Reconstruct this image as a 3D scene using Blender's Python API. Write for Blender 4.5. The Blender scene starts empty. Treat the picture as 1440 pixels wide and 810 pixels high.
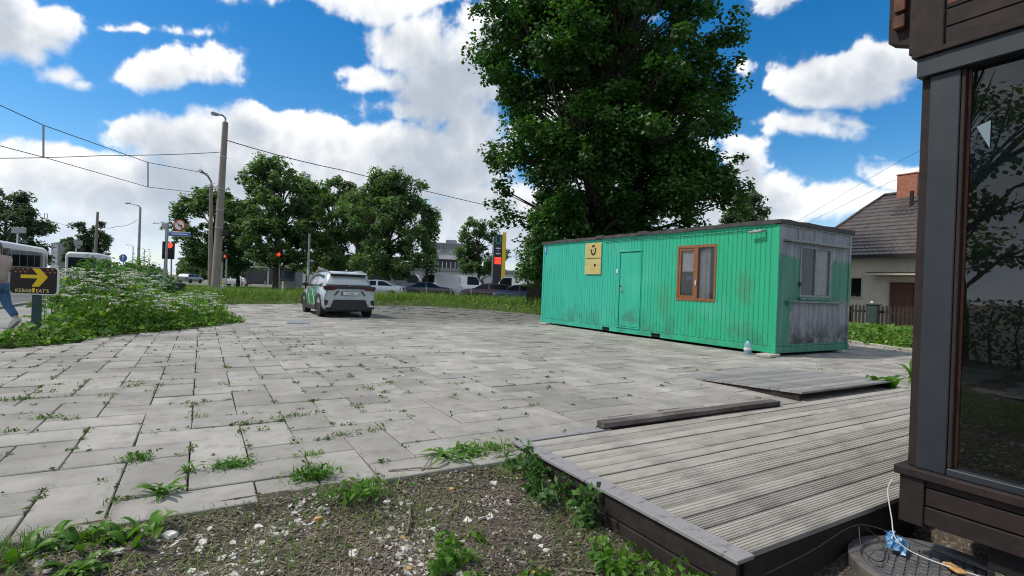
import bpy, bmesh, math, random
import numpy as np
from mathutils import Vector, Matrix
R = math.radians
rng = np.random.default_rng(7)
random.seed(7)
sc = bpy.context.scene
col = sc.collection

# ------------------------------------------------------------------ camera
# The site is laid out square to the paving: x across the yard, y along it (the avenue's way).
YAW, PITCH, ROLL, HC, FPX = R(30.9), 0.002, 0.037, 1.24, 728.8
cam_d = bpy.data.cameras.new('camera'); cam = bpy.data.objects.new('camera', cam_d); col.objects.link(cam)
cam_d.sensor_width = 36; cam_d.lens = 36 * FPX / 1440; cam_d.clip_end = 6000; cam_d.clip_start = 0.05
_f = Vector((math.sin(YAW) * math.cos(PITCH), math.cos(YAW) * math.cos(PITCH), -math.sin(PITCH)))
_r = Vector((math.cos(YAW), -math.sin(YAW), 0)); _u = _r.cross(_f)
_r2 = _r * math.cos(ROLL) + _u * math.sin(ROLL); _u2 = _u * math.cos(ROLL) - _r * math.sin(ROLL)
cam.matrix_world = Matrix(((_r2.x, _u2.x, -_f.x, 0), (_r2.y, _u2.y, -_f.y, 0), (_r2.z, _u2.z, -_f.z, HC), (0, 0, 0, 1)))
sc.camera = cam
def ray(px, py):                       # direction of a photograph point, depth 1
    return _f + _r2 * ((px - 720) / FPX) - _u2 * ((py - 405) / FPX)
def at(px, py, Z):                     # the point at that depth
    return Vector((0, 0, HC)) + ray(px, py) * Z
def gnd(px, py, z=0.0):                # the point on level z
    r = ray(px, py); return Vector((0, 0, HC)) + r * ((z - HC) / r.z)
def col_at(px, Z, z=0.0):              # plan position of a column at that depth, set down on level z
    p = at(px, 405 + (px - 720) * math.tan(ROLL), Z); return Vector((p.x, p.y, z))

# ------------------------------------------------------------------ sky and sun
SUN_EL, SUN_AZ = R(54), R(296)          # azimuth from +y towards +x
w = bpy.data.worlds.new('World'); sc.world = w; w.use_nodes = True
NT = w.node_tree; NT.nodes.clear()
class G:                               # small node-graph writer
    def __init__(s, nt): s.nt = nt
    def n(s, t, **k):
        x = s.nt.nodes.new(t)
        for a, b in k.items(): setattr(x, a, b)
        return x
    def put(s, sock, v):
        if isinstance(v, bpy.types.NodeSocket): s.nt.links.new(v, sock)
        elif v is not None:
            try: sock.default_value = v
            except Exception: sock.default_value = (*v, 1.0)
    def m(s, op, a, b=None, c=None, clamp=False):
        x = s.n('ShaderNodeMath', operation=op, use_clamp=clamp)
        for i, v in enumerate((a, b, c)):
            if v is not None: s.put(x.inputs[i], v)
        return x.outputs[0]
    def vm(s, op, a, b=None, out=0):
        x = s.n('ShaderNodeVectorMath', operation=op); s.put(x.inputs[0], a)
        if b is not None: s.put(x.inputs[3] if op == 'SCALE' else x.inputs[1], b)
        return x.outputs[out]
    def noise(s, vec, scale, detail=3, rough=0.55, dist=0.0, out=0, dim='3D'):
        x = s.n('ShaderNodeTexNoise', noise_dimensions=dim); s.put(x.inputs['Vector'], vec)
        x.inputs['Scale'].default_value = scale; x.inputs['Detail'].default_value = detail
        x.inputs['Roughness'].default_value = rough; x.inputs['Distortion'].default_value = dist
        return x.outputs[out]
    def step(s, v, a, b, lo=0.0, hi=1.0):
        x = s.n('ShaderNodeMapRange', interpolation_type='SMOOTHSTEP'); s.put(x.inputs[0], v)
        x.inputs[1].default_value = a; x.inputs[2].default_value = b; x.inputs[3].default_value = lo; x.inputs[4].default_value = hi
        return x.outputs[0]
    def mix(s, f, a, b, blend='MIX'):
        x = s.n('ShaderNodeMix', data_type='RGBA', blend_type=blend); s.put(x.inputs[0], f); s.put(x.inputs[6], a); s.put(x.inputs[7], b)
        return x.outputs[2]
    def comb(s, x, y, z):
        k = s.n('ShaderNodeCombineXYZ')
        for i, v in enumerate((x, y, z)): s.put(k.inputs[i], v)
        return k.outputs[0]
    def sep(s, v):
        k = s.n('ShaderNodeSeparateXYZ'); s.put(k.inputs[0], v); return k.outputs
g = G(NT)
sky = g.n('ShaderNodeTexSky', sky_type='NISHITA', sun_disc=False)
sky.sun_elevation = SUN_EL; sky.sun_rotation = SUN_AZ; sky.air_density = 1.0; sky.dust_density = 0.3; sky.ozone_density = 1.6
hs = g.n('ShaderNodeHueSaturation'); hs.inputs['Saturation'].default_value = 1.48; hs.inputs['Value'].default_value = 1.0; g.put(hs.inputs['Color'], sky.outputs[0])
# cumulus: a cloud map of the whole dome worked out here (azimuth x elevation), lit from the sun's side
# each blob: centre and half-axes in the tangent plane of the yard's view direction (given in 1/1440 of the picture's width)
CL = [(30, 48, 105, 40), (-20, 10, 70, 45), (225, 104, 84, 26), (262, 114, 50, 16), (155, 44, 26, 6), (105, 100, 30, 14), (190, 46, 34, 5), (128, 112, 22, 9),
      (205, 190, 62, 38), (250, 205, 90, 44), (100, 245, 150, 40), (20, 262, 130, 50), (180, 290, 190, 60), (365, 190, 52, 44), (420, 190, 52, 36), (345, 225, 120, 60), (470, 215, 80, 34), (520, 220, 60, 34), (560, 240, 110, 56), (430, 270, 240, 60), (650, 235, 80, 62), (480, 320, 280, 60), (330, 250, 60, 40),
      (590, 75, 62, 46), (545, 118, 52, 26), (515, 98, 26, 14), (600, 130, 76, 52), (560, 155, 56, 16), (650, 110, 62, 96), (540, -2, 220, 22), (690, 40, 80, 50), (400, -4, 100, 12), (660, 190, 50, 40),
      (1150, 122, 64, 26), (1200, 108, 72, 34), (1260, 86, 56, 32), (1130, 180, 96, 15), (1200, 168, 40, 8), (1050, 235, 44, 54), (1085, 265, 60, 34), (1150, 286, 130, 26), (1275, 252, 62, 30), (1100, 2, 28, 14), (1040, 98, 16, 11), (1243, 227, 16, 5), (1010, 290, 120, 40), (860, 200, 130, 110), (40, 335, 220, 50), (900, -60, 120, 50), (720, 310, 160, 60), (1090, 190, 20, 8)]
CWD = 3072; CHT = CWD // 4                      # upper half of the dome
AZ, EL = np.meshgrid((np.arange(CWD) + .5) / CWD * 2 * math.pi - math.pi, (np.arange(CHT) + .5) / CHT * math.pi / 2)
AZ = AZ.astype(np.float32); EL = EL.astype(np.float32)
def perlin(x, y, n, seed):                      # gradient noise, n cells round the dome (wraps)
    gr = np.random.default_rng(seed).uniform(0, 2 * np.pi, (n, n)).astype(np.float32); gx, gy = np.cos(gr), np.sin(gr)
    xi = np.floor(x).astype(np.int32); yi = np.floor(y).astype(np.int32); fx, fy = x - xi, y - yi
    u = fx * fx * fx * (fx * (fx * 6 - 15) + 10); v = fy * fy * fy * (fy * (fy * 6 - 15) + 10)
    x0, x1, y0, y1 = xi % n, (xi + 1) % n, yi % n, (yi + 1) % n
    a = gx[y0, x0] * fx + gy[y0, x0] * fy; b = gx[y0, x1] * (fx - 1) + gy[y0, x1] * fy
    c = gx[y1, x0] * fx + gy[y1, x0] * (fy - 1); d_ = gx[y1, x1] * (fx - 1) + gy[y1, x1] * (fy - 1)
    return (a + u * (b - a)) + v * ((c + u * (d_ - c)) - (a + u * (b - a)))
def fbm(n, octv, seed, gain=0.5, billow=False, ax=None, ay=None):
    ax = AZ if ax is None else ax; ay = EL if ay is None else ay
    t = np.zeros_like(ax); amp = 1.0; s_ = 0.0
    for o_ in range(octv):
        k = n / (2 * math.pi); p = perlin((ax + math.pi) * k, ay * k, n, seed + o_)
        t += amp * (1 - 2.2 * np.abs(p) if billow else 1.6 * p); s_ += amp; amp *= gain; n *= 2
    return t / s_
FRONT = np.abs(AZ) < 1.25
CA = np.cos(np.clip(AZ, -1.3, 1.3)); GX = np.tan(np.clip(AZ, -1.3, 1.3)); GY = np.tan(np.minimum(EL, 1.4)) / CA
WX, WY = fbm(30, 4, 11), fbm(30, 4, 31)
GX = GX + 0.050 * WX; GY = GY + 0.036 * WY
DEN = np.full_like(AZ, -3.0); cR, sR = math.cos(ROLL), math.sin(ROLL)
for (cx, cy, rx, ry) in CL:
    A_, B_ = cx - 720, cy - 405; X_, Y_ = (cR * A_ + sR * B_) / FPX, -(-sR * A_ + cR * B_) / FPX
    ty = (GY - Y_) / (ry / FPX); ty = np.where(ty < 0, ty * 1.2, ty)
    DEN = np.maximum(DEN, (1 - np.sqrt(((GX - X_) / (rx / FPX)) ** 2 + ty ** 2)) * min(1.0, (ry / 42) ** .75))
DEN = np.where(FRONT, DEN, -3)
out = 1 - (1 - np.clip((np.abs(AZ) - 0.80) / 0.2, 0, 1)) * (1 - np.clip((EL - 0.56) / 0.12, 0, 1))   # the part not in view: the same broken cumulus
GEN = (fbm(14, 4, 51) + 0.16) * 2.6 - np.clip(EL - 0.9, 0, 1) * 0.5
DEN = np.maximum(DEN, np.where(out > 0, GEN - (1 - out) * 3, -3))
BIL = fbm(70, 5, 71, 0.5, True); WSP = fbm(40, 7, 91, 0.64)
CORE = np.clip(DEN, 0, .7) / .7
D1 = DEN * 1.1 + (0.62 * (BIL - 0.5) + 1.05 * WSP) * (1 - 0.5 * CORE) + 0.03
D1 = np.maximum(D1, (fbm(40, 4, 131, 0.55, ay=EL * 3.2) + 0.30 - np.abs(EL - 0.045) * 9.0) * 1.2)
def sst(x, a, b): t = np.clip((x - a) / (b - a), 0, 1); return t * t * (3 - 2 * t)
ALP = sst(D1, -0.22, 0.50)
THK = sst(D1, 0.0, 0.75)
OD = np.zeros_like(AZ)
for k in range(1, 15):                           # march towards the light, up and to the left
    OD += np.roll(np.roll(THK, -int(round(k * 4.0)), 0), int(round(k * 1.6)), 1) * (1 - 0.04 * k)
SOFT = fbm(22, 4, 171, 0.5)
LIT = np.exp(-OD * 0.30) * 0.80 + 0.62 * (BIL - 0.42) + 0.85 * SOFT + 0.05 + (1 - THK) * 0.12
ALP = ALP + (sst(D1, -0.06, 0.20) - ALP) * np.exp(-OD * 0.9) * 0.85          # crisp sunlit tops, soft ragged bases
LIT = (0.5 + 0.5 * np.tanh((LIT - 0.50) * 2.1))[..., None]
CC = np.array([0.43, 0.495, 0.59], np.float32) * (1 - LIT) + np.array([1.12, 1.12, 1.11], np.float32) * LIT
PIX = np.zeros((CWD // 2, CWD, 4), np.float32); PIX[CHT:, :, :3] = CC / 1.25; PIX[CHT:, :, 3] = ALP
HZ = np.clip(1 - EL / 0.16, 0, 1)[..., None] ** 1.5 * 0.75                 # pale air low over the roofs
PIX[CHT:, :, :3] = PIX[CHT:, :, :3] * (1 - HZ) + np.array([0.60, 0.72, 0.86], np.float32) * HZ; PIX[CHT:, :, 3] = 1 - (1 - ALP) * (1 - HZ[..., 0])
PIX[:CHT, :, :3] = 0.4
# blender's map has the centre column along -y, turning the other way; lay the columns out to suit
def strip(nm, arr):
    im = bpy.data.images.new(nm, CWD, CWD // 2, alpha=True, float_buffer=False); im.colorspace_settings.name = 'Non-Color'; im.alpha_mode = 'CHANNEL_PACKED'
    im.pixels.foreach_set(np.ascontiguousarray(arr).ravel()); im.pack(); return im
d = g.vm('NORMALIZE', g.n('ShaderNodeTexCoord').outputs['Generated'])
dx, dy, dz = g.sep(d)
az = g.m('SUBTRACT', g.m('ARCTAN2', dx, dy), YAW)
uu = g.m('FRACT', g.m('ADD', g.m('DIVIDE', az, 2 * math.pi), 1.5)); vv = g.m('ADD', g.m('DIVIDE', g.m('ARCSINE', dz), math.pi), 0.5)
ti = g.n('ShaderNodeTexImage', extension='EXTEND', interpolation='Linear'); ti.image = strip('cloud dome', PIX); g.put(ti.inputs[0], g.comb(uu, vv, 0.0))
cl = g.vm('MULTIPLY', ti.outputs[0], (1.25, 1.25, 1.25)); mask = ti.outputs[1]
bg1 = g.n('ShaderNodeBackground'); g.put(bg1.inputs[0], hs.outputs[0]); bg1.inputs[1].default_value = 0.100
bg2 = g.n('ShaderNodeBackground'); g.put(bg2.inputs[0], cl); bg2.inputs[1].default_value = 0.73
ms = g.n('ShaderNodeMixShader'); g.put(ms.inputs[0], mask); g.put(ms.inputs[1], bg1.outputs[0]); g.put(ms.inputs[2], bg2.outputs[0])
wo = g.n('ShaderNodeOutputWorld'); NT.links.new(ms.outputs[0], wo.inputs[0])
w.cycles.sampling_method = 'MANUAL'; w.cycles.sample_map_resolution = 512

sd = bpy.data.lights.new('sun', 'SUN'); sd.energy = 2.2; sd.angle = R(4); sd.color = (1.0, 0.93, 0.82)
so = bpy.data.objects.new('sun', sd); col.objects.link(so)
sv = Vector((math.sin(SUN_AZ) * math.cos(SUN_EL), math.cos(SUN_AZ) * math.cos(SUN_EL), math.sin(SUN_EL)))
so.rotation_euler = sv.to_track_quat('Z', 'Y').to_euler(); so.location = (0, 0, 60)
vs = sc.view_settings; vs.view_transform = 'Standard'; vs.look = 'None'; vs.gamma = 1; vs.exposure = 0.52; vs.use_curve_mapping = False
sc.render.engine = 'CYCLES'
cy = sc.cycles; cy.use_denoising = True; cy.denoiser = 'OPENIMAGEDENOISE'; cy.max_bounces = 6; cy.diffuse_bounces = 3; cy.glossy_bounces = 3
cy.transmission_bounces = 5; cy.transparent_max_bounces = 8; cy.caustics_reflective = False; cy.caustics_refractive = False; cy.use_adaptive_sampling = True
cy.adaptive_threshold = 0.015; cy.filter_width = 1.1; cy.sample_clamp_indirect = 6
sc.render.use_persistent_data = False

# ------------------------------------------------------------------ helpers
def tag(o, label=None, cat=None, group=None, kind=None):
    if label: o['label'] = label
    if cat: o['category'] = cat
    if group: o['group'] = group
    if kind: o['kind'] = kind
    return o
def link(name, data, parent=None, loc=None, rot=None):
    o = bpy.data.objects.new(name, data); col.objects.link(o)
    if parent is not None: o.parent = parent
    if loc is not None: o.location = loc
    if rot is not None: o.rotation_euler = rot
    return o
def thing(name, label, cat, loc=(0, 0, 0), rz=0.0, group=None, rot=None):
    o = link(name, None, None, loc, rot or (0, 0, rz)); o.empty_display_size = 0.2
    return tag(o, label, cat, group)
def mesh_np(name, V, F, m):            # V (n,3), F list or (k,4)/(k,3) array
    me = bpy.data.meshes.new(name)
    if isinstance(F, np.ndarray):
        V = np.asarray(V, dtype=np.float32); k, c = F.shape
        me.vertices.add(len(V)); me.vertices.foreach_set('co', V.ravel())
        me.loops.add(k * c); me.loops.foreach_set('vertex_index', F.astype(np.int32).ravel())
        me.polygons.add(k); me.polygons.foreach_set('loop_start', np.arange(0, k * c, c, dtype=np.int32))
        me.polygons.foreach_set('loop_total', np.full(k, c, dtype=np.int32)); me.update(calc_edges=True)
    else:
        me.from_pydata([tuple(v) for v in V], [], F)
    if m is not None: me.materials.append(m)
    return me
class MB:
    def __init__(s): s.v = []; s.f = []
    def add(s, vs, fs):
        b = len(s.v); s.v += [tuple(v) for v in vs]; s.f += [tuple(i + b for i in f) for f in fs]; return s
    def box(s, a, b, M=None, bev=0.0):
        (x0, y0, z0), (x1, y1, z1) = a, b
        if bev <= 0:
            vs = [(x0, y0, z0), (x1, y0, z0), (x1, y1, z0), (x0, y1, z0), (x0, y0, z1), (x1, y0, z1), (x1, y1, z1), (x0, y1, z1)]
            fs = [(3, 2, 1, 0), (4, 5, 6, 7), (0, 1, 5, 4), (1, 2, 6, 5), (2, 3, 7, 6), (3, 0, 4, 7)]
        else:
            bm = bmesh.new(); bmesh.ops.create_cube(bm, size=1.0)
            for v in bm.verts: v.co = Vector((x0 + (v.co.x + .5) * (x1 - x0), y0 + (v.co.y + .5) * (y1 - y0), z0 + (v.co.z + .5) * (z1 - z0)))
            bmesh.ops.bevel(bm, geom=list(bm.edges), offset=bev, segments=1, affect='EDGES')
            bm.verts.index_update(); vs = [v.co.copy() for v in bm.verts]; fs = [[v.index for v in f.verts] for f in bm.faces]; bm.free()
        if M is not None: vs = [M @ Vector(v) for v in vs]
        return s.add(vs, fs)
    def prism(s, poly, h0, h1, axis='z'):     # closed polygon extruded along an axis
        n = len(poly)
        def P(a, b, h): return {'z': (a, b, h), 'y': (a, h, b), 'x': (h, a, b)}[axis]
        vs = [P(a, b, h0) for a, b in poly] + [P(a, b, h1) for a, b in poly]
        ar = sum(poly[i][0] * poly[(i + 1) % n][1] - poly[(i + 1) % n][0] * poly[i][1] for i in range(n))
        ccw = (ar > 0) ^ (axis == 'y') ^ (h1 < h0)
        bot, top = list(range(n)), list(range(n, 2 * n))
        sd_ = [(i, (i + 1) % n, n + (i + 1) % n, n + i) for i in range(n)]
        if ccw: fs = [bot[::-1], top] + sd_
        else: fs = [bot, top[::-1]] + [f[::-1] for f in sd_]
        return s.add(vs, fs)
    def tube(s, path, rad, n=8, cap=True):
        path = [Vector(p) for p in path]; k = len(path)
        if not hasattr(rad, '__len__'): rad = [rad] * k
        vs = []; fs = []; ref = None
        for i, p in enumerate(path):
            t = (path[min(i + 1, k - 1)] - path[max(i - 1, 0)]).normalized()
            if ref is None: ref = Vector((1, 0, 0)) if abs(t.x) < .8 else Vector((0, 1, 0))
            a = (ref - t * ref.dot(t)).normalized(); ref = a; b = t.cross(a)
            for j in range(n):
                th = 2 * math.pi * j / n; vs.append(p + (a * math.cos(th) + b * math.sin(th)) * rad[i])
        for i in range(k - 1):
            for j in range(n): fs.append((i * n + j, i * n + (j + 1) % n, (i + 1) * n + (j + 1) % n, (i + 1) * n + j))
        if cap: fs += [tuple(range(n))[::-1], tuple(range((k - 1) * n, k * n))]
        return s.add(vs, fs)
    def lathe(s, prof, n=16, c=(0, 0, 0), axis='z'):
        vs = []; fs = []
        for r, h in prof:
            for j in range(n):
                th = 2 * math.pi * j / n; a, b = r * math.cos(th), r * math.sin(th)
                p = {'z': (a, b, h), 'x': (h, a, b), 'y': (b, h, a)}[axis]
                vs.append((p[0] + c[0], p[1] + c[1], p[2] + c[2]))
        for i in range(len(prof) - 1):
            for j in range(n): fs.append((i * n + j, i * n + (j + 1) % n, (i + 1) * n + (j + 1) % n, (i + 1) * n + j))
        if prof[0][0] > 1e-6: fs.append(tuple(range(n))[::-1])
        if prof[-1][0] > 1e-6: fs.append(tuple(range((len(prof) - 1) * n, len(prof) * n)))
        return s.add(vs, fs)
    def mesh(s, m, smooth=False, name='m'):
        me = mesh_np(name, s.v, s.f, m)
        if smooth:
            me.polygons.foreach_set('use_smooth', [True] * len(me.polygons)); 
            try: me.set_sharp_from_angle(angle=R(38))
            except Exception: pass
        return me
    def build(s, name, m, parent=None, loc=None, rot=None, smooth=False):
        return link(name, s.mesh(m, smooth, name), parent, loc, rot)
def part(name, m, parent, a, b, bev=0.0, M=None): return MB().box(a, b, M, bev).build(name, m, parent)
def text(name, s, m, parent, loc, rot, size, ext=0.002, sx=1.0):
    c = bpy.data.curves.new(name, 'FONT'); c.body = s; c.size = size; c.extrude = ext; c.align_x = 'CENTER'; c.align_y = 'CENTER'; c.materials.append(m)
    o = bpy.data.objects.new(name, c); col.objects.link(o); dg = bpy.context.evaluated_depsgraph_get(); me = bpy.data.meshes.new_from_object(o.evaluated_get(dg)); bpy.data.objects.remove(o)
    o = link(name, me, parent, loc, rot); o.scale = (sx, 1, 1); return o
def copy_tree(o, parent=None):
    c = o.copy(); col.objects.link(c); c.parent = parent
    for ch in list(o.children): copy_tree(ch, c)
    return c

# ------------------------------------------------------------------ materials
def newmat(name):
    m = bpy.data.materials.new(name); m.use_nodes = True; nt = m.node_tree
    b = nt.nodes['Principled BSDF']; return m, G(nt), b
def pm(name, c1, c2=None, scale=8.0, rough=0.7, bump=0.0, bscale=40.0, metal=0.0, detail=4, rand=0.0, stretch=(1, 1, 1), c3=None, s3=1.5, t3=(0.5, 0.7), spec=None, coat=0.0, coord='Object'):
    m, gg, b = newmat(name)
    tc = gg.n('ShaderNodeTexCoord').outputs['Object'] if coord == 'Object' else gg.n('ShaderNodeNewGeometry').outputs['Position']
    v = gg.vm('MULTIPLY', tc, stretch) if stretch != (1, 1, 1) else tc
    if rand or coord == 'Object':
        oi = gg.n('ShaderNodeObjectInfo'); v = gg.vm('ADD', v, gg.vm('MULTIPLY', gg.comb(oi.outputs['Random'], oi.outputs['Random'], 0.0), (37.0, 91.0, 0)))
    c = (*c1, 1)
    if c2: c = gg.mix(gg.step(gg.noise(v, scale, detail, 0.6), 0.32, 0.68), (*c1, 1), (*c2, 1))
    if c3: c = gg.mix(gg.step(gg.noise(gg.vm('ADD', v, (5.2, 1.3, 2.1)), s3, 5, 0.62), *t3), c, (*c3, 1))
    if rand:
        k = gg.m('ADD', 1.0 - rand, gg.m('MULTIPLY', oi.outputs['Random'], 2 * rand))
        c = gg.mix(1.0, c, gg.comb(k, k, k), 'MULTIPLY')
    gg.put(b.inputs['Base Color'], c)
    b.inputs['Roughness'].default_value = rough; b.inputs['Metallic'].default_value = metal
    if spec is not None: b.inputs['Specular IOR Level'].default_value = spec
    if coat: b.inputs['Coat Weight'].default_value = coat; b.inputs['Coat Roughness'].default_value = 0.06
    if bump:
        bn = gg.n('ShaderNodeBump'); bn.inputs['Strength'].default_value = bump; bn.inputs['Distance'].default_value = 0.01
        gg.put(bn.inputs['Height'], gg.noise(v, bscale, 5, 0.65)); gg.put(b.inputs['Normal'], bn.outputs[0])
    return m
def leafmat(name, c1, c2, sc_=0.6, trans=0.35, rough=0.5, c3=None):
    m, gg, b = newmat(name)
    p = gg.n('ShaderNodeNewGeometry'); pos = p.outputs['Position']
    c = gg.mix(gg.step(gg.noise(pos, sc_, 3, 0.6), 0.3, 0.7), (*c1, 1), (*c2, 1))
    k = gg.m('ADD', 0.72, gg.m('MULTIPLY', p.outputs['Random Per Island'], 0.56)); c = gg.mix(1.0, c, gg.comb(k, k, k), 'MULTIPLY')
    if c3: c = gg.mix(gg.step(p.outputs['Random Per Island'], 0.8, 0.95), c, (*c3, 1))
    gg.put(b.inputs['Base Color'], c); b.inputs['Roughness'].default_value = rough; b.inputs['Specular IOR Level'].default_value = 0.35
    tr = gg.n('ShaderNodeBsdfTranslucent'); gg.put(tr.inputs[0], gg.mix(1.0, c, (1.25, 1.5, 0.55, 1), 'MULTIPLY'))
    mx = gg.n('ShaderNodeMixShader'); mx.inputs[0].default_value = trans
    gg.put(mx.inputs[1], b.outputs[0]); gg.put(mx.inputs[2], tr.outputs[0])
    m.node_tree.links.new(mx.outputs[0], m.node_tree.nodes['Material Output'].inputs[0]); return m
def glow(name, c, s):
    m, gg, b = newmat(name); b.inputs['Base Color'].default_value = (*c, 1); b.inputs['Emission Color'].default_value = (*c, 1); b.inputs['Emission Strength'].default_value = s; return m
def glassmat(name, tint, rough=0.02, alpha=0.35):
    m, gg, b = newmat(name); b.inputs['Base Color'].default_value = (*tint, 1); b.inputs['Roughness'].default_value = rough; b.inputs['Specular IOR Level'].default_value = 0.8
    tr = gg.n('ShaderNodeBsdfTransparent'); mx = gg.n('ShaderNodeMixShader'); mx.inputs[0].default_value = alpha
    gg.put(mx.inputs[1], tr.outputs[0]); gg.put(mx.inputs[2], b.outputs[0])
    m.node_tree.links.new(mx.outputs[0], m.node_tree.nodes['Material Output'].inputs[0]); return m
M = {}
M['black'] = pm('black plastic', (0.012, 0.012, 0.013), rough=0.55)
M['rubber'] = pm('rubber', (0.015, 0.015, 0.015), (0.03, 0.028, 0.026), 20, 0.85)
M['dark'] = pm('dark void', (0.01, 0.01, 0.01), rough=0.9)
M['white'] = pm('white paint', (0.78, 0.78, 0.76), (0.66, 0.66, 0.64), 6, 0.5)
M['zinc'] = pm('galvanised steel', (0.38, 0.39, 0.40), (0.28, 0.29, 0.30), 9, 0.5, metal=0.3)
M['greypaint'] = pm('grey paint', (0.35, 0.36, 0.37), (0.28, 0.29, 0.30), 9, 0.6)
M['red'] = pm('red', (0.5, 0.03, 0.025), rough=0.5)
M['blue'] = pm('blue sign', (0.03, 0.12, 0.42), rough=0.4)
M['yellow'] = pm('yellow', (0.75, 0.52, 0.03), rough=0.5)
M['glass_dark'] = pm('tinted car glass', (0.010, 0.013, 0.015), rough=0.06, spec=0.22)
M['redglow'] = glow('red signal', (1.0, 0.04, 0.02), 1.6)
# ------------------------------------------------------------------ ground
def sheet(name, rects, z, m, label, kind='structure'):
    b = MB()
    for x0, y0, x1, y1 in rects: b.add([(x0, y0, z), (x1, y0, z), (x1, y1, z), (x0, y1, z)], [(0, 1, 2, 3)])
    return tag(b.build(name, m), label, None, None, kind)
def poly(name, pts, z, m, label, kind='structure'):
    b = MB(); b.add([(p[0], p[1], z) for p in pts], [tuple(range(len(pts)))]); return tag(b.build(name, m), label, None, None, kind)
M['asphalt'] = pm('asphalt', (0.085, 0.085, 0.088), (0.13, 0.13, 0.13), 0.5, 0.9, 0.3, 60, coord='W', c3=(0.16, 0.155, 0.15), s3=0.12)
M['dusty'] = pm('dusty ground', (0.16, 0.15, 0.13), (0.23, 0.22, 0.2), 0.4, 0.95, 0.3, 50, coord='W', c3=(0.07, 0.10, 0.03), s3=0.2, t3=(0.45, 0.6))
M['bed'] = pm('joint sand and soil', (0.10, 0.09, 0.075), (0.05, 0.055, 0.035), 3.0, 0.95, 0.5, 80, coord='W')
M['turfsoil'] = pm('soil under grass', (0.05, 0.07, 0.02), (0.07, 0.10, 0.028), 1.2, 0.95, 0.4, 30, coord='W')
HX0, HX1, HY0, HY1 = -8.0, 12.0, -10.0, 3.27      # bare soil lies in this opening
FAR = 3000
sheet('ground', [(-FAR, HY1, FAR, FAR), (-FAR, -FAR, FAR, HY0), (-FAR, HY0, HX0, HY1), (HX1, HY0, FAR, HY1)], -0.05, M['dusty'], 'bare dusty ground reaching to the horizon')
sheet('road', [(-24, -60, -5.4, 1500)], -0.035, M['asphalt'], 'wide asphalt avenue running away on the left')
sheet('cross_street', [(-5.4, 31.8, 160, 74)], -0.040, M['asphalt'], 'asphalt street and car park beyond the grass verge')
M['sidewalk'] = pm('worn pavement', (0.22, 0.215, 0.2), (0.29, 0.285, 0.27), 0.8, 0.9, 0.3, 40, coord='W')
sheet('pavement', [(-5.3, -20, -2.9, 60)], -0.02, M['sidewalk'], 'grey pavement beside the avenue')
kb = MB().box((-5.42, -20, -0.05), (-5.28, 60, 0.06)); tag(kb.build('kerb', M['sidewalk']), 'low concrete kerb along the avenue', None, None, 'structure')

# soil in the foreground, with a real hollow in front of the decking
from mathutils import noise as mn
def zsoil(x, y):
    t = min(1.0, max(0.0, (3.27 - y) / 1.7)); s = min(1.0, max(0.0, (x + 1.6) / 3.6))
    base = -0.006 - t * (0.075 + 0.17 * s) - 0.05 * s * min(1.0, t * 5)
    k = 0.022 * mn.noise(Vector((x * 2.2, y * 2.2, 0))) + 0.014 * mn.noise(Vector((x * 7, y * 7, 3))) + 0.008 * mn.noise(Vector((x * 21, y * 21, 7)))
    dm_ = math.hypot(x - 3.25, y - 1.13); base += max(0.0, -.150 - base) * min(1.0, max(0.0, 1.35 - dm_ / .6))
    edge = min(1.0, max(0.0, .45 + (3.27 - y) * 3))
    if x > 4: base = -0.2
    return base + k * edge
xs = np.concatenate([np.linspace(-8, -2.6, 24), np.arange(-2.55, 4.2, 0.032), np.linspace(4.25, 12, 18)])
ys = np.concatenate([np.linspace(-10, 0.4, 20), np.arange(0.45, 3.27, 0.032), [3.27]])
V = np.array([(x, y, zsoil(x, y)) for y in ys for x in xs]); nx, ny = len(xs), len(ys)
I = np.arange(nx * ny).reshape(ny, nx); F = np.stack([I[:-1, :-1], I[:-1, 1:], I[1:, 1:], I[1:, :-1]], -1).reshape(-1, 4)
def soilmat():
    m, gg, b = newmat('litter strewn soil'); p = gg.n('ShaderNodeNewGeometry').outputs['Position']
    c = gg.mix(gg.step(gg.noise(p, 3.0, 5, 0.6), 0.35, 0.65), (0.042, 0.032, 0.024, 1), (0.10, 0.08, 0.06, 1))
    c = gg.mix(gg.step(gg.noise(p, 55, 5, 0.7), 0.5, 0.68), c, (0.30, 0.27, 0.22, 1))
    c = gg.mix(gg.step(gg.noise(p, 90, 3, 0.6), 0.30, 0.44, 1.0, 0.0), c, (0.03, 0.024, 0.018, 1))
    gg.put(b.inputs['Base Color'], c); b.inputs['Roughness'].default_value = 0.95
    bn = gg.n('ShaderNodeBump'); bn.inputs['Strength'].default_value = 0.9; bn.inputs['Distance'].default_value = 0.012
    gg.put(bn.inputs['Height'], gg.noise(p, 60, 6, 0.7)); gg.put(b.inputs['Normal'], bn.outputs[0]); return m
M['soil'] = soilmat()
me = mesh_np('soil', V, F, M['soil']); me.polygons.foreach_set('use_smooth', [True] * len(me.polygons))
tag(link('soil', me), 'trampled brown soil strewn with plaster and straw', None, None, 'structure')

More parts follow.
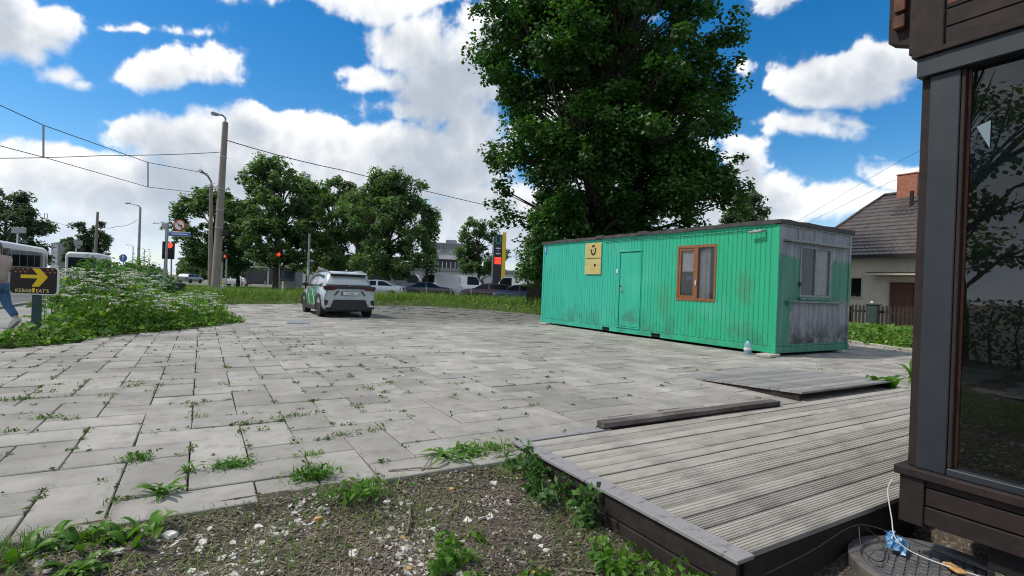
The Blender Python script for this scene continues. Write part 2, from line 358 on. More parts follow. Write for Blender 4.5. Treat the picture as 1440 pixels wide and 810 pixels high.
# ------------------------------------------------------------------ paving: herringbone of 0.70 x 0.35 concrete slabs
UN = 0.3475; OX, OY = -0.035, 0.02
def slabmat():
    m, gg, b = newmat('concrete paving slab'); p = gg.n('ShaderNodeNewGeometry').outputs['Position']
    oi = gg.n('ShaderNodeObjectInfo'); x, y, z = gg.sep(p)
    at_ = gg.n('ShaderNodeAttribute', attribute_name='tone'); rnd = gg.m('FRACT', gg.m('ADD', oi.outputs['Random'], at_.outputs['Fac']))
    c = gg.mix(gg.step(gg.noise(p, 2.2, 5, 0.6), 0.3, 0.7), (0.285, 0.272, 0.248, 1), (0.375, 0.358, 0.33, 1))
    k = gg.m('ADD', 0.80, gg.m('MULTIPLY', rnd, 0.36)); c = gg.mix(1.0, c, gg.comb(k, k, k), 'MULTIPLY')
    c = gg.mix(gg.m('MULTIPLY', gg.step(gg.noise(p, 5.0, 7, 0.72), 0.48, 0.70), 0.62), c, (0.205, 0.19, 0.165, 1))          # dirt
    c = gg.mix(gg.m('MULTIPLY', gg.step(gg.noise(p, 1.1, 5, 0.7), 0.60, 0.72), 0.45), c, (0.54, 0.52, 0.48, 1))          # pale worn patches
    kk = gg.step(gg.noise(p, 0.35, 5, 0.6), 0.3, 0.7, 0.80, 1.10); c = gg.mix(1.0, c, gg.comb(kk, kk, kk), 'MULTIPLY')
    c = gg.mix(gg.m('MULTIPLY', gg.step(gg.noise(gg.vm('MULTIPLY', p, (6, .5, 1)), 1.0, 5, 0.65), 0.58, 0.72), 0.30), c, (0.17, 0.16, 0.145, 1))
    c = gg.mix(gg.step(gg.noise(p, 140, 3, 0.6), 0.62, 0.74), c, (0.17, 0.165, 0.155, 1))                                  # pits
    far_dark = gg.m('MULTIPLY', gg.step(y, 13.0, 18.0), gg.step(x, 3.5, 6.5)); far_dark = gg.m('MULTIPLY', far_dark, gg.step(gg.noise(p, 1.4, 6, 0.7), 0.22, 0.55))  # patchy darker tone over the far slabs
    c = gg.mix(gg.m('MULTIPLY', far_dark, 0.85), c, (0.105, 0.11, 0.095, 1))
    gg.put(b.inputs['Base Color'], c); b.inputs['Roughness'].default_value = 0.88
    bn = gg.n('ShaderNodeBump'); bn.inputs['Strength'].default_value = 0.35; bn.inputs['Distance'].default_value = 0.006
    gg.put(bn.inputs['Height'], gg.noise(p, 70, 6, 0.7)); gg.put(b.inputs['Normal'], bn.outputs[0]); return m
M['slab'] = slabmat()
PAVE = [(-8.0, 3.27), (-8.0, 10.2), (-2.7, 10.9), (-2.1, 11.3), (-1.3, 13.0), (0.3, 14.9), (0.9, 16.2), (0.2, 20), (0.3, 26.0), (4.6, 28.2), (10.6, 26.9), (13.0, 23.2), (13.3, 19.0), (16.4, 14.0), (16.0, 7.6), (14.9, 5.6), (12.0, 3.3)]
def inside(P, x, y):
    c = False; n = len(P); j = n - 1
    for i in range(n):
        if (P[i][1] > y) != (P[j][1] > y) and x < (P[j][0] - P[i][0]) * (y - P[i][1]) / (P[j][1] - P[i][1]) + P[i][0]: c = not c
        j = i
    return c
paving = poly('paving', PAVE, -0.032, M['bed'], 'yard paved with grey concrete slabs in a herringbone bond')
def slab_geo(lx, ly, z, tilt, rnd):
    g_ = 0.0030 + 0.0035 * rnd.random(); a, b = lx / 2 - g_, ly / 2 - g_; c = 0.005
    V_ = []
    for (sx, sy) in ((-1, -1), (1, -1), (1, 1), (-1, 1)):
        jx, jy = rnd.uniform(-.002, .002), rnd.uniform(-.002, .002)
        V_.append((sx * a + jx, sy * b + jy, -0.03, sx, sy))
    out = [(x, y, h) for x, y, h, _, _ in V_]
    out += [(x, y, z - c + tilt[0] * x + tilt[1] * y) for x, y, h, _, _ in V_]
    out += [(x - sx * c, y - sy * c, z + tilt[0] * x + tilt[1] * y) for x, y, h, sx, sy in V_]
    Fs = [(8, 9, 10, 11)] + [(i, (i + 1) % 4, 4 + (i + 1) % 4, 4 + i) for i in range(4)] + [(4 + i, 4 + (i + 1) % 4, 8 + (i + 1) % 4, 8 + i) for i in range(4)]
    return out, Fs
rs = random.Random(3)
cells = []
for j in range(7, 84):
    for i in range(-26, 50):
        k = (i - j) % 4
        if k == 2: cx, cy_, h = i + 1, j + .5, 0
        elif k == 1: cx, cy_, h = i + .5, j + 1, 1
        else: continue
        x, y = OX + cx * UN, OY + cy_ * UN
        if not inside(PAVE, x, max(y, 3.3)) or y < 3.0: continue
        if x < -5.0: continue
        if y < 3.45 and x > 2.35: continue                  # the decking lies here
        if 10.5 < x < 12.8 and 6.7 < y < 14.6: continue   # under the cabin nothing is seen
        p = Vector((x, y, 0)) - Vector((0, 0, HC)); dep = p.dot(_f); lat = p.dot(_r)
        vis = dep > 1 and abs(lat / dep) < 1.32
        cells.append((dep if vis else 999, x, y, h))
cells.sort()
EDGE = 3.20
variants = []
for q_ in range(10):
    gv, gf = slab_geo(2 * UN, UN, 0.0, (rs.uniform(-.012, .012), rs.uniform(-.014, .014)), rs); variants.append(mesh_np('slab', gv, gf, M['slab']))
for (dp, x, y, h) in cells[:300]:
    ly0 = y - (UN if h else UN / 2); cut = EDGE + 0.035 * math.sin(x * 2.3) + rs.uniform(-.02, .02)
    if ly0 < cut:                                           # broken off along the soil
        ly1 = y + (UN if h else UN / 2)
        if ly1 - cut < .07: continue
        gv, gf = slab_geo((UN if h else 2 * UN), ly1 - cut, 0.0, (0, rs.uniform(0, .02)), rs)
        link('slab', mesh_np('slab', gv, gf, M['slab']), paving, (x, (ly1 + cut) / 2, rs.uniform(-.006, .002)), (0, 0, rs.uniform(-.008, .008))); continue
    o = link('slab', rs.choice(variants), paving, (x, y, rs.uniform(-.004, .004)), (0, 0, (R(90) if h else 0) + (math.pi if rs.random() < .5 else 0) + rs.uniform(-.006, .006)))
BV, BF, TN = [], [], []
for (dp, x, y, h) in cells[300:]:
    if dp > 900: continue
    rough = 1.0 + 1.6 * min(1, max(0, (y - 13) / 8)) * (1 if x > 4 else 0.4)
    gv, gf = slab_geo(2 * UN, UN, rs.uniform(-.005, .005) * rough, (rs.uniform(-.018, .018) * rough, rs.uniform(-.02, .02) * rough), rs)
    a = (R(90) if h else 0) + rs.uniform(-.012, .012) * rough; ca, sa = math.cos(a), math.sin(a); b0 = len(BV)
    BV += [(x + ca * u - sa * v, y + sa * u + ca * v, zz) for u, v, zz in gv]; BF += [tuple(k + b0 for k in f) for f in gf]; TN += [rs.random()] * 12
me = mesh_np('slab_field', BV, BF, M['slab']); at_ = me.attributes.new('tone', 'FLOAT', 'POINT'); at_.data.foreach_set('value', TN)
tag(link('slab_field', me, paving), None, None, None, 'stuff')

# ------------------------------------------------------------------ decking
def woodmat(name, c1, c2, c3, sx=(1.2, 22, 22), paint=None, pt=(0.5, 0.6)):
    m, gg, b = newmat(name); p = gg.n('ShaderNodeTexCoord').outputs['Object']; oi = gg.n('ShaderNodeObjectInfo')
    v = gg.vm('ADD', gg.vm('MULTIPLY', p, sx), gg.vm('MULTIPLY', gg.comb(oi.outputs['Random'], oi.outputs['Random'], oi.outputs['Random']), (41, 17, 9)))
    c = gg.mix(gg.step(gg.noise(v, 1.0, 6, 0.65), 0.3, 0.7), (*c1, 1), (*c2, 1))
    c = gg.mix(gg.step(gg.noise(gg.vm('MULTIPLY', p, (1.5, 3, 3)), 1.6, 5, 0.65), 0.45, 0.7), c, (*c3, 1))
    k = gg.m('ADD', 0.82, gg.m('MULTIPLY', oi.outputs['Random'], 0.36)); c = gg.mix(1.0, c, gg.comb(k, k, k), 'MULTIPLY')
    if paint: c = gg.mix(gg.step(gg.noise(gg.vm('MULTIPLY', p, (5, 14, 14)), 1.7, 6, 0.7), *pt), c, (*paint, 1))
    gg.put(b.inputs['Base Color'], c); b.inputs['Roughness'].default_value = 0.8
    bn = gg.n('ShaderNodeBump'); bn.inputs['Strength'].default_value = 0.4; bn.inputs['Distance'].default_value = 0.006
    gg.put(bn.inputs['Height'], gg.noise(v, 2.0, 6, 0.7)); gg.put(b.inputs['Normal'], bn.outputs[0]); return m
M['deckwood'] = woodmat('weathered decking', (0.30, 0.28, 0.248), (0.41, 0.387, 0.35), (0.25, 0.235, 0.21))
M['deckgrey'] = woodmat('grey decking', (0.29, 0.285, 0.275), (0.38, 0.375, 0.365), (0.25, 0.245, 0.235))
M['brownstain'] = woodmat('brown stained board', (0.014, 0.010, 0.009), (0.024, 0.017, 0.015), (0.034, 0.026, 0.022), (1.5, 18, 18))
M['brownworn'] = woodmat('worn brown board', (0.055, 0.045, 0.042), (0.10, 0.085, 0.08), (0.17, 0.15, 0.14), (1.5, 18, 18))
M['peeling'] = woodmat('peeling trim', (0.10, 0.085, 0.08), (0.17, 0.15, 0.145), (0.13, 0.11, 0.10), (2, 14, 14), (0.27, 0.265, 0.275), (0.30, 0.46))
def plank_mesh(L, W, T, grooves, name, m, gd=0.004):
    pts = [(-W / 2, -T), (-W / 2, -0.003), (-W / 2 + 0.003, 0)]
    if grooves:
        st = W / grooves
        for q_ in range(grooves):
            c = -W / 2 + (q_ + .5) * st; hw = st * 0.24
            pts += [(c - hw, 0), (c - hw * .6, -gd), (c + hw * .6, -gd), (c + hw, 0)]
    pts += [(W / 2 - 0.003, 0), (W / 2, -0.003), (W / 2, -T)]
    b = MB(); b.prism([(y, z) for y, z in pts], 0, L, 'x'); return b.mesh(m, False, name)
DX0, DY0, DY1, DZ = 2.24, 1.49, 3.40, 0.03
deck = thing('decking', 'low weathered wooden decking with grooved boards beside the brown kiosk', 'decking', (0, 0, 0))
NP = 14; PW = (DY1 - DY0) / NP
pmesh = {}
for i in range(NP):
    y = DY0 + (i + .5) * PW; split = [None, 4.4, None, 3.7, 5.2, None, 4.1, 4.9, None, 3.5, 4.6, 5.5, None, 4.2][i]
    segs = [(DX0, 9.6)] if split is None else [(DX0, split - .003), (split + .003, 9.6)]
    for (a, b_) in segs:
        L = b_ - a - rs.uniform(0, .004); g_ = 6 if i < 3 else 4 if i < 7 else 0
        o = link('deck_board', plank_mesh(L, PW - .011, 0.028, g_, 'deck_board', M['deckwood']), deck, (a, y + rs.uniform(-.001, .001), DZ - 0.002 + rs.uniform(-.003, .003)), (rs.uniform(-.01, .01), 0, rs.uniform(-.0006, .0006)))
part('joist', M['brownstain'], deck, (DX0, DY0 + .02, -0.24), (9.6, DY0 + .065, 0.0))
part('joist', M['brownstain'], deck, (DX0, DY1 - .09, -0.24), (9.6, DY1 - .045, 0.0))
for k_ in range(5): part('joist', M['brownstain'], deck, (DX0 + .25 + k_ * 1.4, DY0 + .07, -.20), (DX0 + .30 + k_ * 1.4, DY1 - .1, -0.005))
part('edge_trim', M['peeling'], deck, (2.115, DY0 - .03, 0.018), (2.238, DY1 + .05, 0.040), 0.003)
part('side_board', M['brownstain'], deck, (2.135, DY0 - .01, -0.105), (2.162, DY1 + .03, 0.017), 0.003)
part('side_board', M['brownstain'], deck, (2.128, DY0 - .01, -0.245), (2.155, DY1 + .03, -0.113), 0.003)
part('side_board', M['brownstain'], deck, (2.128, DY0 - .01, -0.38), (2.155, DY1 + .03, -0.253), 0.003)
part('rear_trim', M['peeling'], deck, (DX0 + .03, DY1 + .005, -0.02), (3.1, DY1 + .10, 0.036), 0.003)
part('rear_trim', M['brownworn'], deck, (3.1, DY1 + .01, -0.02), (6.05, DY1 + .05, 0.02), 0.003)
t = thing('loose_board', 'thick brown board lying loose along the far edge of the decking', 'board', (3.02, 3.47, 0.037), R(-1.2))
MB().prism([(0, -.055), (.03, -.055), (2.50, -.055), (2.50, .06), (.02, .06), (0, .03)], 0.012, 0.052).build('top_plank', M['brownworn'], t)
part('lower_plank', M['brownstain'], t, (0.0, -.045, -0.012), (2.51, .05, 0.010), 0.003)
# tilted ramp between the decking and the slabs
ramp = thing('wooden_ramp', 'tilted plank ramp with a dark open side rising from the slabs to the decking', 'ramp', (6.18, 3.50, 0.115), 0, None, (R(-3.2), 0, 0))
for i in range(14):
    link('ramp_board', plank_mesh(2.35, .133, 0.024, 6, 'ramp_board', M['deckgrey']), ramp, (rs.uniform(-.006, .006), .07 + i * .138, 0), (0, 0, rs.uniform(-.002, .002)))
MB().prism([(0.05, -.026), (1.92, -.026), (1.92, -.03), (0.05, -.135)], 0.02, 0.06, 'x').build('side_cheek', M['brownstain'], ramp)
MB().prism([(0.05, -.026), (1.92, -.026), (1.92, -.03), (0.05, -.135)], 2.27, 2.31, 'x').build('side_cheek', M['brownstain'], ramp)
# ------------------------------------------------------------------ green site cabin
def cabmat():
    m, gg, b = newmat('weathered green cabin paint'); p = gg.n('ShaderNodeTexCoord').outputs['Object']; x, y, z = gg.sep(p)
    st = gg.vm('MULTIPLY', p, (9, 9, 0.5))
    c = gg.mix(gg.step(y, 1.0, 6.5), (0.020, 0.43, 0.215, 1), (0.036, 0.48, 0.35, 1))
    c = gg.mix(gg.m('MULTIPLY', gg.step(gg.noise(st, 1.0, 6, 0.62), 0.4, 0.75), 0.6), c, (0.02, 0.33, 0.20, 1))
    c = gg.mix(gg.m('MULTIPLY', gg.step(gg.noise(p, 0.9, 5, 0.6), 0.52, 0.75), 0.35), c, (0.11, 0.54, 0.40, 1))
    # grime low down and rust-brown scuffs
    low = gg.m('MULTIPLY', gg.step(z, 0.25, 0.95, 1.0, 0.0), gg.step(gg.noise(p, 1.7, 6, 0.7), 0.42, 0.66))
    c = gg.mix(gg.m('MULTIPLY', low, 0.5), c, (0.05, 0.115, 0.075, 1))
    c = gg.mix(gg.m('MULTIPLY', gg.step(gg.noise(gg.vm('ADD', p, (3, 1, 0)), 2.3, 6, 0.72), 0.63, 0.74), 0.5), c, (0.11, 0.13, 0.075, 1))
    def spot(cy, cz, ry, rz, s, colr, c):
        dd = gg.vm('LENGTH', gg.vm('DIVIDE', gg.vm('SUBTRACT', gg.vm('ADD', p, gg.vm('MULTIPLY', gg.noise(p, 4, 5, 0.7, out=1), (0, .5, .7))), (0, cy + .25, cz + .35)), (50, ry, rz)), out=1)
        return gg.mix(gg.m('MULTIPLY', gg.step(dd, 0.3, 1.1, 1.0, 0.0), s), c, (*colr, 1))
    c = spot(0.75, 1.35, 0.22, 0.5, 0.34, (0.10, 0.10, 0.07), c)
    c = spot(3.05, 1.0, 0.35, 0.6, 0.3, (0.075, 0.16, 0.05), c)
    c = spot(4.3, 0.45, 0.45, 0.25, 0.5, (0.06, 0.10, 0.07), c)
    # the end wall: green worn away to grey sheeting above and below the window band
    nz = gg.m('MULTIPLY', gg.m('SUBTRACT', gg.noise(gg.vm('MULTIPLY', p, (3, 3, 1.2)), 2.0, 6, 0.7), 0.5), 0.9)
    zz = gg.m('ADD', z, nz); xx = gg.m('ADD', x, nz)
    band = gg.m('MULTIPLY', gg.step(zz, 1.02, 1.2), gg.step(zz, 1.95, 2.1, 1.0, 0.0))
    left = gg.m('MULTIPLY', gg.step(xx, 0.45, 0.62, 1.0, 0.0), gg.step(zz, 2.0, 2.1, 1.0, 0.0))
    keep = gg.m('MAXIMUM', gg.m('MAXIMUM', band, left), gg.step(z, 0.17, 0.20, 1.0, 0.0))
    gr = gg.mix(gg.step(gg.noise(gg.vm('MULTIPLY', p, (9, 9, 1.0)), 1.0, 6, 0.7), 0.3, 0.7), (0.14, 0.15, 0.165, 1), (0.32, 0.335, 0.36, 1))
    gr = gg.mix(gg.m('MULTIPLY', gg.step(z, 0.2, 0.9, 1.0, 0.0), gg.step(gg.noise(p, 2.5, 5, 0.7), 0.35, 0.6)), gr, (0.035, 0.038, 0.042, 1))
    gd = gg.mix(gg.step(gg.noise(st, 1.0, 6, 0.62), 0.4, 0.7), (0.035, 0.19, 0.11, 1), (0.085, 0.26, 0.19, 1))
    endc = gg.mix(keep, gr, gd)
    c = gg.mix(gg.step(gg.m('MULTIPLY', gg.step(x, 0.005, 0.02), gg.step(y, 0.1, 0.2, 1.0, 0.0)), 0.3, 0.7), c, endc)
    gg.put(b.inputs['Base Color'], c); b.inputs['Roughness'].default_value = 0.55
    bn = gg.n('ShaderNodeBump'); bn.inputs['Strength'].default_value = 0.25; bn.inputs['Distance'].default_value = 0.01
    gg.put(bn.inputs['Height'], gg.noise(gg.vm('MULTIPLY', p, (14, 14, 1.2)), 1.5, 5, 0.6)); gg.put(b.inputs['Normal'], bn.outputs[0]); return m
M['cabin'] = cabmat()
M['felt'] = pm('roofing felt', (0.045, 0.042, 0.042), (0.075, 0.07, 0.068), 5, 0.85, 0.5, 30)
M['brownframe'] = pm('varnished brown frame', (0.21, 0.082, 0.032), (0.28, 0.12, 0.05), 12, 0.45)
M['pane'] = glassmat('window pane', (0.10, 0.11, 0.12), 0.03, 0.30)
M['greyframe'] = pm('weathered grey frame', (0.30, 0.32, 0.32), (0.20, 0.23, 0.22), 12, 0.7)
CX, CY, CL_, CW, CH = 10.22, 6.385, 8.64, 2.86, 2.74
cab = thing('site_cabin', 'long green metal site cabin standing on the slabs, with a grey weathered end wall', 'cabin', (CX, CY, 0.06))
Z0, ZT = 0.145, CH - 0.06             # local heights of the wall sheeting (origin at the underside)
def ribbed(x, y0, y1, z0, z1, pitch, dep, holes, flip):
    # vertical rib sheeting on the plane x, cut round the openings
    ys_ = [y0]; y = y0
    while y < y1 - 1e-6:
        ys_ += [min(y + pitch * .72, y1), min(y + pitch * .80, y1), min(y + pitch * .92, y1), min(y + pitch, y1)]; y += pitch
    off = {}
    prof = []
    y = y0; k = 0
    for yy in ys_:
        ph = ((yy - y0) / pitch) % 1.0; prof.append((yy, dep if 0.79 < ph < 0.925 else 0.0))
    for (a, b_, c, d_) in holes: prof += [(a, 0.0), (b_, 0.0)]
    prof = sorted(set(prof))
    zs_ = sorted({z0, z1} | {h for hh in holes for h in hh[2:]})
    b = MB()
    for i in range(len(prof) - 1):
        (ya, da), (yb, db) = prof[i], prof[i + 1]
        if yb - ya < 1e-5: continue
        for j in range(len(zs_) - 1):
            za, zb = zs_[j], zs_[j + 1]; my, mz = (ya + yb) / 2, (za + zb) / 2
            if any(h[0] < my < h[1] and h[2] < mz < h[3] for h in holes): continue
            q4 = [(x + da, ya, za), (x + db, yb, za), (x + db, yb, zb), (x + da, ya, zb)]
            b.add(q4 if flip else q4[::-1], [(0, 1, 2, 3)])
    return b
DOOR = (3.93, 4.72, 0.18, 2.28); WIN = (1.50, 2.66, 1.0, 2.36)
lw = ribbed(0.0, 0.07, CL_ - .07, Z0, ZT, 0.115, 0.010, [DOOR, WIN], False); lw.build('long_wall', M['cabin'], cab)
EW = (0.80, 2.02, 1.19, 2.30)
b = MB()
for (x0, x1, z0, z1) in ((0.06, 0.80, Z0, ZT), (2.02, CW - .06, Z0, ZT), (0.80, 2.02, Z0, 1.19), (0.80, 2.02, 2.30, ZT)):
    b.add([(x0, 0.012, z0), (x1, 0.012, z0), (x1, 0.012, z1), (x0, 0.012, z1)], [(0, 1, 2, 3)])
b.build('end_wall', M['cabin'], cab)
part('wall_seam', M['cabin'], cab, (0.70, 0.004, 2.36), (0.725, 0.012, ZT)); part('wall_seam', M['cabin'], cab, (2.06, 0.005, Z0), (2.07, 0.012, 1.05))
part('rear_wall', M['cabin'], cab, (CW - .05, .07, Z0), (CW - .01, CL_ - .07, ZT)); part('end_wall', M['cabin'], cab, (0.06, CL_ - .05, Z0), (CW - .06, CL_ - .01, ZT))
part('floor', M['dark'], cab, (.06, .06, .15), (CW - .06, CL_ - .06, .17))
M['inside'] = pm('pale interior', (0.55, 0.52, 0.47), (0.42, 0.39, 0.35), 2, 0.9)
for px_, py_ in ((0, 0), (CW - .07, 0), (0, CL_ - .07), (CW - .07, CL_ - .07)):
    part('corner_post', M['cabin'], cab, (px_ - .006, py_ - .006, 0.13), (px_ + .075, py_ + .075, CH - .05), 0.006)
    part('corner_casting', M['cabin'], cab, (px_ - .012, py_ - .012, 0.0), (px_ + .10, py_ + .10, 0.135), 0.008)
for (a, b_) in ((0.095, 3.14), (3.45, 5.09), (5.40, CL_ - .1)): part('base_rail', M['cabin'], cab, (-.008, a, 0.005), (.05, b_, 0.137), 0.004)
for (a, b_) in ((3.14, 3.45), (5.09, 5.40)):
    part('base_rail', M['cabin'], cab, (-.008, a, 0.108), (.05, b_, 0.137)); part('fork_pocket', M['dark'], cab, (.03, a, 0.006), (.3, b_, 0.104))
part('base_rail', M['cabin'], cab, (.095, -.008, 0.005), (CW - .1, .05, 0.137), 0.004)
part('base_rail', M['cabin'], cab, (CW - .05, .1, 0.005), (CW, CL_ - .1, 0.137)); part('base_rail', M['cabin'], cab, (.1, CL_ - .05, 0.005), (CW - .1, CL_, 0.137))
part('top_rail', M['cabin'], cab, (-.012, .07, ZT - .03), (.02, CL_ - .07, CH - .03), 0.004); part('top_rail', M['greyframe'], cab, (.07, -.012, ZT - .02), (CW - .07, .01, CH - .03), 0.004)
rf = MB(); rr = random.Random(5); rim = []
for (ax, ay, bx_, by_) in ((-.05, -.05, CW + .05, -.05), (CW + .05, -.05, CW + .05, CL_ + .05), (CW + .05, CL_ + .05, -.05, CL_ + .05), (-.05, CL_ + .05, -.05, -.05)):
    n_ = int(max(abs(bx_ - ax), abs(by_ - ay)) / .3)
    for k_ in range(n_): rim.append((ax + (bx_ - ax) * k_ / n_, ay + (by_ - ay) * k_ / n_))
n_ = len(rim); lo = [(x, y, CH - .035 + rr.uniform(-.012, .006)) for x, y in rim]; hi = [(x + rr.uniform(-.006, .006), y + rr.uniform(-.006, .006), CH + .052 + rr.uniform(-.012, .012)) for x, y in rim]
rf.add(lo + hi + [(CW / 2, CL_ / 2, CH + .10)], [(k_, (k_ + 1) % n_, n_ + (k_ + 1) % n_, n_ + k_) for k_ in range(n_)] + [(n_ + k_, n_ + (k_ + 1) % n_, 2 * n_) for k_ in range(n_)] + [tuple(range(n_))[::-1]])
roof = rf.build('roof', M['felt'], cab)
for yy in (3.7, 5.45): MB().box((-.065, yy, CH - .03), (.02, yy + .35, CH + .075), None, .012).build('felt_patch', M['felt'], roof)
# door
dr = part('door', M['cabin'], cab, (-.004, DOOR[0] + .012, DOOR[2] + .012), (.03, DOOR[1] - .012, DOOR[3] - .012), .004)
for a, b_ in (((-.022, DOOR[0] - .045, DOOR[2] - .03), (.02, DOOR[0] - .004, DOOR[3] + .03)), ((-.022, DOOR[1] + .004, DOOR[2] - .03), (.02, DOOR[1] + .035, DOOR[3] + .03)), ((-.030, DOOR[0] - .05, DOOR[3] + .004), (.02, DOOR[1] + .04, DOOR[3] + .05)), ((-.028, DOOR[0] - .05, DOOR[2] - .035), (.02, DOOR[1] + .04, DOOR[2] + .002))):
    part('door_frame', M['cabin'], dr, a, b_, .004)
MB().box((-.014, 4.62, 1.16), (-.005, 4.68, 1.36), None, .003).build('lock_plate', M['zinc'], dr)
MB().tube([(-.014, 4.65, 1.22), (-.055, 4.65, 1.22), (-.058, 4.55, 1.22)], .010, 6).build('handle', M['zinc'], dr)
MB().box((-.03, 4.645, 1.30), (-.012, 4.675, 1.34), None, .004).build('padlock', M['black'], dr)
part('doorbell', M['white'], cab, (-.025, 4.80, 1.68), (.0, 4.86, 1.80), .006)
part('post_seam', M['cabin'], cab, (-.010, 3.885, 2.31), (0.0, 3.90, ZT))
# side window
wn_ = part('window', M['brownframe'], cab, (-.012, WIN[0], WIN[2]), (.04, WIN[1], WIN[2] + .07), .004)
part('frame', M['brownframe'], wn_, (-.012, WIN[0], WIN[3] - .07), (.04, WIN[1], WIN[3]), .004); part('frame', M['brownframe'], wn_, (-.012, WIN[0], WIN[2] + .071), (.04, WIN[0] + .06, WIN[3] - .071), .004)
part('frame', M['brownframe'], wn_, (-.012, WIN[1] - .06, WIN[2] + .071), (.04, WIN[1], WIN[3] - .071), .004); part('mullion', M['brownframe'], wn_, (-.016, 2.02, WIN[2] + .071), (.04, 2.11, WIN[3] - .071), .004)
for a, b_ in (((.0, 2.111, WIN[2] + .072), (.035, 2.165, WIN[3] - .072)), ((.0, WIN[1] - .115, WIN[2] + .072), (.035, WIN[1] - .061, WIN[3] - .072)), ((.0, 2.166, WIN[2] + .072), (.035, WIN[1] - .116, WIN[2] + .13)), ((.0, 2.166, WIN[3] - .13), (.035, WIN[1] - .116, WIN[3] - .072))):
    part('sash', M['brownframe'], wn_, a, b_, .003)
part('pane', M['pane'], wn_, (.018, 2.166, WIN[2] + .131), (.022, WIN[1] - .116, WIN[3] - .131)); part('pane', M['pane'], wn_, (.018, WIN[0] + .061, WIN[2] + .072), (.022, 2.019, WIN[3] - .072))
part('handle', M['white'], wn_, (-.04, 2.04, 1.38), (-.017, 2.075, 1.50), .006)
cw_ = MB(); n_ = 24
for i in range(n_):
    y0, y1 = 1.72 + .30 * i / n_, 1.72 + .30 * (i + 1) / n_; xo = lambda k: .07 + .018 * math.sin(k * 1.9)
    cw_.add([(xo(i), y0, 1.02), (xo(i + 1), y1, 1.02), (xo(i + 1), y1, 2.25 - .2 * (i / n_ - .5)), (xo(i), y0, 2.25 - .2 * (i / n_ - .5))], [(0, 1, 2, 3)])
M['curtain'] = pm('net curtain', (0.68, 0.70, 0.71), (0.56, 0.58, 0.59), 6, 0.9)
cw_.build('curtain', M['curtain'], cab)
part('blind', M['curtain'], cab, (.05, 2.17, 1.72), (.06, 2.55, 2.25)); part('notice', M['blue'], cab, (.025, 2.22, 1.52), (.03, 2.38, 1.60))
part('wardrobe', M['brownframe'], cab, (.5, 1.55, .2), (1.0, 1.75, 1.75)); part('room_lining', M['inside'], cab, (2.2, .2, .2), (2.24, 4.2, 2.5))
# end window with its ledges
ew = part('end_window', M['greyframe'], cab, (EW[0], -.004, EW[2]), (EW[1], .05, EW[2] + .05), .003)
part('frame', M['greyframe'], ew, (EW[0], -.004, EW[3] - .05), (EW[1], .05, EW[3]), .003)
for a in (EW[0], EW[1] - .05): part('frame', M['greyframe'], ew, (a, -.004, EW[2] + .051), (a + .05, .05, EW[3] - .051), .003)
part('mullion', M['greyframe'], ew, (1.37, -.008, EW[2] + .051), (1.44, .05, EW[3] - .051), .003)
part('pane', M['pane'], ew, (EW[0] + .051, .02, EW[2] + .051), (1.369, .024, EW[3] - .051)); part('pane', M['pane'], ew, (1.441, .02, EW[2] + .051), (EW[1] - .051, .024, EW[3] - .051))
part('board', M['curtain'], cab, (1.46, .06, 1.25), (1.95, .07, 2.25)); part('foil', M['zinc'], cab, (.9, .3, 1.3), (1.35, .32, 2.1))
part('hinge', M['black'], ew, (EW[0] - .03, -.02, 1.42), (EW[0] + .02, -.005, 1.52))
part('ledge', M['greyframe'], cab, (.20, -.10, 2.352), (2.66, .011, 2.395), .004); part('ledge', M['cabin'], cab, (.33, -.08, 1.075), (2.42, .011, 1.115), .004)
part('bracket', M['black'], cab, (.20, -.12, 2.335), (.24, .0, 2.351)); part('bracket', M['cabin'], cab, (.36, -.06, 1.0), (.40, .011, 1.073)); part('sill', M['cabin'], cab, (.78, -.03, 1.13), (2.04, .011, 1.186), .003)
MB().tube([(-.02, .30, 2.58), (-.11, .34, 2.56), (-.12, .62, 2.545)], [.02, .035, .03], 8).build('outside_lamp', M['zinc'], cab, smooth=True)
MB().tube([(-.018, .6, 2.60), (-.02, 2.6, 2.585), (-.02, 4.2, 2.61), (-.02, 5.4, 2.60)], .007, 5).build('cable', M['black'], cab)
part('number_plate', M['blue'], cab, (-.014, 8.42, 2.38), (-.002, 8.55, 2.62)); part('number_stroke', M['white'], cab, (-.018, 8.47, 2.41), (-.0145, 8.50, 2.59))
# two yellow notice boards on the cabin wall
M['ybrd'] = pm('sun-bleached yellow board', (0.50, 0.42, 0.14), (0.56, 0.47, 0.19), 3, 0.6)
for zb, h_, lab in ((2.21, .46, 'upper yellow notice board with a round cog emblem on the green cabin'), (1.715, .47, 'lower yellow notice board with a small black dot on the green cabin')):
    nb = thing('notice_board', lab, 'notice board', (CX - .015, CY + 5.53, zb), 0, 'notice boards on the cabin')
    part('board', M['ybrd'], nb, (-.02, 0, 0), (0, .75, h_), .003)
    if zb > 2:
        for k_ in range(11):
            a = k_ / 11 * 2 * math.pi; c_ = (0.36 + .10 * math.cos(a), .24 + .13 * math.sin(a))
            if k_ not in (1, 4): MB().box((-.006, -.025, -.03), (0, .025, .03), Matrix.Translation((-.0225, c_[0], c_[1])) @ Matrix.Rotation(a, 4, 'X')).build('emblem_tooth', M['black'], nb)
        MB().lathe([(0, -.004), (.018, -.004), (.018, 0)], 10, (-.0225, .36, .25), 'x').build('emblem_hub', M['black'], nb)
    else:
        MB().lathe([(0, -.004), (.045, -.004), (.045, 0)], 14, (-.0225, .27, .28), 'x').build('emblem_dot', M['black'], nb)
        part('print_line', M['greypaint'], nb, (-.0245, .10, .275), (-.021, .16, .295)); part('print_line', M['greypaint'], nb, (-.0245, .64, .30), (-.021, .70, .325))
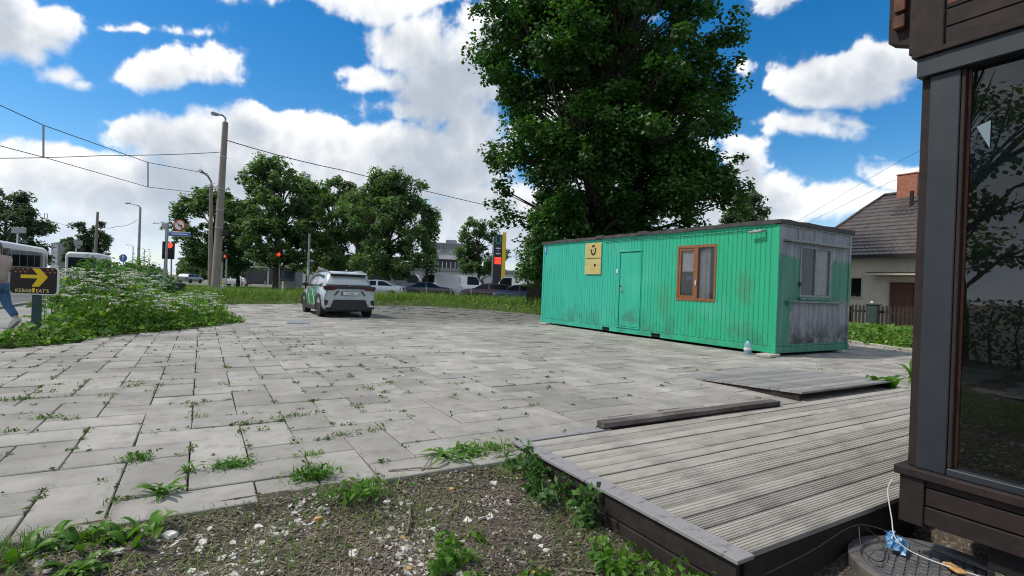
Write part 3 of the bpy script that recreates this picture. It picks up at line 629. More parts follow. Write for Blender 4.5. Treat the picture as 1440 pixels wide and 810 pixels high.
M['concrete'] = pm('concrete block', (0.45, 0.43, 0.39), (0.36, 0.34, 0.31), 9, 0.9, 0.5, 50)
for (x, y, lx, ly, lab) in ((9.98, 6.42, .60, .30, 'pale concrete block under the near corner of the green cabin'), (12.75, 6.42, .30, .22, 'small concrete block under the grey end of the green cabin'), (10.1, 14.6, .42, .30, 'flat white block under the far corner of the green cabin')):
    o = MB().box((-lx / 2 * .5, -ly / 2, 0.0), (lx / 2, ly / 2, .058), None, .010).build('concrete_block', M['concrete'], None, (x, y, 0.002), (0, 0, R(8))); tag(o, lab, 'block', 'blocks under the cabin')
# water bottle beside the cabin
bt = thing('water_bottle', 'clear blue plastic water bottle standing on the slabs at the green cabin', 'bottle', (9.96, 6.83, 0.004))
M['petbottle'] = glassmat('blue clear plastic', (0.30, 0.52, 0.62), 0.12, 0.6)
MB().lathe([(.0, 0), (.07, 0), (.08, .02), (.078, .07), (.08, .10), (.078, .18), (.072, .22), (.03, .27), (.022, .285), (.022, .295)], 14).build('body', M['petbottle'], bt, smooth=True)
MB().lathe([(.026, .292), (.026, .318), (0, .318)], 10).build('cap', M['blue'], bt); MB().lathe([(.0805, .09), (.0805, .14)], 14).build('label_band', M['white'], bt)

# ------------------------------------------------------------------ brown kiosk on the right
M['kioskbrown'] = woodmat('brown kiosk board', (0.014, 0.008, 0.0075), (0.023, 0.013, 0.012), (0.032, 0.019, 0.017), (2, 16, 16))
M['slate'] = pm('slate grey paint', (0.022, 0.028, 0.037), (0.030, 0.036, 0.045), 6, 0.5)
M['rust'] = woodmat('bare reddish timber', (0.11, 0.038, 0.02), (0.16, 0.06, 0.03), (0.06, 0.03, 0.02), (2, 16, 16))
def kglass():
    m, gg, b = newmat('shop window glass'); b.inputs['Base Color'].default_value = (0.004, 0.006, 0.006, 1); b.inputs['Roughness'].default_value = 0.0; b.inputs['IOR'].default_value = 1.95
    p = gg.n('ShaderNodeTexCoord').outputs['Object']; bn = gg.n('ShaderNodeBump'); bn.inputs['Strength'].default_value = 0.03; bn.inputs['Distance'].default_value = 0.02
    gg.put(bn.inputs['Height'], gg.noise(p, 3.0, 2, 0.5)); gg.put(b.inputs['Normal'], bn.outputs[0])
    tr = gg.n('ShaderNodeBsdfTransparent'); mx = gg.n('ShaderNodeMixShader'); mx.inputs[0].default_value = 0.72
    gg.put(mx.inputs[1], tr.outputs[0]); gg.put(mx.inputs[2], b.outputs[0]); m.node_tree.links.new(mx.outputs[0], m.node_tree.nodes['Material Output'].inputs[0]); return m
M['kglass'] = kglass()
KX, KY = 3.30, 1.31
ki = thing('kiosk', 'brown timber kiosk corner with slate grey post and a large dark shop window', 'kiosk', (KX, KY, 0))
KB = -3.6                                                     # it runs on past the camera's side
part('corner_board', M['kioskbrown'], ki, (-.012, -.105, .055), (.02, .006, .305), .004)
part('skirt_board', M['kioskbrown'], ki, (-.006, KB, .072), (.018, -.108, .165), .004); part('skirt_board', M['kioskbrown'], ki, (.000, KB, .172), (.022, -.108, .262), .004)
part('skirt_board', M['kioskbrown'], ki, (-.002, KB, .270), (.02, -.108, .305), .003); part('cap_rail', M['kioskbrown'], ki, (-.03, KB, .307), (.10, .03, .352), .005)
part('cap_rail', M['slate'], ki, (.004, KB, .354), (.12, -.19, .392), .004)
part('skirt_board', M['kioskbrown'], ki, (.025, -.02, .06), (4.2, .002, .305)); part('cap_rail', M['kioskbrown'], ki, (.102, -.06, .307), (4.2, .03, .352))
part('post', M['slate'], ki, (.012, -.185, .354), (.115, -.055, 2.448), .004); part('post_edge', M['kioskbrown'], ki, (.03, -.054, .354), (.105, -.012, 2.448), .003); part('post_edge', M['kioskbrown'], ki, (.02, -.205, .393), (.10, -.187, 2.448), .003)
part('glazing_bead', M['rust'], ki, (.05, -.218, .395), (.075, -.207, 2.445))
part('window_pane', M['kglass'], ki, (.058, KB, .395), (.064, -.219, 2.447))
for k_ in (1, 2, 3): part('post', M['slate'], ki, (4.0 / 3 * k_ - .05, -.185, .354), (4.0 / 3 * k_ + .05, -.055, 2.448)); part('window_pane', M['kglass'], ki, (4.0 / 3 * (k_ - 1) + (.12 if k_ == 1 else .06), -.12, .354), (4.0 / 3 * k_ - .06, -.114, 2.448))
part('beam', M['slate'], ki, (-.012, KB, 2.45), (.12, .0, 2.555), .004); part('beam', M['slate'], ki, (.121, -.13, 2.45), (4.3, -.01, 2.555))
part('drip_board', M['kioskbrown'], ki, (-.03, KB, 2.557), (.12, .02, 2.585), .003)
part('fascia_board', M['kioskbrown'], ki, (-.015, -.115, 2.587), (.02, .04, 3.5), .004)
for z_ in (2.59, 2.685, 2.78, 2.875, 2.97, 3.065): part('fascia_board', M['kioskbrown'], ki, (-.002, KB, z_), (.018, -.118, z_ + .09), .004)
part('fascia_board', M['kioskbrown'], ki, (.022, -.02, 2.587), (4.3, .03, 3.5))
part('bare_patch', M['rust'], ki, (-.0035, -.75, 2.80), (.017, -.121, 2.862), .002)
MB().prism([(.045, 2.66), (.16, 2.71), (.16, 2.97), (.045, 2.97)], .03, .12, 'x').build('rafter_end', M['kioskbrown'], ki)
MB().prism([(.045, 2.985), (.17, 2.985), (.19, 3.02), (.19, 3.5), (.045, 3.5)], .03, .12, 'x').build('rafter_end', M['kioskbrown'], ki)
part('timber_block', M['rust'], ki, (-.005, .07, 2.86), (.028, .125, 3.4), .003); part('timber_block', M['rust'], ki, (-.012, .068, 2.765), (.028, .125, 2.835), .003)
part('floor', M['dark'], ki, (.1, KB, .08), (4.2, -.03, .12)); part('ceiling', M['dark'], ki, (.03, KB, 2.60), (4.2, -.03, 2.64)); part('back_wall', M['dark'], ki, (4.15, KB, .12), (4.2, -.03, 2.6)); part('rear_wall', M['dark'], ki, (.03, KB, .12), (4.2, KB + .05, 2.6))
MB().prism([(-.30, 2.02), (-.30, 2.16), (-.245, 2.14)], .049, .052, 'x').build('pane_sticker', pm('pale blue sticker', (0.20, 0.27, 0.31), rough=.5), ki)
part('inner_sill', M['slate'], ki, (.12, KB, .36), (.32, -.21, .40)); MB().add([(.18, -.35, .402), (.18, -.62, .402), (.10, -.40, .56), (.13, -.32, .55)], [(0, 1, 2, 3)]).build('leaflet', M['white'], ki)
part('underfloor_shade', M['dark'], ki, (.06, KB, -.5), (4.2, -.35, .08))  # black block added to paint the shade under the raised kiosk floor
# ------------------------------------------------------------------ plants: helpers
M['bark'] = pm('bark', (0.045, 0.035, 0.027), (0.085, 0.07, 0.055), 6, 0.9, 0.8, 14, stretch=(3, 3, .5))
M['leaf_maple'] = leafmat('dark maple leaves', (0.020, 0.068, 0.014), (0.058, 0.145, 0.028), 0.55, 0.38, 0.45)
M['leaf_street'] = leafmat('street tree leaves', (0.072, 0.13, 0.056), (0.145, 0.23, 0.095), 0.35, 0.45, 0.5)
M['leaf_far'] = leafmat('far leaves', (0.055, 0.095, 0.05), (0.10, 0.155, 0.08), 0.3, 0.35, 0.6)
M['leaf_shrub'] = leafmat('shrub leaves', (0.045, 0.12, 0.022), (0.10, 0.22, 0.04), 1.2, 0.35, 0.5)
M['leaf_weed'] = leafmat('weed leaves', (0.075, 0.18, 0.025), (0.17, 0.32, 0.05), 1.5, 0.38, 0.5, (0.26, 0.30, 0.07))
M['leaf_bright'] = leafmat('bright weed leaves', (0.06, 0.16, 0.015), (0.12, 0.26, 0.03), 3.0, 0.35, 0.45)
M['grass'] = leafmat('grass blades', (0.09, 0.19, 0.025), (0.19, 0.31, 0.055), 0.7, 0.34, 0.6, (0.25, 0.22, 0.09))
M['leaf_joint'] = leafmat('joint weed leaves', (0.045, 0.095, 0.02), (0.10, 0.16, 0.04), 1.5, 0.3, 0.6, (0.16, 0.15, 0.06))
M['umbel'] = pm('white umbels', (0.62, 0.64, 0.56), (0.5, 0.54, 0.44), 8, 0.8)
def unit(v): return v / np.maximum(np.linalg.norm(v, axis=-1, keepdims=True), 1e-9)
def leaves(C, size, out=None, asp=0.75, droop=0.35, bend=0.25, upbias=0.55, r=rng):
    """one bent four-cornered leaf per centre"""
    n = len(C); size = np.broadcast_to(size, (n,)).reshape(-1, 1)
    nrm = r.normal(size=(n, 3)); nrm[:, 2] = np.abs(nrm[:, 2]) + upbias
    if out is not None: nrm += out * 0.8
    nrm = unit(nrm); ax = r.normal(size=(n, 3)); ax[:, 2] -= droop
    if out is not None: ax += out * 0.7
    ax = unit(ax - nrm * (ax * nrm).sum(-1, keepdims=True)); sd_ = np.cross(nrm, ax)
    b = C - ax * size * .5; t = C + ax * size * .5; mid = C + nrm * size * bend * .4
    l = mid + sd_ * size * asp * .5 - nrm * size * bend * .5; rr_ = mid - sd_ * size * asp * .5 - nrm * size * bend * .5
    V = np.stack([b, l, t, rr_], 1).reshape(-1, 3); F = np.arange(n * 4).reshape(n, 4); return V, F
def blades(P, h, wd, lean=0.5, r=rng, wind=(0, 0)):  # noqa
    """bent tapering grass blades: one quad and one triangle each, as two faces of four corners"""
    n = len(P); h = np.broadcast_to(h, (n,)).reshape(-1, 1); wd = np.broadcast_to(wd, (n,)).reshape(-1, 1)
    th = r.uniform(0, 2 * np.pi, n); d_ = np.stack([np.cos(th), np.sin(th), 0 * th], 1); s_ = np.stack([-np.sin(th), np.cos(th), 0 * th], 1)
    ln = r.uniform(0, lean, (n, 1)); wv = np.array([[wind[0], wind[1], 0]])
    m_ = P + np.array([[0, 0, 1.0]]) * h * .6 + (d_ * ln * .35 + wv * .3) * h; t = P + np.array([[0, 0, 1.0]]) * h * (1 - .35 * ln) + (d_ * ln + wv) * h
    V = np.stack([P - s_ * wd / 2, P + s_ * wd / 2, m_ + s_ * wd * .35, m_ - s_ * wd * .35, t + s_ * wd * .04, t - s_ * wd * .04], 1).reshape(-1, 3)
    k = np.arange(n).reshape(-1, 1) * 6; F = np.concatenate([k + np.array([[0, 1, 2, 3]]), k + np.array([[3, 2, 4, 5]])]); return V, F
class NB:                                  # collects numpy pieces into one mesh
    def __init__(s): s.V = []; s.F = []; s.n = 0
    def add(s, VF):
        s.V.append(np.asarray(VF[0], np.float32)); s.F.append(VF[1] + s.n); s.n += len(VF[0]); return s
    def build(s, name, m, parent=None, loc=None):
        return link(name, mesh_np(name, np.concatenate(s.V), np.concatenate(s.F), m), parent, loc)
def ball(n, r=rng):
    v = unit(r.normal(size=(n, 3))); return v * (r.uniform(0, 1, (n, 1)) ** (1 / 2.2))
def make_tree(name, label, loc, H, clumps, nl, ls, trunk_r, m, group=None, wind=0.0, seed=1, trunk_h=None, asp=.75, lean=0.0):
    """clumps: (x, y, z, r) local; limbs run from the trunk to every clump"""
    r = np.random.default_rng(seed); rr_ = random.Random(seed)
    t = thing(name, label, 'tree', loc, 0, group)
    th = trunk_h or H * .3; tb = MB(); top = max(c[2] for c in clumps)
    path = [Vector((0, 0, -.1))]; n_ = 7
    for k in range(1, n_ + 1): f_ = k / n_; path.append(Vector((lean * f_ * top + rr_.uniform(-.12, .12) * f_ * 2, rr_.uniform(-.12, .12) * f_ * 2, top * .93 * f_)))
    tb.tube(path, [trunk_r * (1.25 if k == 0 else (1 - k / n_) ** .75 + .06) for k in range(n_ + 1)], 9)
    for (x, y, z, cr) in clumps:
        if rr_.random() < .5: continue
        k = min(n_ - 1, max(1, int(z * .72 / top * n_))); s = path[k].lerp(path[k + 1 if k + 1 <= n_ else n_], rr_.random()); e = Vector((x, y, z)); L = (e - s).length
        if L < .3: continue
        md = s.lerp(e, .5) + Vector((rr_.uniform(-.1, .1), rr_.uniform(-.1, .1), rr_.uniform(-.02, .12))) * L
        r0 = min(trunk_r * .35, .018 * L + .02); tb.tube([s, s.lerp(md, .6), md, e], [r0, r0 * .75, r0 * .5, r0 * .2], 5, False)
        for q_ in range(2):
            e2 = e + Vector((rr_.uniform(-1, 1), rr_.uniform(-1, 1), rr_.uniform(-.4, .8))) * cr * .8; tb.tube([md, md.lerp(e2, .6), e2], [r0 * .4, r0 * .25, r0 * .08], 4, False)
    tb.build('trunk', M['bark'], t, smooth=True)
    nb = NB(); vol = np.array([c[3] ** 2.3 for c in clumps]); cnt = (vol / vol.sum() * nl).astype(int)
    for (x, y, z, cr), k in zip(clumps, cnt):
        if k < 1: continue
        sub = r.integers(5, 9); ctr = ball(sub, r) * .75; rad = r.uniform(.35, .6, sub)
        which = r.integers(0, sub, k); o_ = ball(k, r); d_ = (ctr[which] + o_ * rad[which][:, None])
        d_[:, 2] *= .78; P = np.array([[x, y, z]]) + d_ * cr; P[:, 0] += wind * np.maximum(0, d_[:, 2]) * cr * .3
        out = unit(d_ + np.array([[0, 0, .2]])); out[:, 0] += wind
        nb.add(leaves(P, ls * r.uniform(.6, 1.25, k), out, asp, r=r))
    nb.build('crown', m, t); return t
def silhouette_clumps(rows, dep, seed, k, rmin, rmax, sep=.36):
    """rows of (z, left, right); clumps spread through that outline, `dep` deep, thicker to the outside"""
    r = random.Random(seed); out = []; zs_ = [a[0] for a in rows]
    tries = 0
    while len(out) < k and tries < k * 90:
        tries += 1; z = r.uniform(zs_[0], zs_[-1]); L = np.interp(z, zs_, [a[1] for a in rows]); Rr = np.interp(z, zs_, [a[2] for a in rows])
        c = (L + Rr) / 2; hw = (Rr - L) / 2; a = r.uniform(0, 2 * math.pi); q_ = r.random() ** .5; cr = r.uniform(rmin, rmax)
        if hw < cr * .5: continue
        sx = max(0, hw - cr * .38); sy = max(0, hw * dep - cr * .4)
        p = (c + sx * q_ * math.cos(a), sy * q_ * math.sin(a), z, cr)
        if any((p[0] - o[0]) ** 2 + (p[1] - o[1]) ** 2 + (p[2] - o[2]) ** 2 < (sep * (cr + o[3]) / 1.4) ** 2 for o in out): continue
        out.append(p)
    return out
def facing(clumps):                       # turn an outline drawn across the view into site axes
    c, s = math.cos(YAW), math.sin(YAW); return [(x * c + y * s, -x * s + y * c, z, r) for x, y, z, r in clumps]
def rows_px(cx, Z, pts, wide=0.11):                  # outline given as (py, px left, px right)
    return sorted([(HC + (405 + (cx - 720) * math.tan(ROLL) - y) / FPX * Z, (a - cx) / FPX * Z, (b - cx) / FPX * Z) for y, a, b in [(y_ - 4, a_ - (b_ - a_) * wide, b_ + (b_ - a_) * wide) for y_, a_, b_ in pts]])

# ------------------------------------------------------------------ trees
ZT_ = 23.5
cl_ = silhouette_clumps(rows_px(848, ZT_, wide=0.0, pts=[(392, 752, 880), (375, 745, 930), (350, 738, 960), (330, 728, 1000), (318, 705, 1015), (305, 692, 1030), (280, 695, 1045), (250, 705, 1050), (215, 690, 1048), (185, 690, 1045), (150, 685, 1060), (120, 668, 1040), (80, 652, 1030), (50, 655, 1030), (20, 690, 1000), (-20, 700, 990), (-70, 740, 950), (-120, 790, 900)]), .85, 4, 380, 0.8, 1.5)
make_tree('maple_tree', 'huge dark green broadleaf tree towering behind the green cabin', col_at(834, ZT_), 15.5, facing(cl_), 190000, .185, .34, M['leaf_maple'], None, 0, 11, asp=.85)
def bgtree(label, px, Z, pts, k, nl, ls, tr, wind, seed, m='leaf_street', rm=(.55, 1.55), name='street_tree', group='street trees beyond the yard'):
    c_ = facing(silhouette_clumps(rows_px(px, Z, pts, .13), .8, seed, k, *rm)); H = max(c[2] for c in c_)
    return make_tree(name, label, col_at(px, Z), H, c_, nl, ls, tr, M[m], group, wind, seed, asp=.5)
bgtree('dark windblown tree directly behind the tall concrete pole', 300, 56, [(378, 268, 330), (340, 250, 345), (310, 246, 350), (290, 255, 345), (272, 275, 330)], 76, 16200, .42, .25, .5, 21)
bgtree('tallest windblown street tree, left of the parked silver car', 388, 52, [(372, 350, 430), (345, 330, 445), (310, 328, 445), (275, 335, 440), (250, 345, 425), (232, 355, 395)], 102, 22275, .42, .30, .5, 22)
bgtree('windblown tree between the two taller street trees behind the silver car', 465, 60, [(372, 440, 500), (340, 430, 510), (310, 432, 505), (280, 440, 495), (262, 450, 485)], 70, 14175, .42, .25, .5, 23)
bgtree('broad street tree with foliage hanging low over the parked sedans', 545, 48, [(392, 515, 585), (370, 500, 602), (340, 490, 606), (310, 488, 604), (285, 492, 590), (262, 505, 570), (250, 520, 555)], 117, 24300, .36, .26, .5, 24)
bgtree('low dark tree filling the gap right of the concrete pole', 335, 60, [(388, 300, 375), (360, 295, 380), (330, 300, 375), (305, 315, 360)], 40, 8500, .40, .2, .5, 51)
bgtree('leaning windblown tree with low branches just behind the silver crossover', 500, 56, [(390, 455, 540), (365, 450, 545), (335, 455, 540), (300, 465, 525), (280, 475, 510)], 46, 10000, .40, .24, .6, 52)
bgtree('slender tree between the leaning tree and the tallest street tree', 432, 62, [(388, 405, 465), (355, 400, 470), (320, 405, 462), (285, 415, 450)], 36, 8000, .40, .2, .6, 53)
bgtree('small bushy tree left of the fuel price sign', 672, 72, [(390, 655, 700), (370, 640, 708), (345, 638, 706), (325, 648, 695), (315, 660, 685)], 55, 11137, .42, .2, .4, 25)
bgtree('leafy tree behind the bus at the left edge', 5, 58, [(372, -40, 60), (345, -45, 52), (315, -45, 48), (290, -40, 35), (276, -30, 18)], 70, 14175, .42, .25, .3, 26, 'leaf_far')
bgtree('round tree behind the white minibus across the avenue', 121, 95, [(378, 92, 158), (360, 92, 150), (340, 98, 144), (322, 106, 136)], 51, 9112, .55, .25, .2, 27, 'leaf_far')
bgtree('lone treetop showing above the roof of the green cabin', 1045, 42, [(335, 1010, 1085), (310, 1012, 1075), (292, 1020, 1070), (278, 1032, 1058)], 45, 8505, .30, .2, .3, 28, 'leaf_far', (.6, 1.1))
bgtree('dark tree beyond the fence at the left end of the green cabin', 752, 44, [(398, 735, 790), (370, 732, 800), (340, 735, 790), (320, 740, 770)], 55, 11137, .32, .2, .2, 29, 'leaf_street', (.8, 1.4))
bgtree('pale thin tree beside the broad street tree', 600, 58, [(385, 582, 614), (350, 586, 612), (320, 586, 610), (298, 590, 604)], 30, 2632, .42, .14, .5, 30, 'leaf_far', (.7, 1.2))
# the tree across the pavement, seen mirrored in the shop window
cl_ = silhouette_clumps([(2.0, -1.6, 1.8), (3.5, -3.0, 3.0), (5.5, -3.4, 3.4), (7.5, -2.6, 2.8), (9, -1.2, 1.2)], 1.0, 8, 26, .7, 1.1)
make_tree('pavement_tree', 'tree beside the pavement, mirrored in the dark shop window', (-8.2, 5.0, 0), 9, cl_, 6500, .15, .22, M['leaf_street'], None, 0, 41)
hd = thing('hedge', 'dark clipped hedge along the pavement, mirrored low in the shop window', 'hedge', (-6.4, 5.0, 0)); r_ = np.random.default_rng(77); n_ = 7000
C = np.column_stack([r_.uniform(-.5, .5, n_), r_.uniform(-5, 5, n_), r_.uniform(.05, 1.35, n_)]); NB().add(leaves(C, r_.uniform(.07, .14, n_), None, .6, r=r_)).build('foliage', M['leaf_street'], hd)
hs_ = MB(); [hs_.tube([(0, -4.8 + k * .4, 0), (.05, -4.75 + k * .4, .6), (0, -4.8 + k * .4, 1.2)], [.03, .02, .01], 5) for k in range(25)]; hs_.build('stems', M['bark'], hd)
# far wooded skyline
nb = NB(); r_ = np.random.default_rng(5)
for (pa, pb, Z, h, n) in ((-60, 60, 190, 9, 1400), (92, 235, 260, 9, 1600), (250, 420, 170, 9, 2200), (420, 760, 190, 11, 3800), (760, 1440, 210, 9, 4200)):
    for k in range(n):
        p = col_at(r_.uniform(pa, pb), Z * r_.uniform(.95, 1.1)); hh = h * (0.55 + .45 * mn.noise(Vector((p.x * .04, p.y * .04, 0)))) 
        nb.V.append(np.array([[p.x, p.y, hh * r_.uniform(0.03, 1)]], np.float32))
C = np.concatenate(nb.V); VF = leaves(C, r_.uniform(1.2, 2.4, len(C)), None, .9, r=r_)
tag(link('far_trees', mesh_np('far_trees', VF[0], VF[1], M['leaf_far'])), 'hazy line of trees low on the horizon', 'trees', None, 'stuff')

# ------------------------------------------------------------------ weed bed on the left
def scatter(P, n, r, jit=0):               # points inside a polygon
    xs_ = [p[0] for p in P]; ys_ = [p[1] for p in P]; out = []
    while len(out) < n:
        x, y = r.uniform(min(xs_), max(xs_)), r.uniform(min(ys_), max(ys_))
        if inside(P, x, y): out.append((x, y))
    return np.array(out)
BED = [(-2.62, 10.75), (-2.1, 11.15), (-1.3, 12.85), (0.3, 14.75), (1.0, 16.0), (0.5, 17.5), (0.2, 20), (0.3, 26.0), (-2.9, 27.5), (-3.0, 18), (-2.95, 12.5), (-2.85, 10.9)]
poly('planting_bed', BED, -0.012, M['turfsoil'], 'strip of soil between the yard and the pavement')
r_ = np.random.default_rng(9)
pts = scatter(BED, 5200, r_)
# low leafy ground cover thickening towards the middle
def edge_dist(P, x, y):
    dm = 9
    for i in range(len(P)):
        a, b = np.array(P[i]), np.array(P[(i + 1) % len(P)]); t = np.clip(np.dot([x - a[0], y - a[1]], b - a) / np.dot(b - a, b - a), 0, 1); dm = min(dm, np.hypot(*(a + t * (b - a) - [x, y])))
    return dm
ed = np.array([edge_dist(BED, x, y) for x, y in pts]); nb = NB(); um = NB()
hcap = np.clip(.10 + ed * .55, .1, .62)
for rep in range(5):
    z = hcap * r_.uniform(.05, 1, len(pts)) ; C = np.column_stack([pts + r_.normal(0, .06, pts.shape), z]); nb.add(leaves(C, r_.uniform(.06, .15, len(pts)), None, .55, upbias=.9, r=r_))
tag(nb.build('ground_cover', M['leaf_weed']), 'low bright green weeds covering the bed behind the arrow sign', 'weeds', None, 'stuff')
nb = NB(); gp = scatter(BED, 5200, r_); ge = np.array([edge_dist(BED, x, y) for x, y in gp[:5200]])
nb.add(blades(np.column_stack([gp, gp[:, 0] * 0]), np.clip(.2 + ge * .5, .15, .8) * r_.uniform(.5, 1.1, len(gp)), .014, .6, r_))
tag(nb.build('bed_grass', M['grass']), 'tall grass growing through the weed bed', 'grass', None, 'stuff')
# cow parsley: stems with flat white heads
nb = NB(); st_ = MB(); rp = random.Random(4); k = 0
while k < 260:
    x, y = rp.uniform(-2.7, 0.3), rp.uniform(11.6, 24)
    if not inside(BED, x, y) or edge_dist(BED, x, y) < .3: continue
    if y > 17.5 and rp.random() < .45: continue
    q_ = Vector((x, y, 0)); pxx = 720 + FPX * q_.dot(_r) / q_.dot(_f)
    if y < 12.6 or (228 < pxx < 270 and y > 15.5): continue
    k += 1; h = rp.uniform(.6, 1.3) * (1.0 if x < -1.1 else .6) * (.8 if y > 19 else 1); tx, ty = x + rp.uniform(-.15, .15), y + rp.uniform(-.15, .15)
    st_.tube([(x, y, 0), (x + (tx - x) * .4, y + (ty - y) * .4, h * .55), (tx, ty, h)], [.008, .006, .004], 4, False)
    for q_ in range(rp.choice((2, 3, 3, 4))):
        ox, oy, oz = tx + rp.uniform(-.2, .2), ty + rp.uniform(-.2, .2), h + rp.uniform(-.12, .06); R0 = rp.uniform(.06, .11); m_ = 24
        th = r_.uniform(0, 6.28, m_); rd = R0 * np.sqrt(r_.uniform(0, 1, m_)); C = np.column_stack([ox + rd * np.cos(th), oy + rd * np.sin(th), oz + r_.normal(0, .006, m_) - rd * rd * 1.5])
        um.add(leaves(C, .034, None, 1.0, 0, .1, 3.0, r=r_))
    C = np.column_stack([x + r_.normal(0, .12, 26), y + r_.normal(0, .12, 26), h * r_.uniform(.1, .85, 26)]); nb.add(leaves(C, r_.uniform(.07, .16, 26), None, .5, r=r_))
cp = thing('cow_parsley', 'white flowering cow parsley crowding the bed behind the arrow sign', 'flowers'); cp['kind'] = 'stuff'
st_.build('stems', M['leaf_weed'], cp); nb.build('leaves', M['leaf_weed'], cp); um.build('flower_heads', M['umbel'], cp)
def shrub(label, loc, rad, h, n, ls, seed, m='leaf_shrub'):
    r = np.random.default_rng(seed); rr_ = random.Random(seed); t = thing('shrub', label, 'shrub', loc, 0, 'shrubs in the weed bed'); sb = MB(); nb = NB()
    for k in range(26):
        a = rr_.uniform(0, 6.28); q_ = math.sqrt(rr_.random()) * rad; hh = h * (1 - .55 * (q_ / rad) ** 2) * rr_.uniform(.8, 1.06); tip = Vector((q_ * math.cos(a), q_ * math.sin(a), hh))
        b0 = tip * .3; b0.z = 0; sb.tube([b0, b0.lerp(tip, .55) + Vector((0, 0, hh * .1)), tip], [.014, .009, .003], 4, False)
        m_ = n // 26; f_ = r.uniform(.12, 1, m_)[:, None]; P = np.array([b0]) * (1 - f_) + np.array([tip]) * f_ + r.normal(0, .09 + .05 * rad, (m_, 3)); P[:, 2] = np.maximum(P[:, 2], .05)
        nb.add(leaves(P, ls * r.uniform(.6, 1.2, m_), unit(P - np.array([[0, 0, h * .3]])) * .6, .45, r=r))
    sb.build('stems', M['bark'], t); nb.build('foliage', M[m], t); return t
shrub('tall feathery green shrub rising behind the arrow sign', (-2.2, 15.6, 0), .8, 1.62, 4200, .15, 1)
shrub('wide leafy shrub in the middle of the weed bed', (-2.1, 18.2, 0), .95, 1.75, 4600, .15, 2)
shrub('dark rounded shrub at the far side of the weed bed', (-1.7, 21.6, 0), 1.0, 1.85, 4600, .15, 3)
shrub('low light green shrub beside the black litter bin', (-.35, 17.2, 0), .7, .55, 2600, .11, 4, 'leaf_weed')
shrub('bushy pale shrub at the paving edge near the litter bin', (.1, 19.6, 0), .55, .42, 2000, .11, 5, 'leaf_weed')

# ------------------------------------------------------------------ grass verge along the far edge of the yard
VERGE = [(-2.9, 27.3), (0.2, 25.6), (4.6, 28.0), (10.6, 26.7), (12.9, 23.0), (13.2, 19.2), (15.2, 17.0), (19, 19), (17.5, 26.5), (12.6, 31.4), (4.0, 32.2), (-5.2, 31.6)]
def zverge(x, y): return .28 * min(1, max(0, edge_dist(VERGE, x, y) / 1.4))
gx, gy = np.meshgrid(np.arange(-5.2, 19.2, .45), np.arange(16.8, 32.4, .45)); ok = np.array([[inside(VERGE, x, y) for x, y in zip(a, b)] for a, b in zip(gx, gy)])
idx = -np.ones(gx.shape, int); V = []; F = []
for i in range(gx.shape[0]):
    for j in range(gx.shape[1]):
        idx[i, j] = len(V); V.append((gx[i, j], gy[i, j], zverge(gx[i, j], gy[i, j]) - .01 if ok[i, j] else -.06))
for i in range(gx.shape[0] - 1):
    for j in range(gx.shape[1] - 1):
        if ok[i, j] or ok[i + 1, j] or ok[i, j + 1] or ok[i + 1, j + 1]: F.append((idx[i, j], idx[i, j + 1], idx[i + 1, j + 1], idx[i + 1, j]))
tag(link('verge', mesh_np('verge', V, F, M['turfsoil'])), 'low grassy bank along the far edge of the yard', None, None, 'structure')
r_ = np.random.default_rng(12); gp = scatter(VERGE, 15000, r_); zz = np.array([zverge(x, y) for x, y in gp]); ee = zz / .28
nb = NB().add(blades(np.column_stack([gp, zz - .02]), (.16 + .42 * ee) * r_.uniform(.45, 1.15, len(gp)), .026, .7, r_, (.12, -.05)))
sel = gp[:5200]; nb.add(leaves(np.column_stack([sel, zz[:5200] + .05 + .22 * r_.random(5200) * (.3 + ee[:5200])]), r_.uniform(.07, .18, 5200), None, .5, r=r_))
tag(nb.build('verge_grass', M['grass']), 'long grass and weeds on the far bank', 'grass', None, 'stuff')
# lawn between the pole and the street trees
LAWN = [tuple(col_at(a, b)[:2]) for a, b in ((200, 33), (330, 31), (425, 36), (520, 43), (530, 62), (400, 66), (255, 60), (200, 48))]
poly('lawn', LAWN, -0.028, M['turfsoil'], 'grass lawn under the street trees')
r_ = np.random.default_rng(13); gp = scatter(LAWN, 9000, r_); nb = NB().add(blades(np.column_stack([gp, gp[:, 0] * 0 - .03]), r_.uniform(.12, .3, len(gp)), .05, .7, r_))
tag(nb.build('lawn_grass', M['grass']), 'short grass under the street trees', 'grass', None, 'stuff')
PATH = [tuple(col_at(a, b)[:2]) for a, b in ((215, 37), (318, 36), (375, 40), (372, 41.5), (318, 38), (215, 39.5))]
poly('footpath', PATH, 0.02, M['sidewalk'], 'pale footpath crossing the lawn')

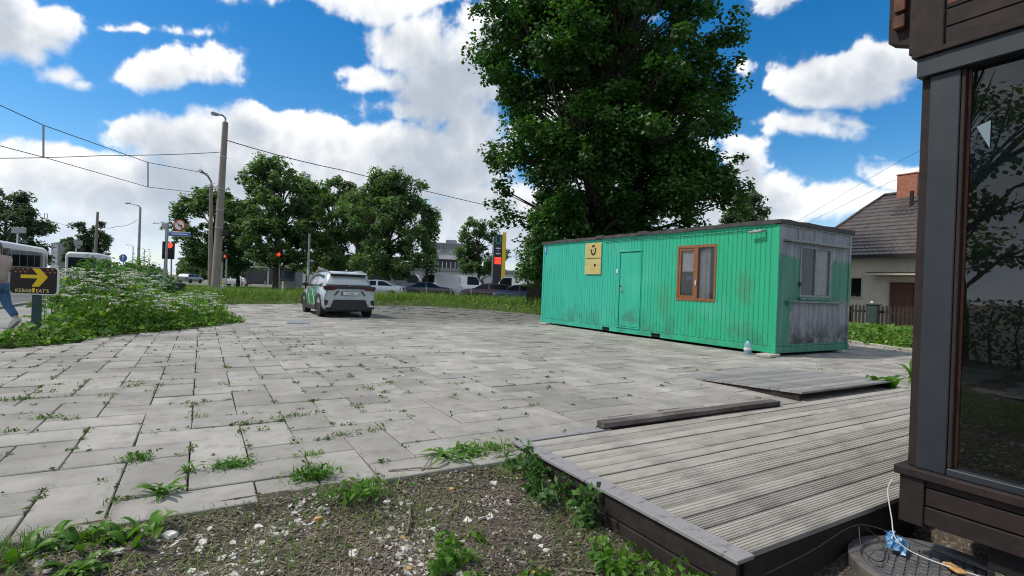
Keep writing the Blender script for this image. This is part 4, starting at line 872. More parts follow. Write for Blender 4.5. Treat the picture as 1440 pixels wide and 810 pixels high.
# ------------------------------------------------------------------ small plants in the joints and on the soil
def to_ground(px, py, z=0): p = gnd(px, py, z); return p.x, p.y
r_ = np.random.default_rng(15); nb = NB(); lf = NB(); rp = random.Random(8)
def joint_points(n):
    out = []
    while len(out) < n:
        dp, x, y, h = rp.choice(cells[:520]); lx, ly = (UN / 2, UN) if h else (UN, UN / 2); s = rp.choice((0, 1, 2, 3)); t = rp.uniform(-1, 1)
        p = (x + lx * (-1 if s == 0 else 1), y + ly * t) if s < 2 else (x + lx * t, y + ly * (-1 if s == 2 else 1))
        if p[1] < 3.2 or (p[0] > 2 and p[1] < 3.6): continue
        keep = .5 + .5 * mn.noise(Vector((p[0] * .9, p[1] * .9, 4))) - .08 * max(0, p[0] - 1) - .02 * (p[1] - 3)
        if rp.random() < keep: out.append(p)
    return out
for (x, y) in joint_points(820):
    k = rp.choice((2, 3, 3, 5, 9)); P = np.column_stack([x + r_.normal(0, .022, k), y + r_.normal(0, .022, k), np.full(k, -.012)]); nb.add(blades(P, r_.uniform(.012, .05, k), .006, 2.2, r_))
    lf.add(leaves(np.column_stack([x + r_.normal(0, .018, k), y + r_.normal(0, .018, k), r_.uniform(.0, .018, k)]), r_.uniform(.014, .042, k), None, .5, r=r_))
for (px, py, n, sp) in ((20, 562, 60, .10), (62, 588, 40, .06), (60, 552, 20, .06), (420, 585, 26, .10), (398, 588, 20, .08), (340, 596, 18, .05), (480, 612, 14, .04), (520, 605, 24, .08), (545, 540, 16, .08), (520, 545, 12, .06), (580, 520, 10, .05), (10, 608, 22, .05), (275, 587, 14, .04), (270, 570, 12, .05), (640, 556, 10, .03), (450, 580, 8, .04), (365, 605, 8, .03), (505, 570, 12, .04), (540, 552, 14, .05), (195, 540, 10, .05), (320, 540, 14, .05), (150, 556, 12, .05)):
    x, y = to_ground(px, py); P = np.column_stack([x + r_.normal(0, sp, n), y + r_.normal(0, sp * .35, n), np.full(n, -.012)]); nb.add(blades(P, r_.uniform(.02, .075, n), .007, 2.2, r_)); lf.add(leaves(np.column_stack([x + r_.normal(0, sp, n), y + r_.normal(0, sp * .45, n), r_.uniform(0, .03, n)]), r_.uniform(.015, .045, n), None, .4, r=r_))
tag(lf.build('joint_weeds', M['leaf_joint']), 'tiny leafy weeds sprouting from the joints between the slabs', 'weeds', None, 'stuff')
tag(nb.build('joint_grass', M['grass']), 'thin grass sprouting from the joints between the slabs', 'grass', None, 'stuff')
def tuft(label, px, py, n, h, sp, z=0.0, wd=.007, m='leaf_bright', lean=2.0):
    x, y = to_ground(px, py, z); r = np.random.default_rng(int(px + py)); P = np.column_stack([r.normal(0, sp, n), r.normal(0, sp * .5, n), np.full(n, -.015)])
    o = NB().add(blades(P, h * r.uniform(.4, 1.1, n), wd, lean, r)).add(leaves(P + np.column_stack([r.normal(0, sp * .8, n), r.normal(0, sp * .5, n), .015 + h * r.uniform(0, .5, n)]), h * r.uniform(.2, .55, n), None, .35, r=r)).build('weed_tuft', M[m], None, (x, y, z)); return tag(o, label, 'weed', 'weed tufts on the slabs')
def leafblade(b, base, tip, wd, r, droop=.25, n=5):
    base, tip = Vector(base), Vector(tip); ax = tip - base; L = ax.length; s = ax.cross(Vector((0, 0, 1))); s = s.normalized() if s.length > 1e-4 else Vector((1, 0, 0)); V = []; F = []
    for k in range(n + 1):
        t = k / n; p = base + ax * t + Vector((0, 0, L * (.5 * t - t * t * (.5 + droop)))); wv = wd * math.sin(math.pi * (.08 + .9 * t) ** .8) * (1 + r.uniform(-.22, .22)); cup = Vector((0, 0, wv * .22))
        V += [p - s * wv / 2 + cup, p, p + s * wv / 2 + cup]
    for k in range(n): F += [(3 * k, 3 * k + 1, 3 * k + 4, 3 * k + 3), (3 * k + 1, 3 * k + 2, 3 * k + 5, 3 * k + 4)]
    b.add(V, F)
def rosette(label, px, py, n, L, z=0.0, up=.45, wd=.22, cat='weed', name='broadleaf_weed', group=None, m='leaf_bright', spread=0.03, xy=None):
    x, y = xy or to_ground(px, py, z); r = random.Random(int(px * 3 + py)); b = MB()
    for k in range(n):
        a = 6.283 * k / n * 1.0 + r.uniform(-.4, .4); l = L * r.uniform(.55, 1.1); e = up * r.uniform(.4, 1.6); bx, by = r.uniform(-spread, spread), r.uniform(-spread, spread)
        leafblade(b, (bx, by, 0), (bx + math.cos(a) * l, by + math.sin(a) * l, l * e), l * wd * r.uniform(.8, 1.25), r)
    o = b.build(name, M[m], None, (x, y, z), smooth=True); return tag(o, label, cat, group)
GS = 'leafy weeds on the slabs'
rosette('spiky green dandelion tuft on the near left slabs', 230, 694, 16, .16, 0, .5, .17, group=GS)
rosette('small leafy weed just right of the near left dandelion tuft', 266, 663, 12, .09, 0, .6, .2, group=GS)
tuft('wide bright weed patch lying across a joint left of centre', 325, 656, 110, .09, .06, 0, .009)
tuft('thick grassy tuft standing at the soil edge left of centre', 440, 672, 110, .13, .06, 0, .006)
tuft('sparse reddish weed above the thick grassy tuft', 436, 640, 40, .07, .05, 0, .007, 'leaf_weed')
tuft('thin weed in the joint at left with spread blades', 195, 646, 60, .10, .045, 0, .008)
rosette('broad dandelion patch at the soil edge beside the decking', 640, 641, 34, .20, -.005, .30, .16, group=GS, spread=.14)
tuft('leafy stalks between the dandelion patch and the decking corner', 690, 634, 80, .13, .10, -.01, .010, 'leaf_weed')
tuft('dark grassy clump at the soil edge below the broad dandelion patch', 500, 695, 100, .13, .09, -.02, .008)
# large leaves at the left bottom corner
GC = 'leafy plants on the soil at lower left'
for i, (lab, px, py, n, L, up, wd) in enumerate((('upright broad-leaved plant at the lower left corner of the soil', 30, 792, 22, .13, .9, .34), ('leafy plant with pale heads, second from the lower left corner', 85, 772, 30, .10, 1.0, .38), ('broad-leaved plant with one round leaf at the slab edge', 196, 764, 16, .10, 1.0, .50), ('glossy leaf cluster between the round leaf and the corner plants', 142, 768, 22, .10, .9, .42), ('low leafy plant hugging the bottom edge of the soil at left', 110, 806, 34, .10, .5, .34))):
    rosette(lab, px, py, n, L, -.06, up, wd, 'plant', 'broadleaf_plant', GC, 'leaf_bright', .07)
rosette('large-leaved dock plant growing beside the ramp at the kiosk', 1248, 545, 9, .34, 0.0, .9, .30, 'plant', 'dock_plant', None, 'leaf_bright', .12)
rosette('second dock plant half hidden behind the kiosk post', 1283, 540, 9, .36, 0.0, 1.1, .28, 'plant', 'dock_plant', None, 'leaf_bright', .10)
def nettle(label, x, y, z, h, n, sp, seed, m='leaf_shrub', ls=.055):
    r = np.random.default_rng(seed); rr_ = random.Random(seed); t = thing('nettle', label, 'plant', (x, y, z), 0, 'leafy plants against the decking'); sb = MB(); nb = NB()
    for k in range(n):
        bx, by = rr_.gauss(0, sp), rr_.gauss(0, sp); hh = h * rr_.uniform(.5, 1.1); tip = (bx + rr_.uniform(-.1, .1), by + rr_.uniform(-.1, .1), hh); sb.tube([(bx * .12, by * .12, -.02), (bx * .8, by * .8, hh * .4), tip], [.004, .003, .0015], 4, False)
        m_ = 14; f_ = r.uniform(.15, 1.02, m_)[:, None]; P = np.array([[bx, by, 0]]) * (1 - f_) + np.array([tip]) * f_; dr = r.normal(0, 1, (m_, 3)); dr[:, 2] *= .2; P = P + unit(dr) * ls * .6
        nb.add(leaves(P, ls * r.uniform(.6, 1.3, m_), unit(dr) * 1.5, .55, r=r))
    sb.build('stems', M['leaf_weed'], t); nb.build('leaves', M[m], t); return t
nettle('leafy nettles against the far corner of the decking side', 1.98, 3.05, zsoil(1.98, 3.05), .13, 16, .10, 3)
nettle('dark nettle clump halfway along the decking side', 2.00, 2.70, zsoil(2.0, 2.7), .17, 14, .09, 4)
nettle('tall nettle with a drooping leaf rising over the decking trim', 2.03, 2.42, zsoil(2.03, 2.42), .25, 6, .05, 5, ls=.07)
nettle('bright leafy plant at the near end of the decking side', 2.02, 1.80, zsoil(2.02, 1.8), .22, 16, .11, 6, 'leaf_bright')
nettle('sprawling green plant at the foot of the decking near the camera', 1.88, 1.98, zsoil(1.88, 1.98), .15, 12, .11, 7, 'leaf_bright')
nettle('low green sprigs in the middle of the littered soil', 1.16, 2.35, zsoil(1.16, 2.35), .10, 14, .09, 8, 'leaf_bright')
nettle('small green sprigs on the soil near the bottom edge', 1.42, 2.02, zsoil(1.42, 2.02), .09, 12, .09, 9, 'leaf_weed')
# thin grass over the soil
r_ = np.random.default_rng(16); P = []
while len(P) < 13000:
    x, y = r_.uniform(-2.5, 2.1), r_.uniform(1.2, 3.22); k = .45 * mn.noise(Vector((x * 1.6, y * 1.6, 9))) + (.75 if x < -.6 else .16) + (.35 if x > 1.75 else 0) + (.18 if y > 3.0 else 0)
    if r_.random() < k: P.append((x, y, zsoil(x, y) - .006))
P = np.array(P); tag(NB().add(blades(P, r_.uniform(.02, .075, len(P)) * np.where(P[:, 0] < -.6, 1.5, 1.0), .0045, 2.2, r_)).build('soil_grass', M['grass']), 'thin grass straggling over the soil', 'grass', None, 'stuff')
# weeds in front of the picket fence
WB = [(16.4, 8.4), (15.2, 6.0), (14.2, 3.8), (19.5, 3.5), (19.6, 12.5), (17.6, 12.5)]
r_ = np.random.default_rng(18); gp = scatter(WB, 4200, r_); ge = np.array([edge_dist(WB, x, y) for x, y in gp]); nb = NB(); hc = np.clip(.1 + ge * .45, .1, .5)
for rep in range(3): nb.add(leaves(np.column_stack([gp + r_.normal(0, .05, gp.shape), hc * r_.uniform(.05, 1, len(gp))]), r_.uniform(.08, .19, len(gp)), None, .5, r=r_))
nb.add(blades(np.column_stack([gp, gp[:, 0] * 0]), hc * r_.uniform(.6, 1.3, len(gp)), .02, .6, r_))
poly('weed_soil', WB, -.02, M['turfsoil'], 'soil strip before the picket fence')
tag(nb.build('fence_weeds', M['leaf_weed']), 'green weeds and goutweed in front of the picket fence', 'weeds', None, 'stuff')
# ------------------------------------------------------------------ vehicles
def carpaint(name, c, metal=0.35):
    m, gg, b = newmat(name); b.inputs['Base Color'].default_value = (*c, 1); b.inputs['Metallic'].default_value = metal; b.inputs['Roughness'].default_value = 0.32
    b.inputs['Coat Weight'].default_value = 0.8; b.inputs['Coat Roughness'].default_value = 0.05; return m
M['p_silver'] = carpaint('silver paint', (0.47, 0.505, 0.54)); M['p_black'] = carpaint('black paint', (0.02, 0.022, 0.026), .1); M['p_white'] = carpaint('white car paint', (0.72, 0.73, 0.74), 0.0)
M['p_grey'] = carpaint('grey paint car', (0.16, 0.18, 0.20)); M['p_maroon'] = carpaint('dark maroon paint', (0.055, 0.022, 0.03), .1); M['p_green'] = carpaint('green livery', (0.015, 0.24, 0.10), 0.0); M['p_blue'] = carpaint('dark blue paint', (0.03, 0.05, 0.11), .2)
M['taillight'] = pm('dark red lamp', (0.05, 0.004, 0.006), rough=0.15, spec=0.5); M['chrome'] = pm('chrome', (0.6, 0.6, 0.62), rough=0.18, metal=0.9); M['cladding'] = pm('black cladding', (0.022, 0.022, 0.024), rough=0.6)
M['lamp'] = pm('clear lamp', (0.62, 0.64, 0.66), rough=0.1, spec=0.8)
def wheel(parent, x, y, r, wd, side):
    w_ = MB().lathe([(r * .60, -wd / 2), (r * .93, -wd / 2), (r, -wd * .36), (r, wd * .36), (r * .93, wd / 2), (r * .60, wd / 2)], 22, (0, 0, 0), 'x').build('wheel', M['rubber'], parent, (x, y, r), smooth=True)
    rb = MB().lathe([(0, side * wd * .40), (r * .14, side * wd * .42), (r * .18, side * wd * .36), (r * .56, side * wd * .30), (r * .64, side * wd * .46)], 22, (0, 0, 0), 'x')
    for k in range(5):
        a = k * 2 * math.pi / 5; rb.box((min(side * wd * .34, side * wd * .45), -r * .06, r * .1), (max(side * wd * .34, side * wd * .45), r * .06, r * .62), Matrix.Rotation(a, 4, 'X'))
    rb.build('rim', M['chrome'], w_); MB().lathe([(0, side * wd * .20), (r * .58, side * wd * .20), (r * .58, side * wd * .22), (0, side * wd * .22)], 16, (0, 0, 0), 'x').build('brake_disc', M['dark'], w_)
    return w_
def loft(st, name, m, parent, smooth=True, closed=True):
    """st: list of rings (same count); each a closed loop of points"""
    b = MB(); n = len(st[0]); V = [p for r_ in st for p in r_]; F = []
    for i in range(len(st) - 1):
        for j in range(n): F.append((i * n + j, i * n + (j + 1) % n, (i + 1) * n + (j + 1) % n, (i + 1) * n + j))
    if closed: F += [tuple(range(n))[::-1], tuple(range((len(st) - 1) * n, len(st) * n))]
    b.add(V, F); return b.build(name, m, parent, smooth=smooth)
def ring(y, hw, z0, zs, zb, ztop, hs=None, rake=0.0, crown=.04):
    """one section of a body: sill z0, shoulder zs, belt zb, top"""
    hs = hs or hw * .9
    h = [(hw * .90, z0), (hw * .985, z0 + .10), (hw, (z0 + zs) / 2), (hw * .985, zs), (hs, zb), (hs * .97, ztop - crown), (hs * .80, ztop - crown * .3), (0, ztop)]
    pts = [(x, z) for x, z in h] + [(-x, z) for x, z in h[-2::-1]]
    return [(x, y + rake * (z - z0), z) for x, z in pts]
def simple_car(name, label, loc, rz, paint, prof, L, Wd, belt, group=None, cat='car', wr=.31, wb=(.19, .80), windows=((0.1, .9),)):
    """prof: top outline (y fraction, z); greenhouse sits above the belt, tapering inward"""
    t = thing(name, label, cat, loc, rz, group); hw = Wd / 2; body = []; 
    for f, z in prof:
        zl = min(z, belt); body.append([(hw * .92, f * L, .24), (hw, f * L, .45), (hw, f * L, zl * .82), (hw * .955, f * L, zl), (-hw * .955, f * L, zl), (-hw, f * L, zl * .82), (-hw, f * L, .45), (-hw * .92, f * L, .24)])
    loft(body[::-1], 'body', M[paint], t)
    gh = [(f, z) for f, z in prof if z > belt + .01]
    up = [(f * L, z) for f, z in prof]; ys_ = [p[0] for p in up]; zs_ = [p[1] for p in up]
    i0 = min(i for i, (f, z) in enumerate(prof) if z > belt + .01); i1 = max(i for i, (f, z) in enumerate(prof) if z > belt + .01)
    lo0, lo1 = prof[i0 - 1][0] * L, prof[i1 + 1][0] * L
    tp = [(prof[i][0] * L, prof[i][1]) for i in range(i0, i1 + 1)]; hr = hw * .80; hb = hw * .94; b = MB()
    # glasshouse: sloping sides from belt to roof, and the roof skin
    poly_l = [(lo0, belt)] + tp + [(lo1, belt)]
    def sidept(y, z): k = (z - belt) / max(.01, max(q_[1] for q_ in tp) - belt); return hb + (hr - hb) * k
    n = len(poly_l); V = [(sidept(y, z), y, z) for y, z in poly_l] + [(-sidept(y, z), y, z) for y, z in poly_l]
    F = [tuple(range(n)), tuple(range(2 * n - 1, n - 1, -1))] + [(i, n + i, n + i + 1, i + 1) for i in range(n - 1)]
    b.add(V, F).build('roof', M[paint], t)
    # side windows a little proud of the pillars, and both screens
    ztop = max(q_[1] for q_ in tp)
    def topz(y): return np.interp(y, [p[0] for p in poly_l], [p[1] for p in poly_l])
    for s in (-1, 1):
        for (fa, fb) in windows:
            ya, yb = lo0 + (lo1 - lo0) * fa, lo0 + (lo1 - lo0) * fb; m_ = 6; lowr = []; upr = []
            for k in range(m_ + 1):
                y = ya + (yb - ya) * k / m_; zt = max(belt + .04, min(topz(y) - .06, ztop - .09)); lowr.append((y, belt + .02)); upr.append((y, zt))
            pl = lowr + upr[::-1]; V = [(s * (sidept(y, z) + .004), y, z) for y, z in pl]; f_ = tuple(range(len(pl))); MB().add(V, [f_ if s > 0 else f_[::-1]]).build('window', M['glass_dark'], t)
    for (p0, p1, dy) in (((lo0, belt), tp[0], -.006), (tp[-1], (lo1, belt), .006)):
        a, c = (Vector((0, *p0)), Vector((0, *p1))); V = []
        for (k, wf) in ((.10, .90), (.90, .92)):
            q_ = a.lerp(c, k); hw_ = sidept(q_.y, q_.z) * wf; V += [(hw_, q_.y + dy, q_.z + .006), (-hw_, q_.y + dy, q_.z + .006)]
        MB().add([V[0], V[1], V[3], V[2]], [(0, 1, 2, 3)]).build('screen', M['glass_dark'], t)
    for s in (-1, 1):
        for f in wb: wheel(t, s * (hw - .10), f * L, wr, .20, s); MB().lathe([(wr * 1.14, -.006), (wr * 1.14, .006)], 20, (s * (hw - .004), f * L, wr), 'x').build('wheel_arch', M['dark'], t)
        part('tail_lamp', M['taillight'], t, (min(s * hw * .62, s * hw * .93), -.012, belt * .72), (max(s * hw * .62, s * hw * .93), .05, belt * .90), .01)
        part('headlamp', M['lamp'], t, (min(s * hw * .55, s * hw * .92), L - .06, .58), (max(s * hw * .55, s * hw * .92), L + .012, .72), .01)
    part('bumper', M['cladding'], t, (-hw * .9, -.02, .26), (hw * .9, .06, .42), .02); part('bumper', M['cladding'], t, (-hw * .9, L - .06, .26), (hw * .9, L + .02, .42), .02)
    return t
SEDAN = [(0, .70), (.015, .98), (.10, 1.03), (.185, 1.06), (.33, 1.40), (.47, 1.46), (.58, 1.42), (.735, 1.02), (.86, .94), (.97, .78), (1, .55)]
WAGON = [(0, .65), (.01, .98), (.02, 1.02), (.075, 1.42), (.2, 1.50), (.45, 1.53), (.58, 1.46), (.735, 1.04), (.87, .97), (.97, .80), (1, .55)]
HATCH = [(0, .62), (.01, .95), (.03, 1.0), (.10, 1.40), (.3, 1.47), (.52, 1.48), (.60, 1.42), (.76, 1.02), (.88, .93), (.97, .78), (1, .55)]
VAN = [(0, .60), (.005, 1.2), (.01, 1.30), (.02, 2.30), (.3, 2.42), (.70, 2.40), (.76, 2.25), (.87, 1.32), (.95, 1.10), (.99, .80), (1, .5)]

M['glass_side'] = pm('side glass', (0.012, 0.015, 0.018), rough=.35, spec=.2)
# --- the silver crossover with green doors, standing on the slabs
SU = thing('crossover_car', 'silver crossover car with green doors parked on the slabs, rear towards the viewer', 'car', (4.29, 17.72, 0.0), R(1.0))
Lc, hwc = 4.18, .882
def sec(y, k=1.0, z0=.26, zs=.80, zb=1.00, top=1.02, hs=.80, low=1.0):
    return ring(y, hwc * k, z0, zs, zb, top, hs * k)
secs = [ring(.06, .80, .40, .72, .93, .97, .70, 0, .02), ring(.02, .835, .36, .76, .95, .99, .745, 0, .02), ring(.10, .865, .30, .80, .98, 1.02, .78, 0, .02), ring(.32, .882, .26, .82, 1.01, 1.05, .80, 0, .02), ring(.8, .882, .25, .82, 1.01, 1.04, .805, 0, .02),
        ring(1.6, .872, .24, .82, 1.0, 1.03, .81, 0, .02), ring(2.5, .872, .24, .81, .98, 1.02, .81, 0, .02), ring(3.0, .880, .25, .80, .97, 1.02, .80, 0, .03), ring(3.5, .882, .27, .78, .93, .98, .76, 0, .04), ring(3.9, .83, .30, .72, .85, .91, .70, 0, .04), ring(4.12, .72, .34, .64, .76, .80, .60, 0, .03), ring(4.18, .55, .40, .58, .66, .70, .45, 0, .02)]
loft(secs[::-1], 'body', M['p_silver'], SU)
# glasshouse
def gsec(y, hb, hr, zb, zt): return [(hb, y, zb), (hb * .97, y, zb + (zt - zb) * .45), (hr, y, zt - .07), (hr * .86, y, zt - .018), (hr * .45, y, zt), (-hr * .45, y, zt), (-hr * .86, y, zt - .018), (-hr, y, zt - .07), (-hb * .97, y, zb + (zt - zb) * .45), (-hb, y, zb)]
gs = [gsec(.20, .745, .735, .99, 1.12), gsec(.30, .77, .69, 1.0, 1.32), gsec(.44, .785, .645, 1.0, 1.50), gsec(.70, .80, .645, 1.0, 1.545), gsec(1.3, .81, .655, 1.0, 1.575), gsec(2.0, .81, .655, 1.0, 1.56), gsec(2.45, .81, .64, .99, 1.49), gsec(2.85, .80, .70, .98, 1.27), gsec(3.22, .79, .75, .97, 1.04)]
loft(gs[::-1], 'roof', M['p_silver'], SU)
rw = MB(); V = [(.60, .262, 1.135), (-.60, .262, 1.135), (-.555, .385, 1.40), (.555, .385, 1.40)]; rw.add(V, [(3, 2, 1, 0)]); rw.build('rear_window', pm('rear glass', (0.02, 0.024, 0.027), rough=.12, spec=.08), SU)
sp = MB().prism([(.20, 1.465), (.24, 1.50), (.60, 1.555), (.60, 1.52), (.33, 1.44)], -.60, .60, 'x'); sp.build('spoiler', M['p_silver'], SU); part('spoiler_shadow_panel', M['black'], SU, (-.585, .30, 1.395), (.585, .42, 1.462), .01)
MB().prism([(.012, .965), (.03, 1.05), (.27, 1.125), (.30, .965)], -.74, .74, 'x').build('light_bar', M['black'], SU)
for s in (-1, 1):
    MB().prism([(s * .42, 1.055), (s * .845, 1.06), (s * .862, .985), (s * .80, .905), (s * .52, .925), (s * .42, .985)], .004, .20, 'y').build('tail_lamp', M['taillight'], SU)
    part('lamp_strip', M['chrome'], SU, (min(s * .46, s * .82), .028, 1.012), (max(s * .46, s * .82), .034, 1.03))
    MB().prism([(s * .36, .90), (s * .40, .90), (s * .52, .745), (s * .485, .745)], .006, .05, 'y').build('tailgate_crease', M['black'], SU)
    MB().prism([(s * .70, .56), (s * .80, .60), (s * .83, .44), (s * .76, .40)], .012, .08, 'y').build('bumper_vent', M['black'], SU); MB().prism([(s * .62, .44), (s * .76, .42), (s * .80, .37), (s * .66, .37)], -.004, .07, 'y').build('skid_tip', M['chrome'], SU)
    wheel(SU, s * .765, .72, .345, .225, s); wheel(SU, s * .765, 3.28, .345, .225, s)
    for yy in (.72, 3.28):
        arc = MB(); n_ = 14
        for k in range(n_):
            a0, a1 = math.pi * (-.06 + 1.12 * k / n_), math.pi * (-.06 + 1.12 * (k + 1) / n_); r0, r1 = .365, .455; X = s * .898; Xi = s * .80
            P = lambda a, r, x: (x, yy + r * math.cos(a), .345 + r * math.sin(a))
            q4 = [P(a0, r0, X), P(a1, r0, X), P(a1, r1, X), P(a0, r1, X)]; arc.add(q4 if s < 0 else q4[::-1], [(0, 1, 2, 3)]); q5 = [P(a0, r0, X), P(a1, r0, X), P(a1, r0, Xi), P(a0, r0, Xi)]; arc.add(q5[::-1] if s < 0 else q5, [(0, 1, 2, 3)])
        arc.build('wheel_arch', M['cladding'], SU); MB().lathe([(0, 0), (.37, 0), (.37, .004), (0, .004)], 18, (s * .862 if s > 0 else -.866, yy, .345), 'x').build('wheel_well', M['dark'], SU)
    part('sill', M['cladding'], SU, (min(s * .80, s * .892), 1.18, .20), (max(s * .80, s * .892), 2.84, .36), .02)
    for (ya, yb) in ((1.16, 1.98), (2.0, 2.80)):
        d_ = MB(); V = []
        for y in (ya, (ya + yb) / 2, yb):
            for z, x in ((.37, .868), (.58, .878), (.80, .868), (.985, .815)): V.append((s * (x + .006), y, z))
        F = [(i * 4 + j, (i + 1) * 4 + j, (i + 1) * 4 + j + 1, i * 4 + j + 1) for i in range(2) for j in range(3)]; d_.add(V, F if s < 0 else [f[::-1] for f in F]); dd_ = d_.build('door', M['p_green'], SU, smooth=True)
        part('handle', M['p_silver'], dd_, (min(s * .86, s * .90), ya + .08, .84), (max(s * .86, s * .90), ya + .26, .87), .006)
        MB().prism([(ya + .12, .40), (ya + .22, .40), (ya + .70, .95), (ya + .62, .95)], s * .882, s * .887, 'x').build('livery_stripe', M['p_white'], dd_)
    for (ya, yb) in ((.62, 1.16), (1.20, 1.96), (2.02, 2.86)):
        wv = MB(); V = []; n_ = 4
        zt_ = lambda y: float(np.interp(y, [.3, .44, 1.3, 2.0, 2.45, 2.85, 3.22], [1.25, 1.40, 1.47, 1.46, 1.40, 1.20, 1.04]))
        for k in range(n_ + 1):
            y = ya + (yb - ya) * k / n_; zt0 = max(1.04, zt_(y) - .02); V += [(s * .815, y, 1.025), (s * (.815 - .115 * (zt0 - 1.025) / .45), y, zt0)]
        F = [(2 * k, 2 * k + 2, 2 * k + 3, 2 * k + 1) for k in range(n_)]; wv.add(V, F if s < 0 else [f[::-1] for f in F]).build('window', M['glass_side'], SU)
    mr = MB().box((-.10, -.07, -.06), (.10, .07, .07), None, .03).build('mirror', M['black'], SU, (s * .97, 2.62, 1.06)); MB().tube([(s * .82, 2.66, 1.01), (s * .90, 2.64, 1.03)], .02, 6).build('mirror_arm', M['black'], SU)
    part('headlamp', M['lamp'], SU, (min(s * .5, s * .78), 3.98, .68), (max(s * .5, s * .78), 4.12, .80), .03); MB().tube([(s * .60, .7, 1.55), (s * .60, .9, 1.585), (s * .61, 1.8, 1.60), (s * .60, 2.1, 1.57)], .016, 6).build('roof_rail', M['chrome'], SU)
MB().prism([(-.62, .33), (-.52, .60), (.52, .60), (.62, .33), (.5, .27), (-.5, .27)], -.002, .12, 'y').build('lower_bumper', M['cladding'], SU); part('diffuser', M['black'], SU, (-.78, .05, .20), (.78, .40, .34), .03)
pl = part('number_plate', M['white'], SU, (-.27, -.004, .755), (.27, .012, .875), .004); part('plate_frame', M['black'], pl, (-.28, .002, .742), (.28, .014, .885), .004); text('plate_lettering', 'SE 8821', M['black'], pl, (.02, -.0045, .813), (R(90), 0, 0), .095, .001); part('plate_band', M['blue'], pl, (-.268, -.006, .76), (-.235, -.002, .87))
MB().lathe([(0, -.012), (.06, -.008), (.065, .02)], 16, (0, .10, 1.02), 'y').build('emblem', M['chrome'], SU); part('wiper', M['black'], SU, (-.02, .225, 1.10), (.40, .25, 1.125)); MB().prism([(.55, 1.57), (.75, 1.58), (.60, 1.63)], -.015, .015, 'x').build('antenna_fin', M['p_silver'], SU)
MB().tube([(.35, .06, .24), (.35, .35, .25)], .035, 8).build('exhaust', M['zinc'], SU)
part('underbody', M['dark'], SU, (-.70, .2, .20), (.70, 3.9, .30))

GP = 'cars parked along the far street'
AX = -YAW                                           # the street runs across the view
def car_px(label, px, Z, head, paint, prof, L, Wd, belt, windows=((.12, .50), (.54, .90)), group=GP, **k):
    p = col_at(px, Z, -.036); a = AX + (R(90) if head == 'L' else R(-90) if head == 'R' else R(0) if head == 'A' else R(180)) + k.pop('turn', 0)
    q_ = Vector((-math.sin(a), math.cos(a), 0)) * (-L / 2); return simple_car('parked_car' if group == GP else 'car', label, p + q_, a, paint, prof, L, Wd, belt, group, windows=windows, **k)
car_px('silver grey sedan parked just right of the silver crossover', 530, 42, 'L', 'p_silver', SEDAN, 4.6, 1.8, .98)
car_px('black low sedan parked in the middle of the far row', 597, 46, 'L', 'p_black', SEDAN, 4.7, 1.8, .96)
car_px('dark maroon estate car with a pale bonnet near the fuel price sign', 685, 46, 'L', 'p_maroon', WAGON, 4.7, 1.82, 1.0)
car_px('dark small car at the brown fence behind the green cabin', 728, 44, 'L', 'p_blue', HATCH, 4.0, 1.75, .97)
GV = 'white vans on the lot behind the parked cars'
for lab, px, Z, hd, pnt in (('white van parked behind the black sedan', 615, 60, 'L', 'p_white'), ('white van with its nose right, left of the fuel price sign', 655, 62, 'R', 'p_white'), ('pale van right of the yellow band of the fuel sign', 722, 62, 'L', 'p_white'), ('grey van standing behind the broad street tree', 572, 66, 'R', 'p_grey')):
    car_px(lab, px, Z, hd, pnt, VAN, 5.4, 2.0, 1.32, ((.62, .92),), GV, cat='van', wr=.34)
GL = 'cars on the far left streets'
for lab, px, Z, hd, pnt, pr in (('white hatchback at the street beyond the concrete pole', 330, 74, 'R', 'p_white', HATCH), ('black car left of the white hatchback beyond the pole', 316, 80, 'R', 'p_black', HATCH), ('dark car waiting at the junction below the traffic light', 268, 84, 'A', 'p_grey', HATCH), ('white car far down the avenue', 210, 100, 'T', 'p_white', HATCH), ('blue car farthest down the avenue', 222, 120, 'T', 'p_blue', SEDAN), ('red car on the avenue beside the far white car', 202, 112, 'A', 'p_maroon', HATCH)):
    car_px(lab, px, Z, hd, pnt, pr, 4.2, 1.75, .97, group=GL)
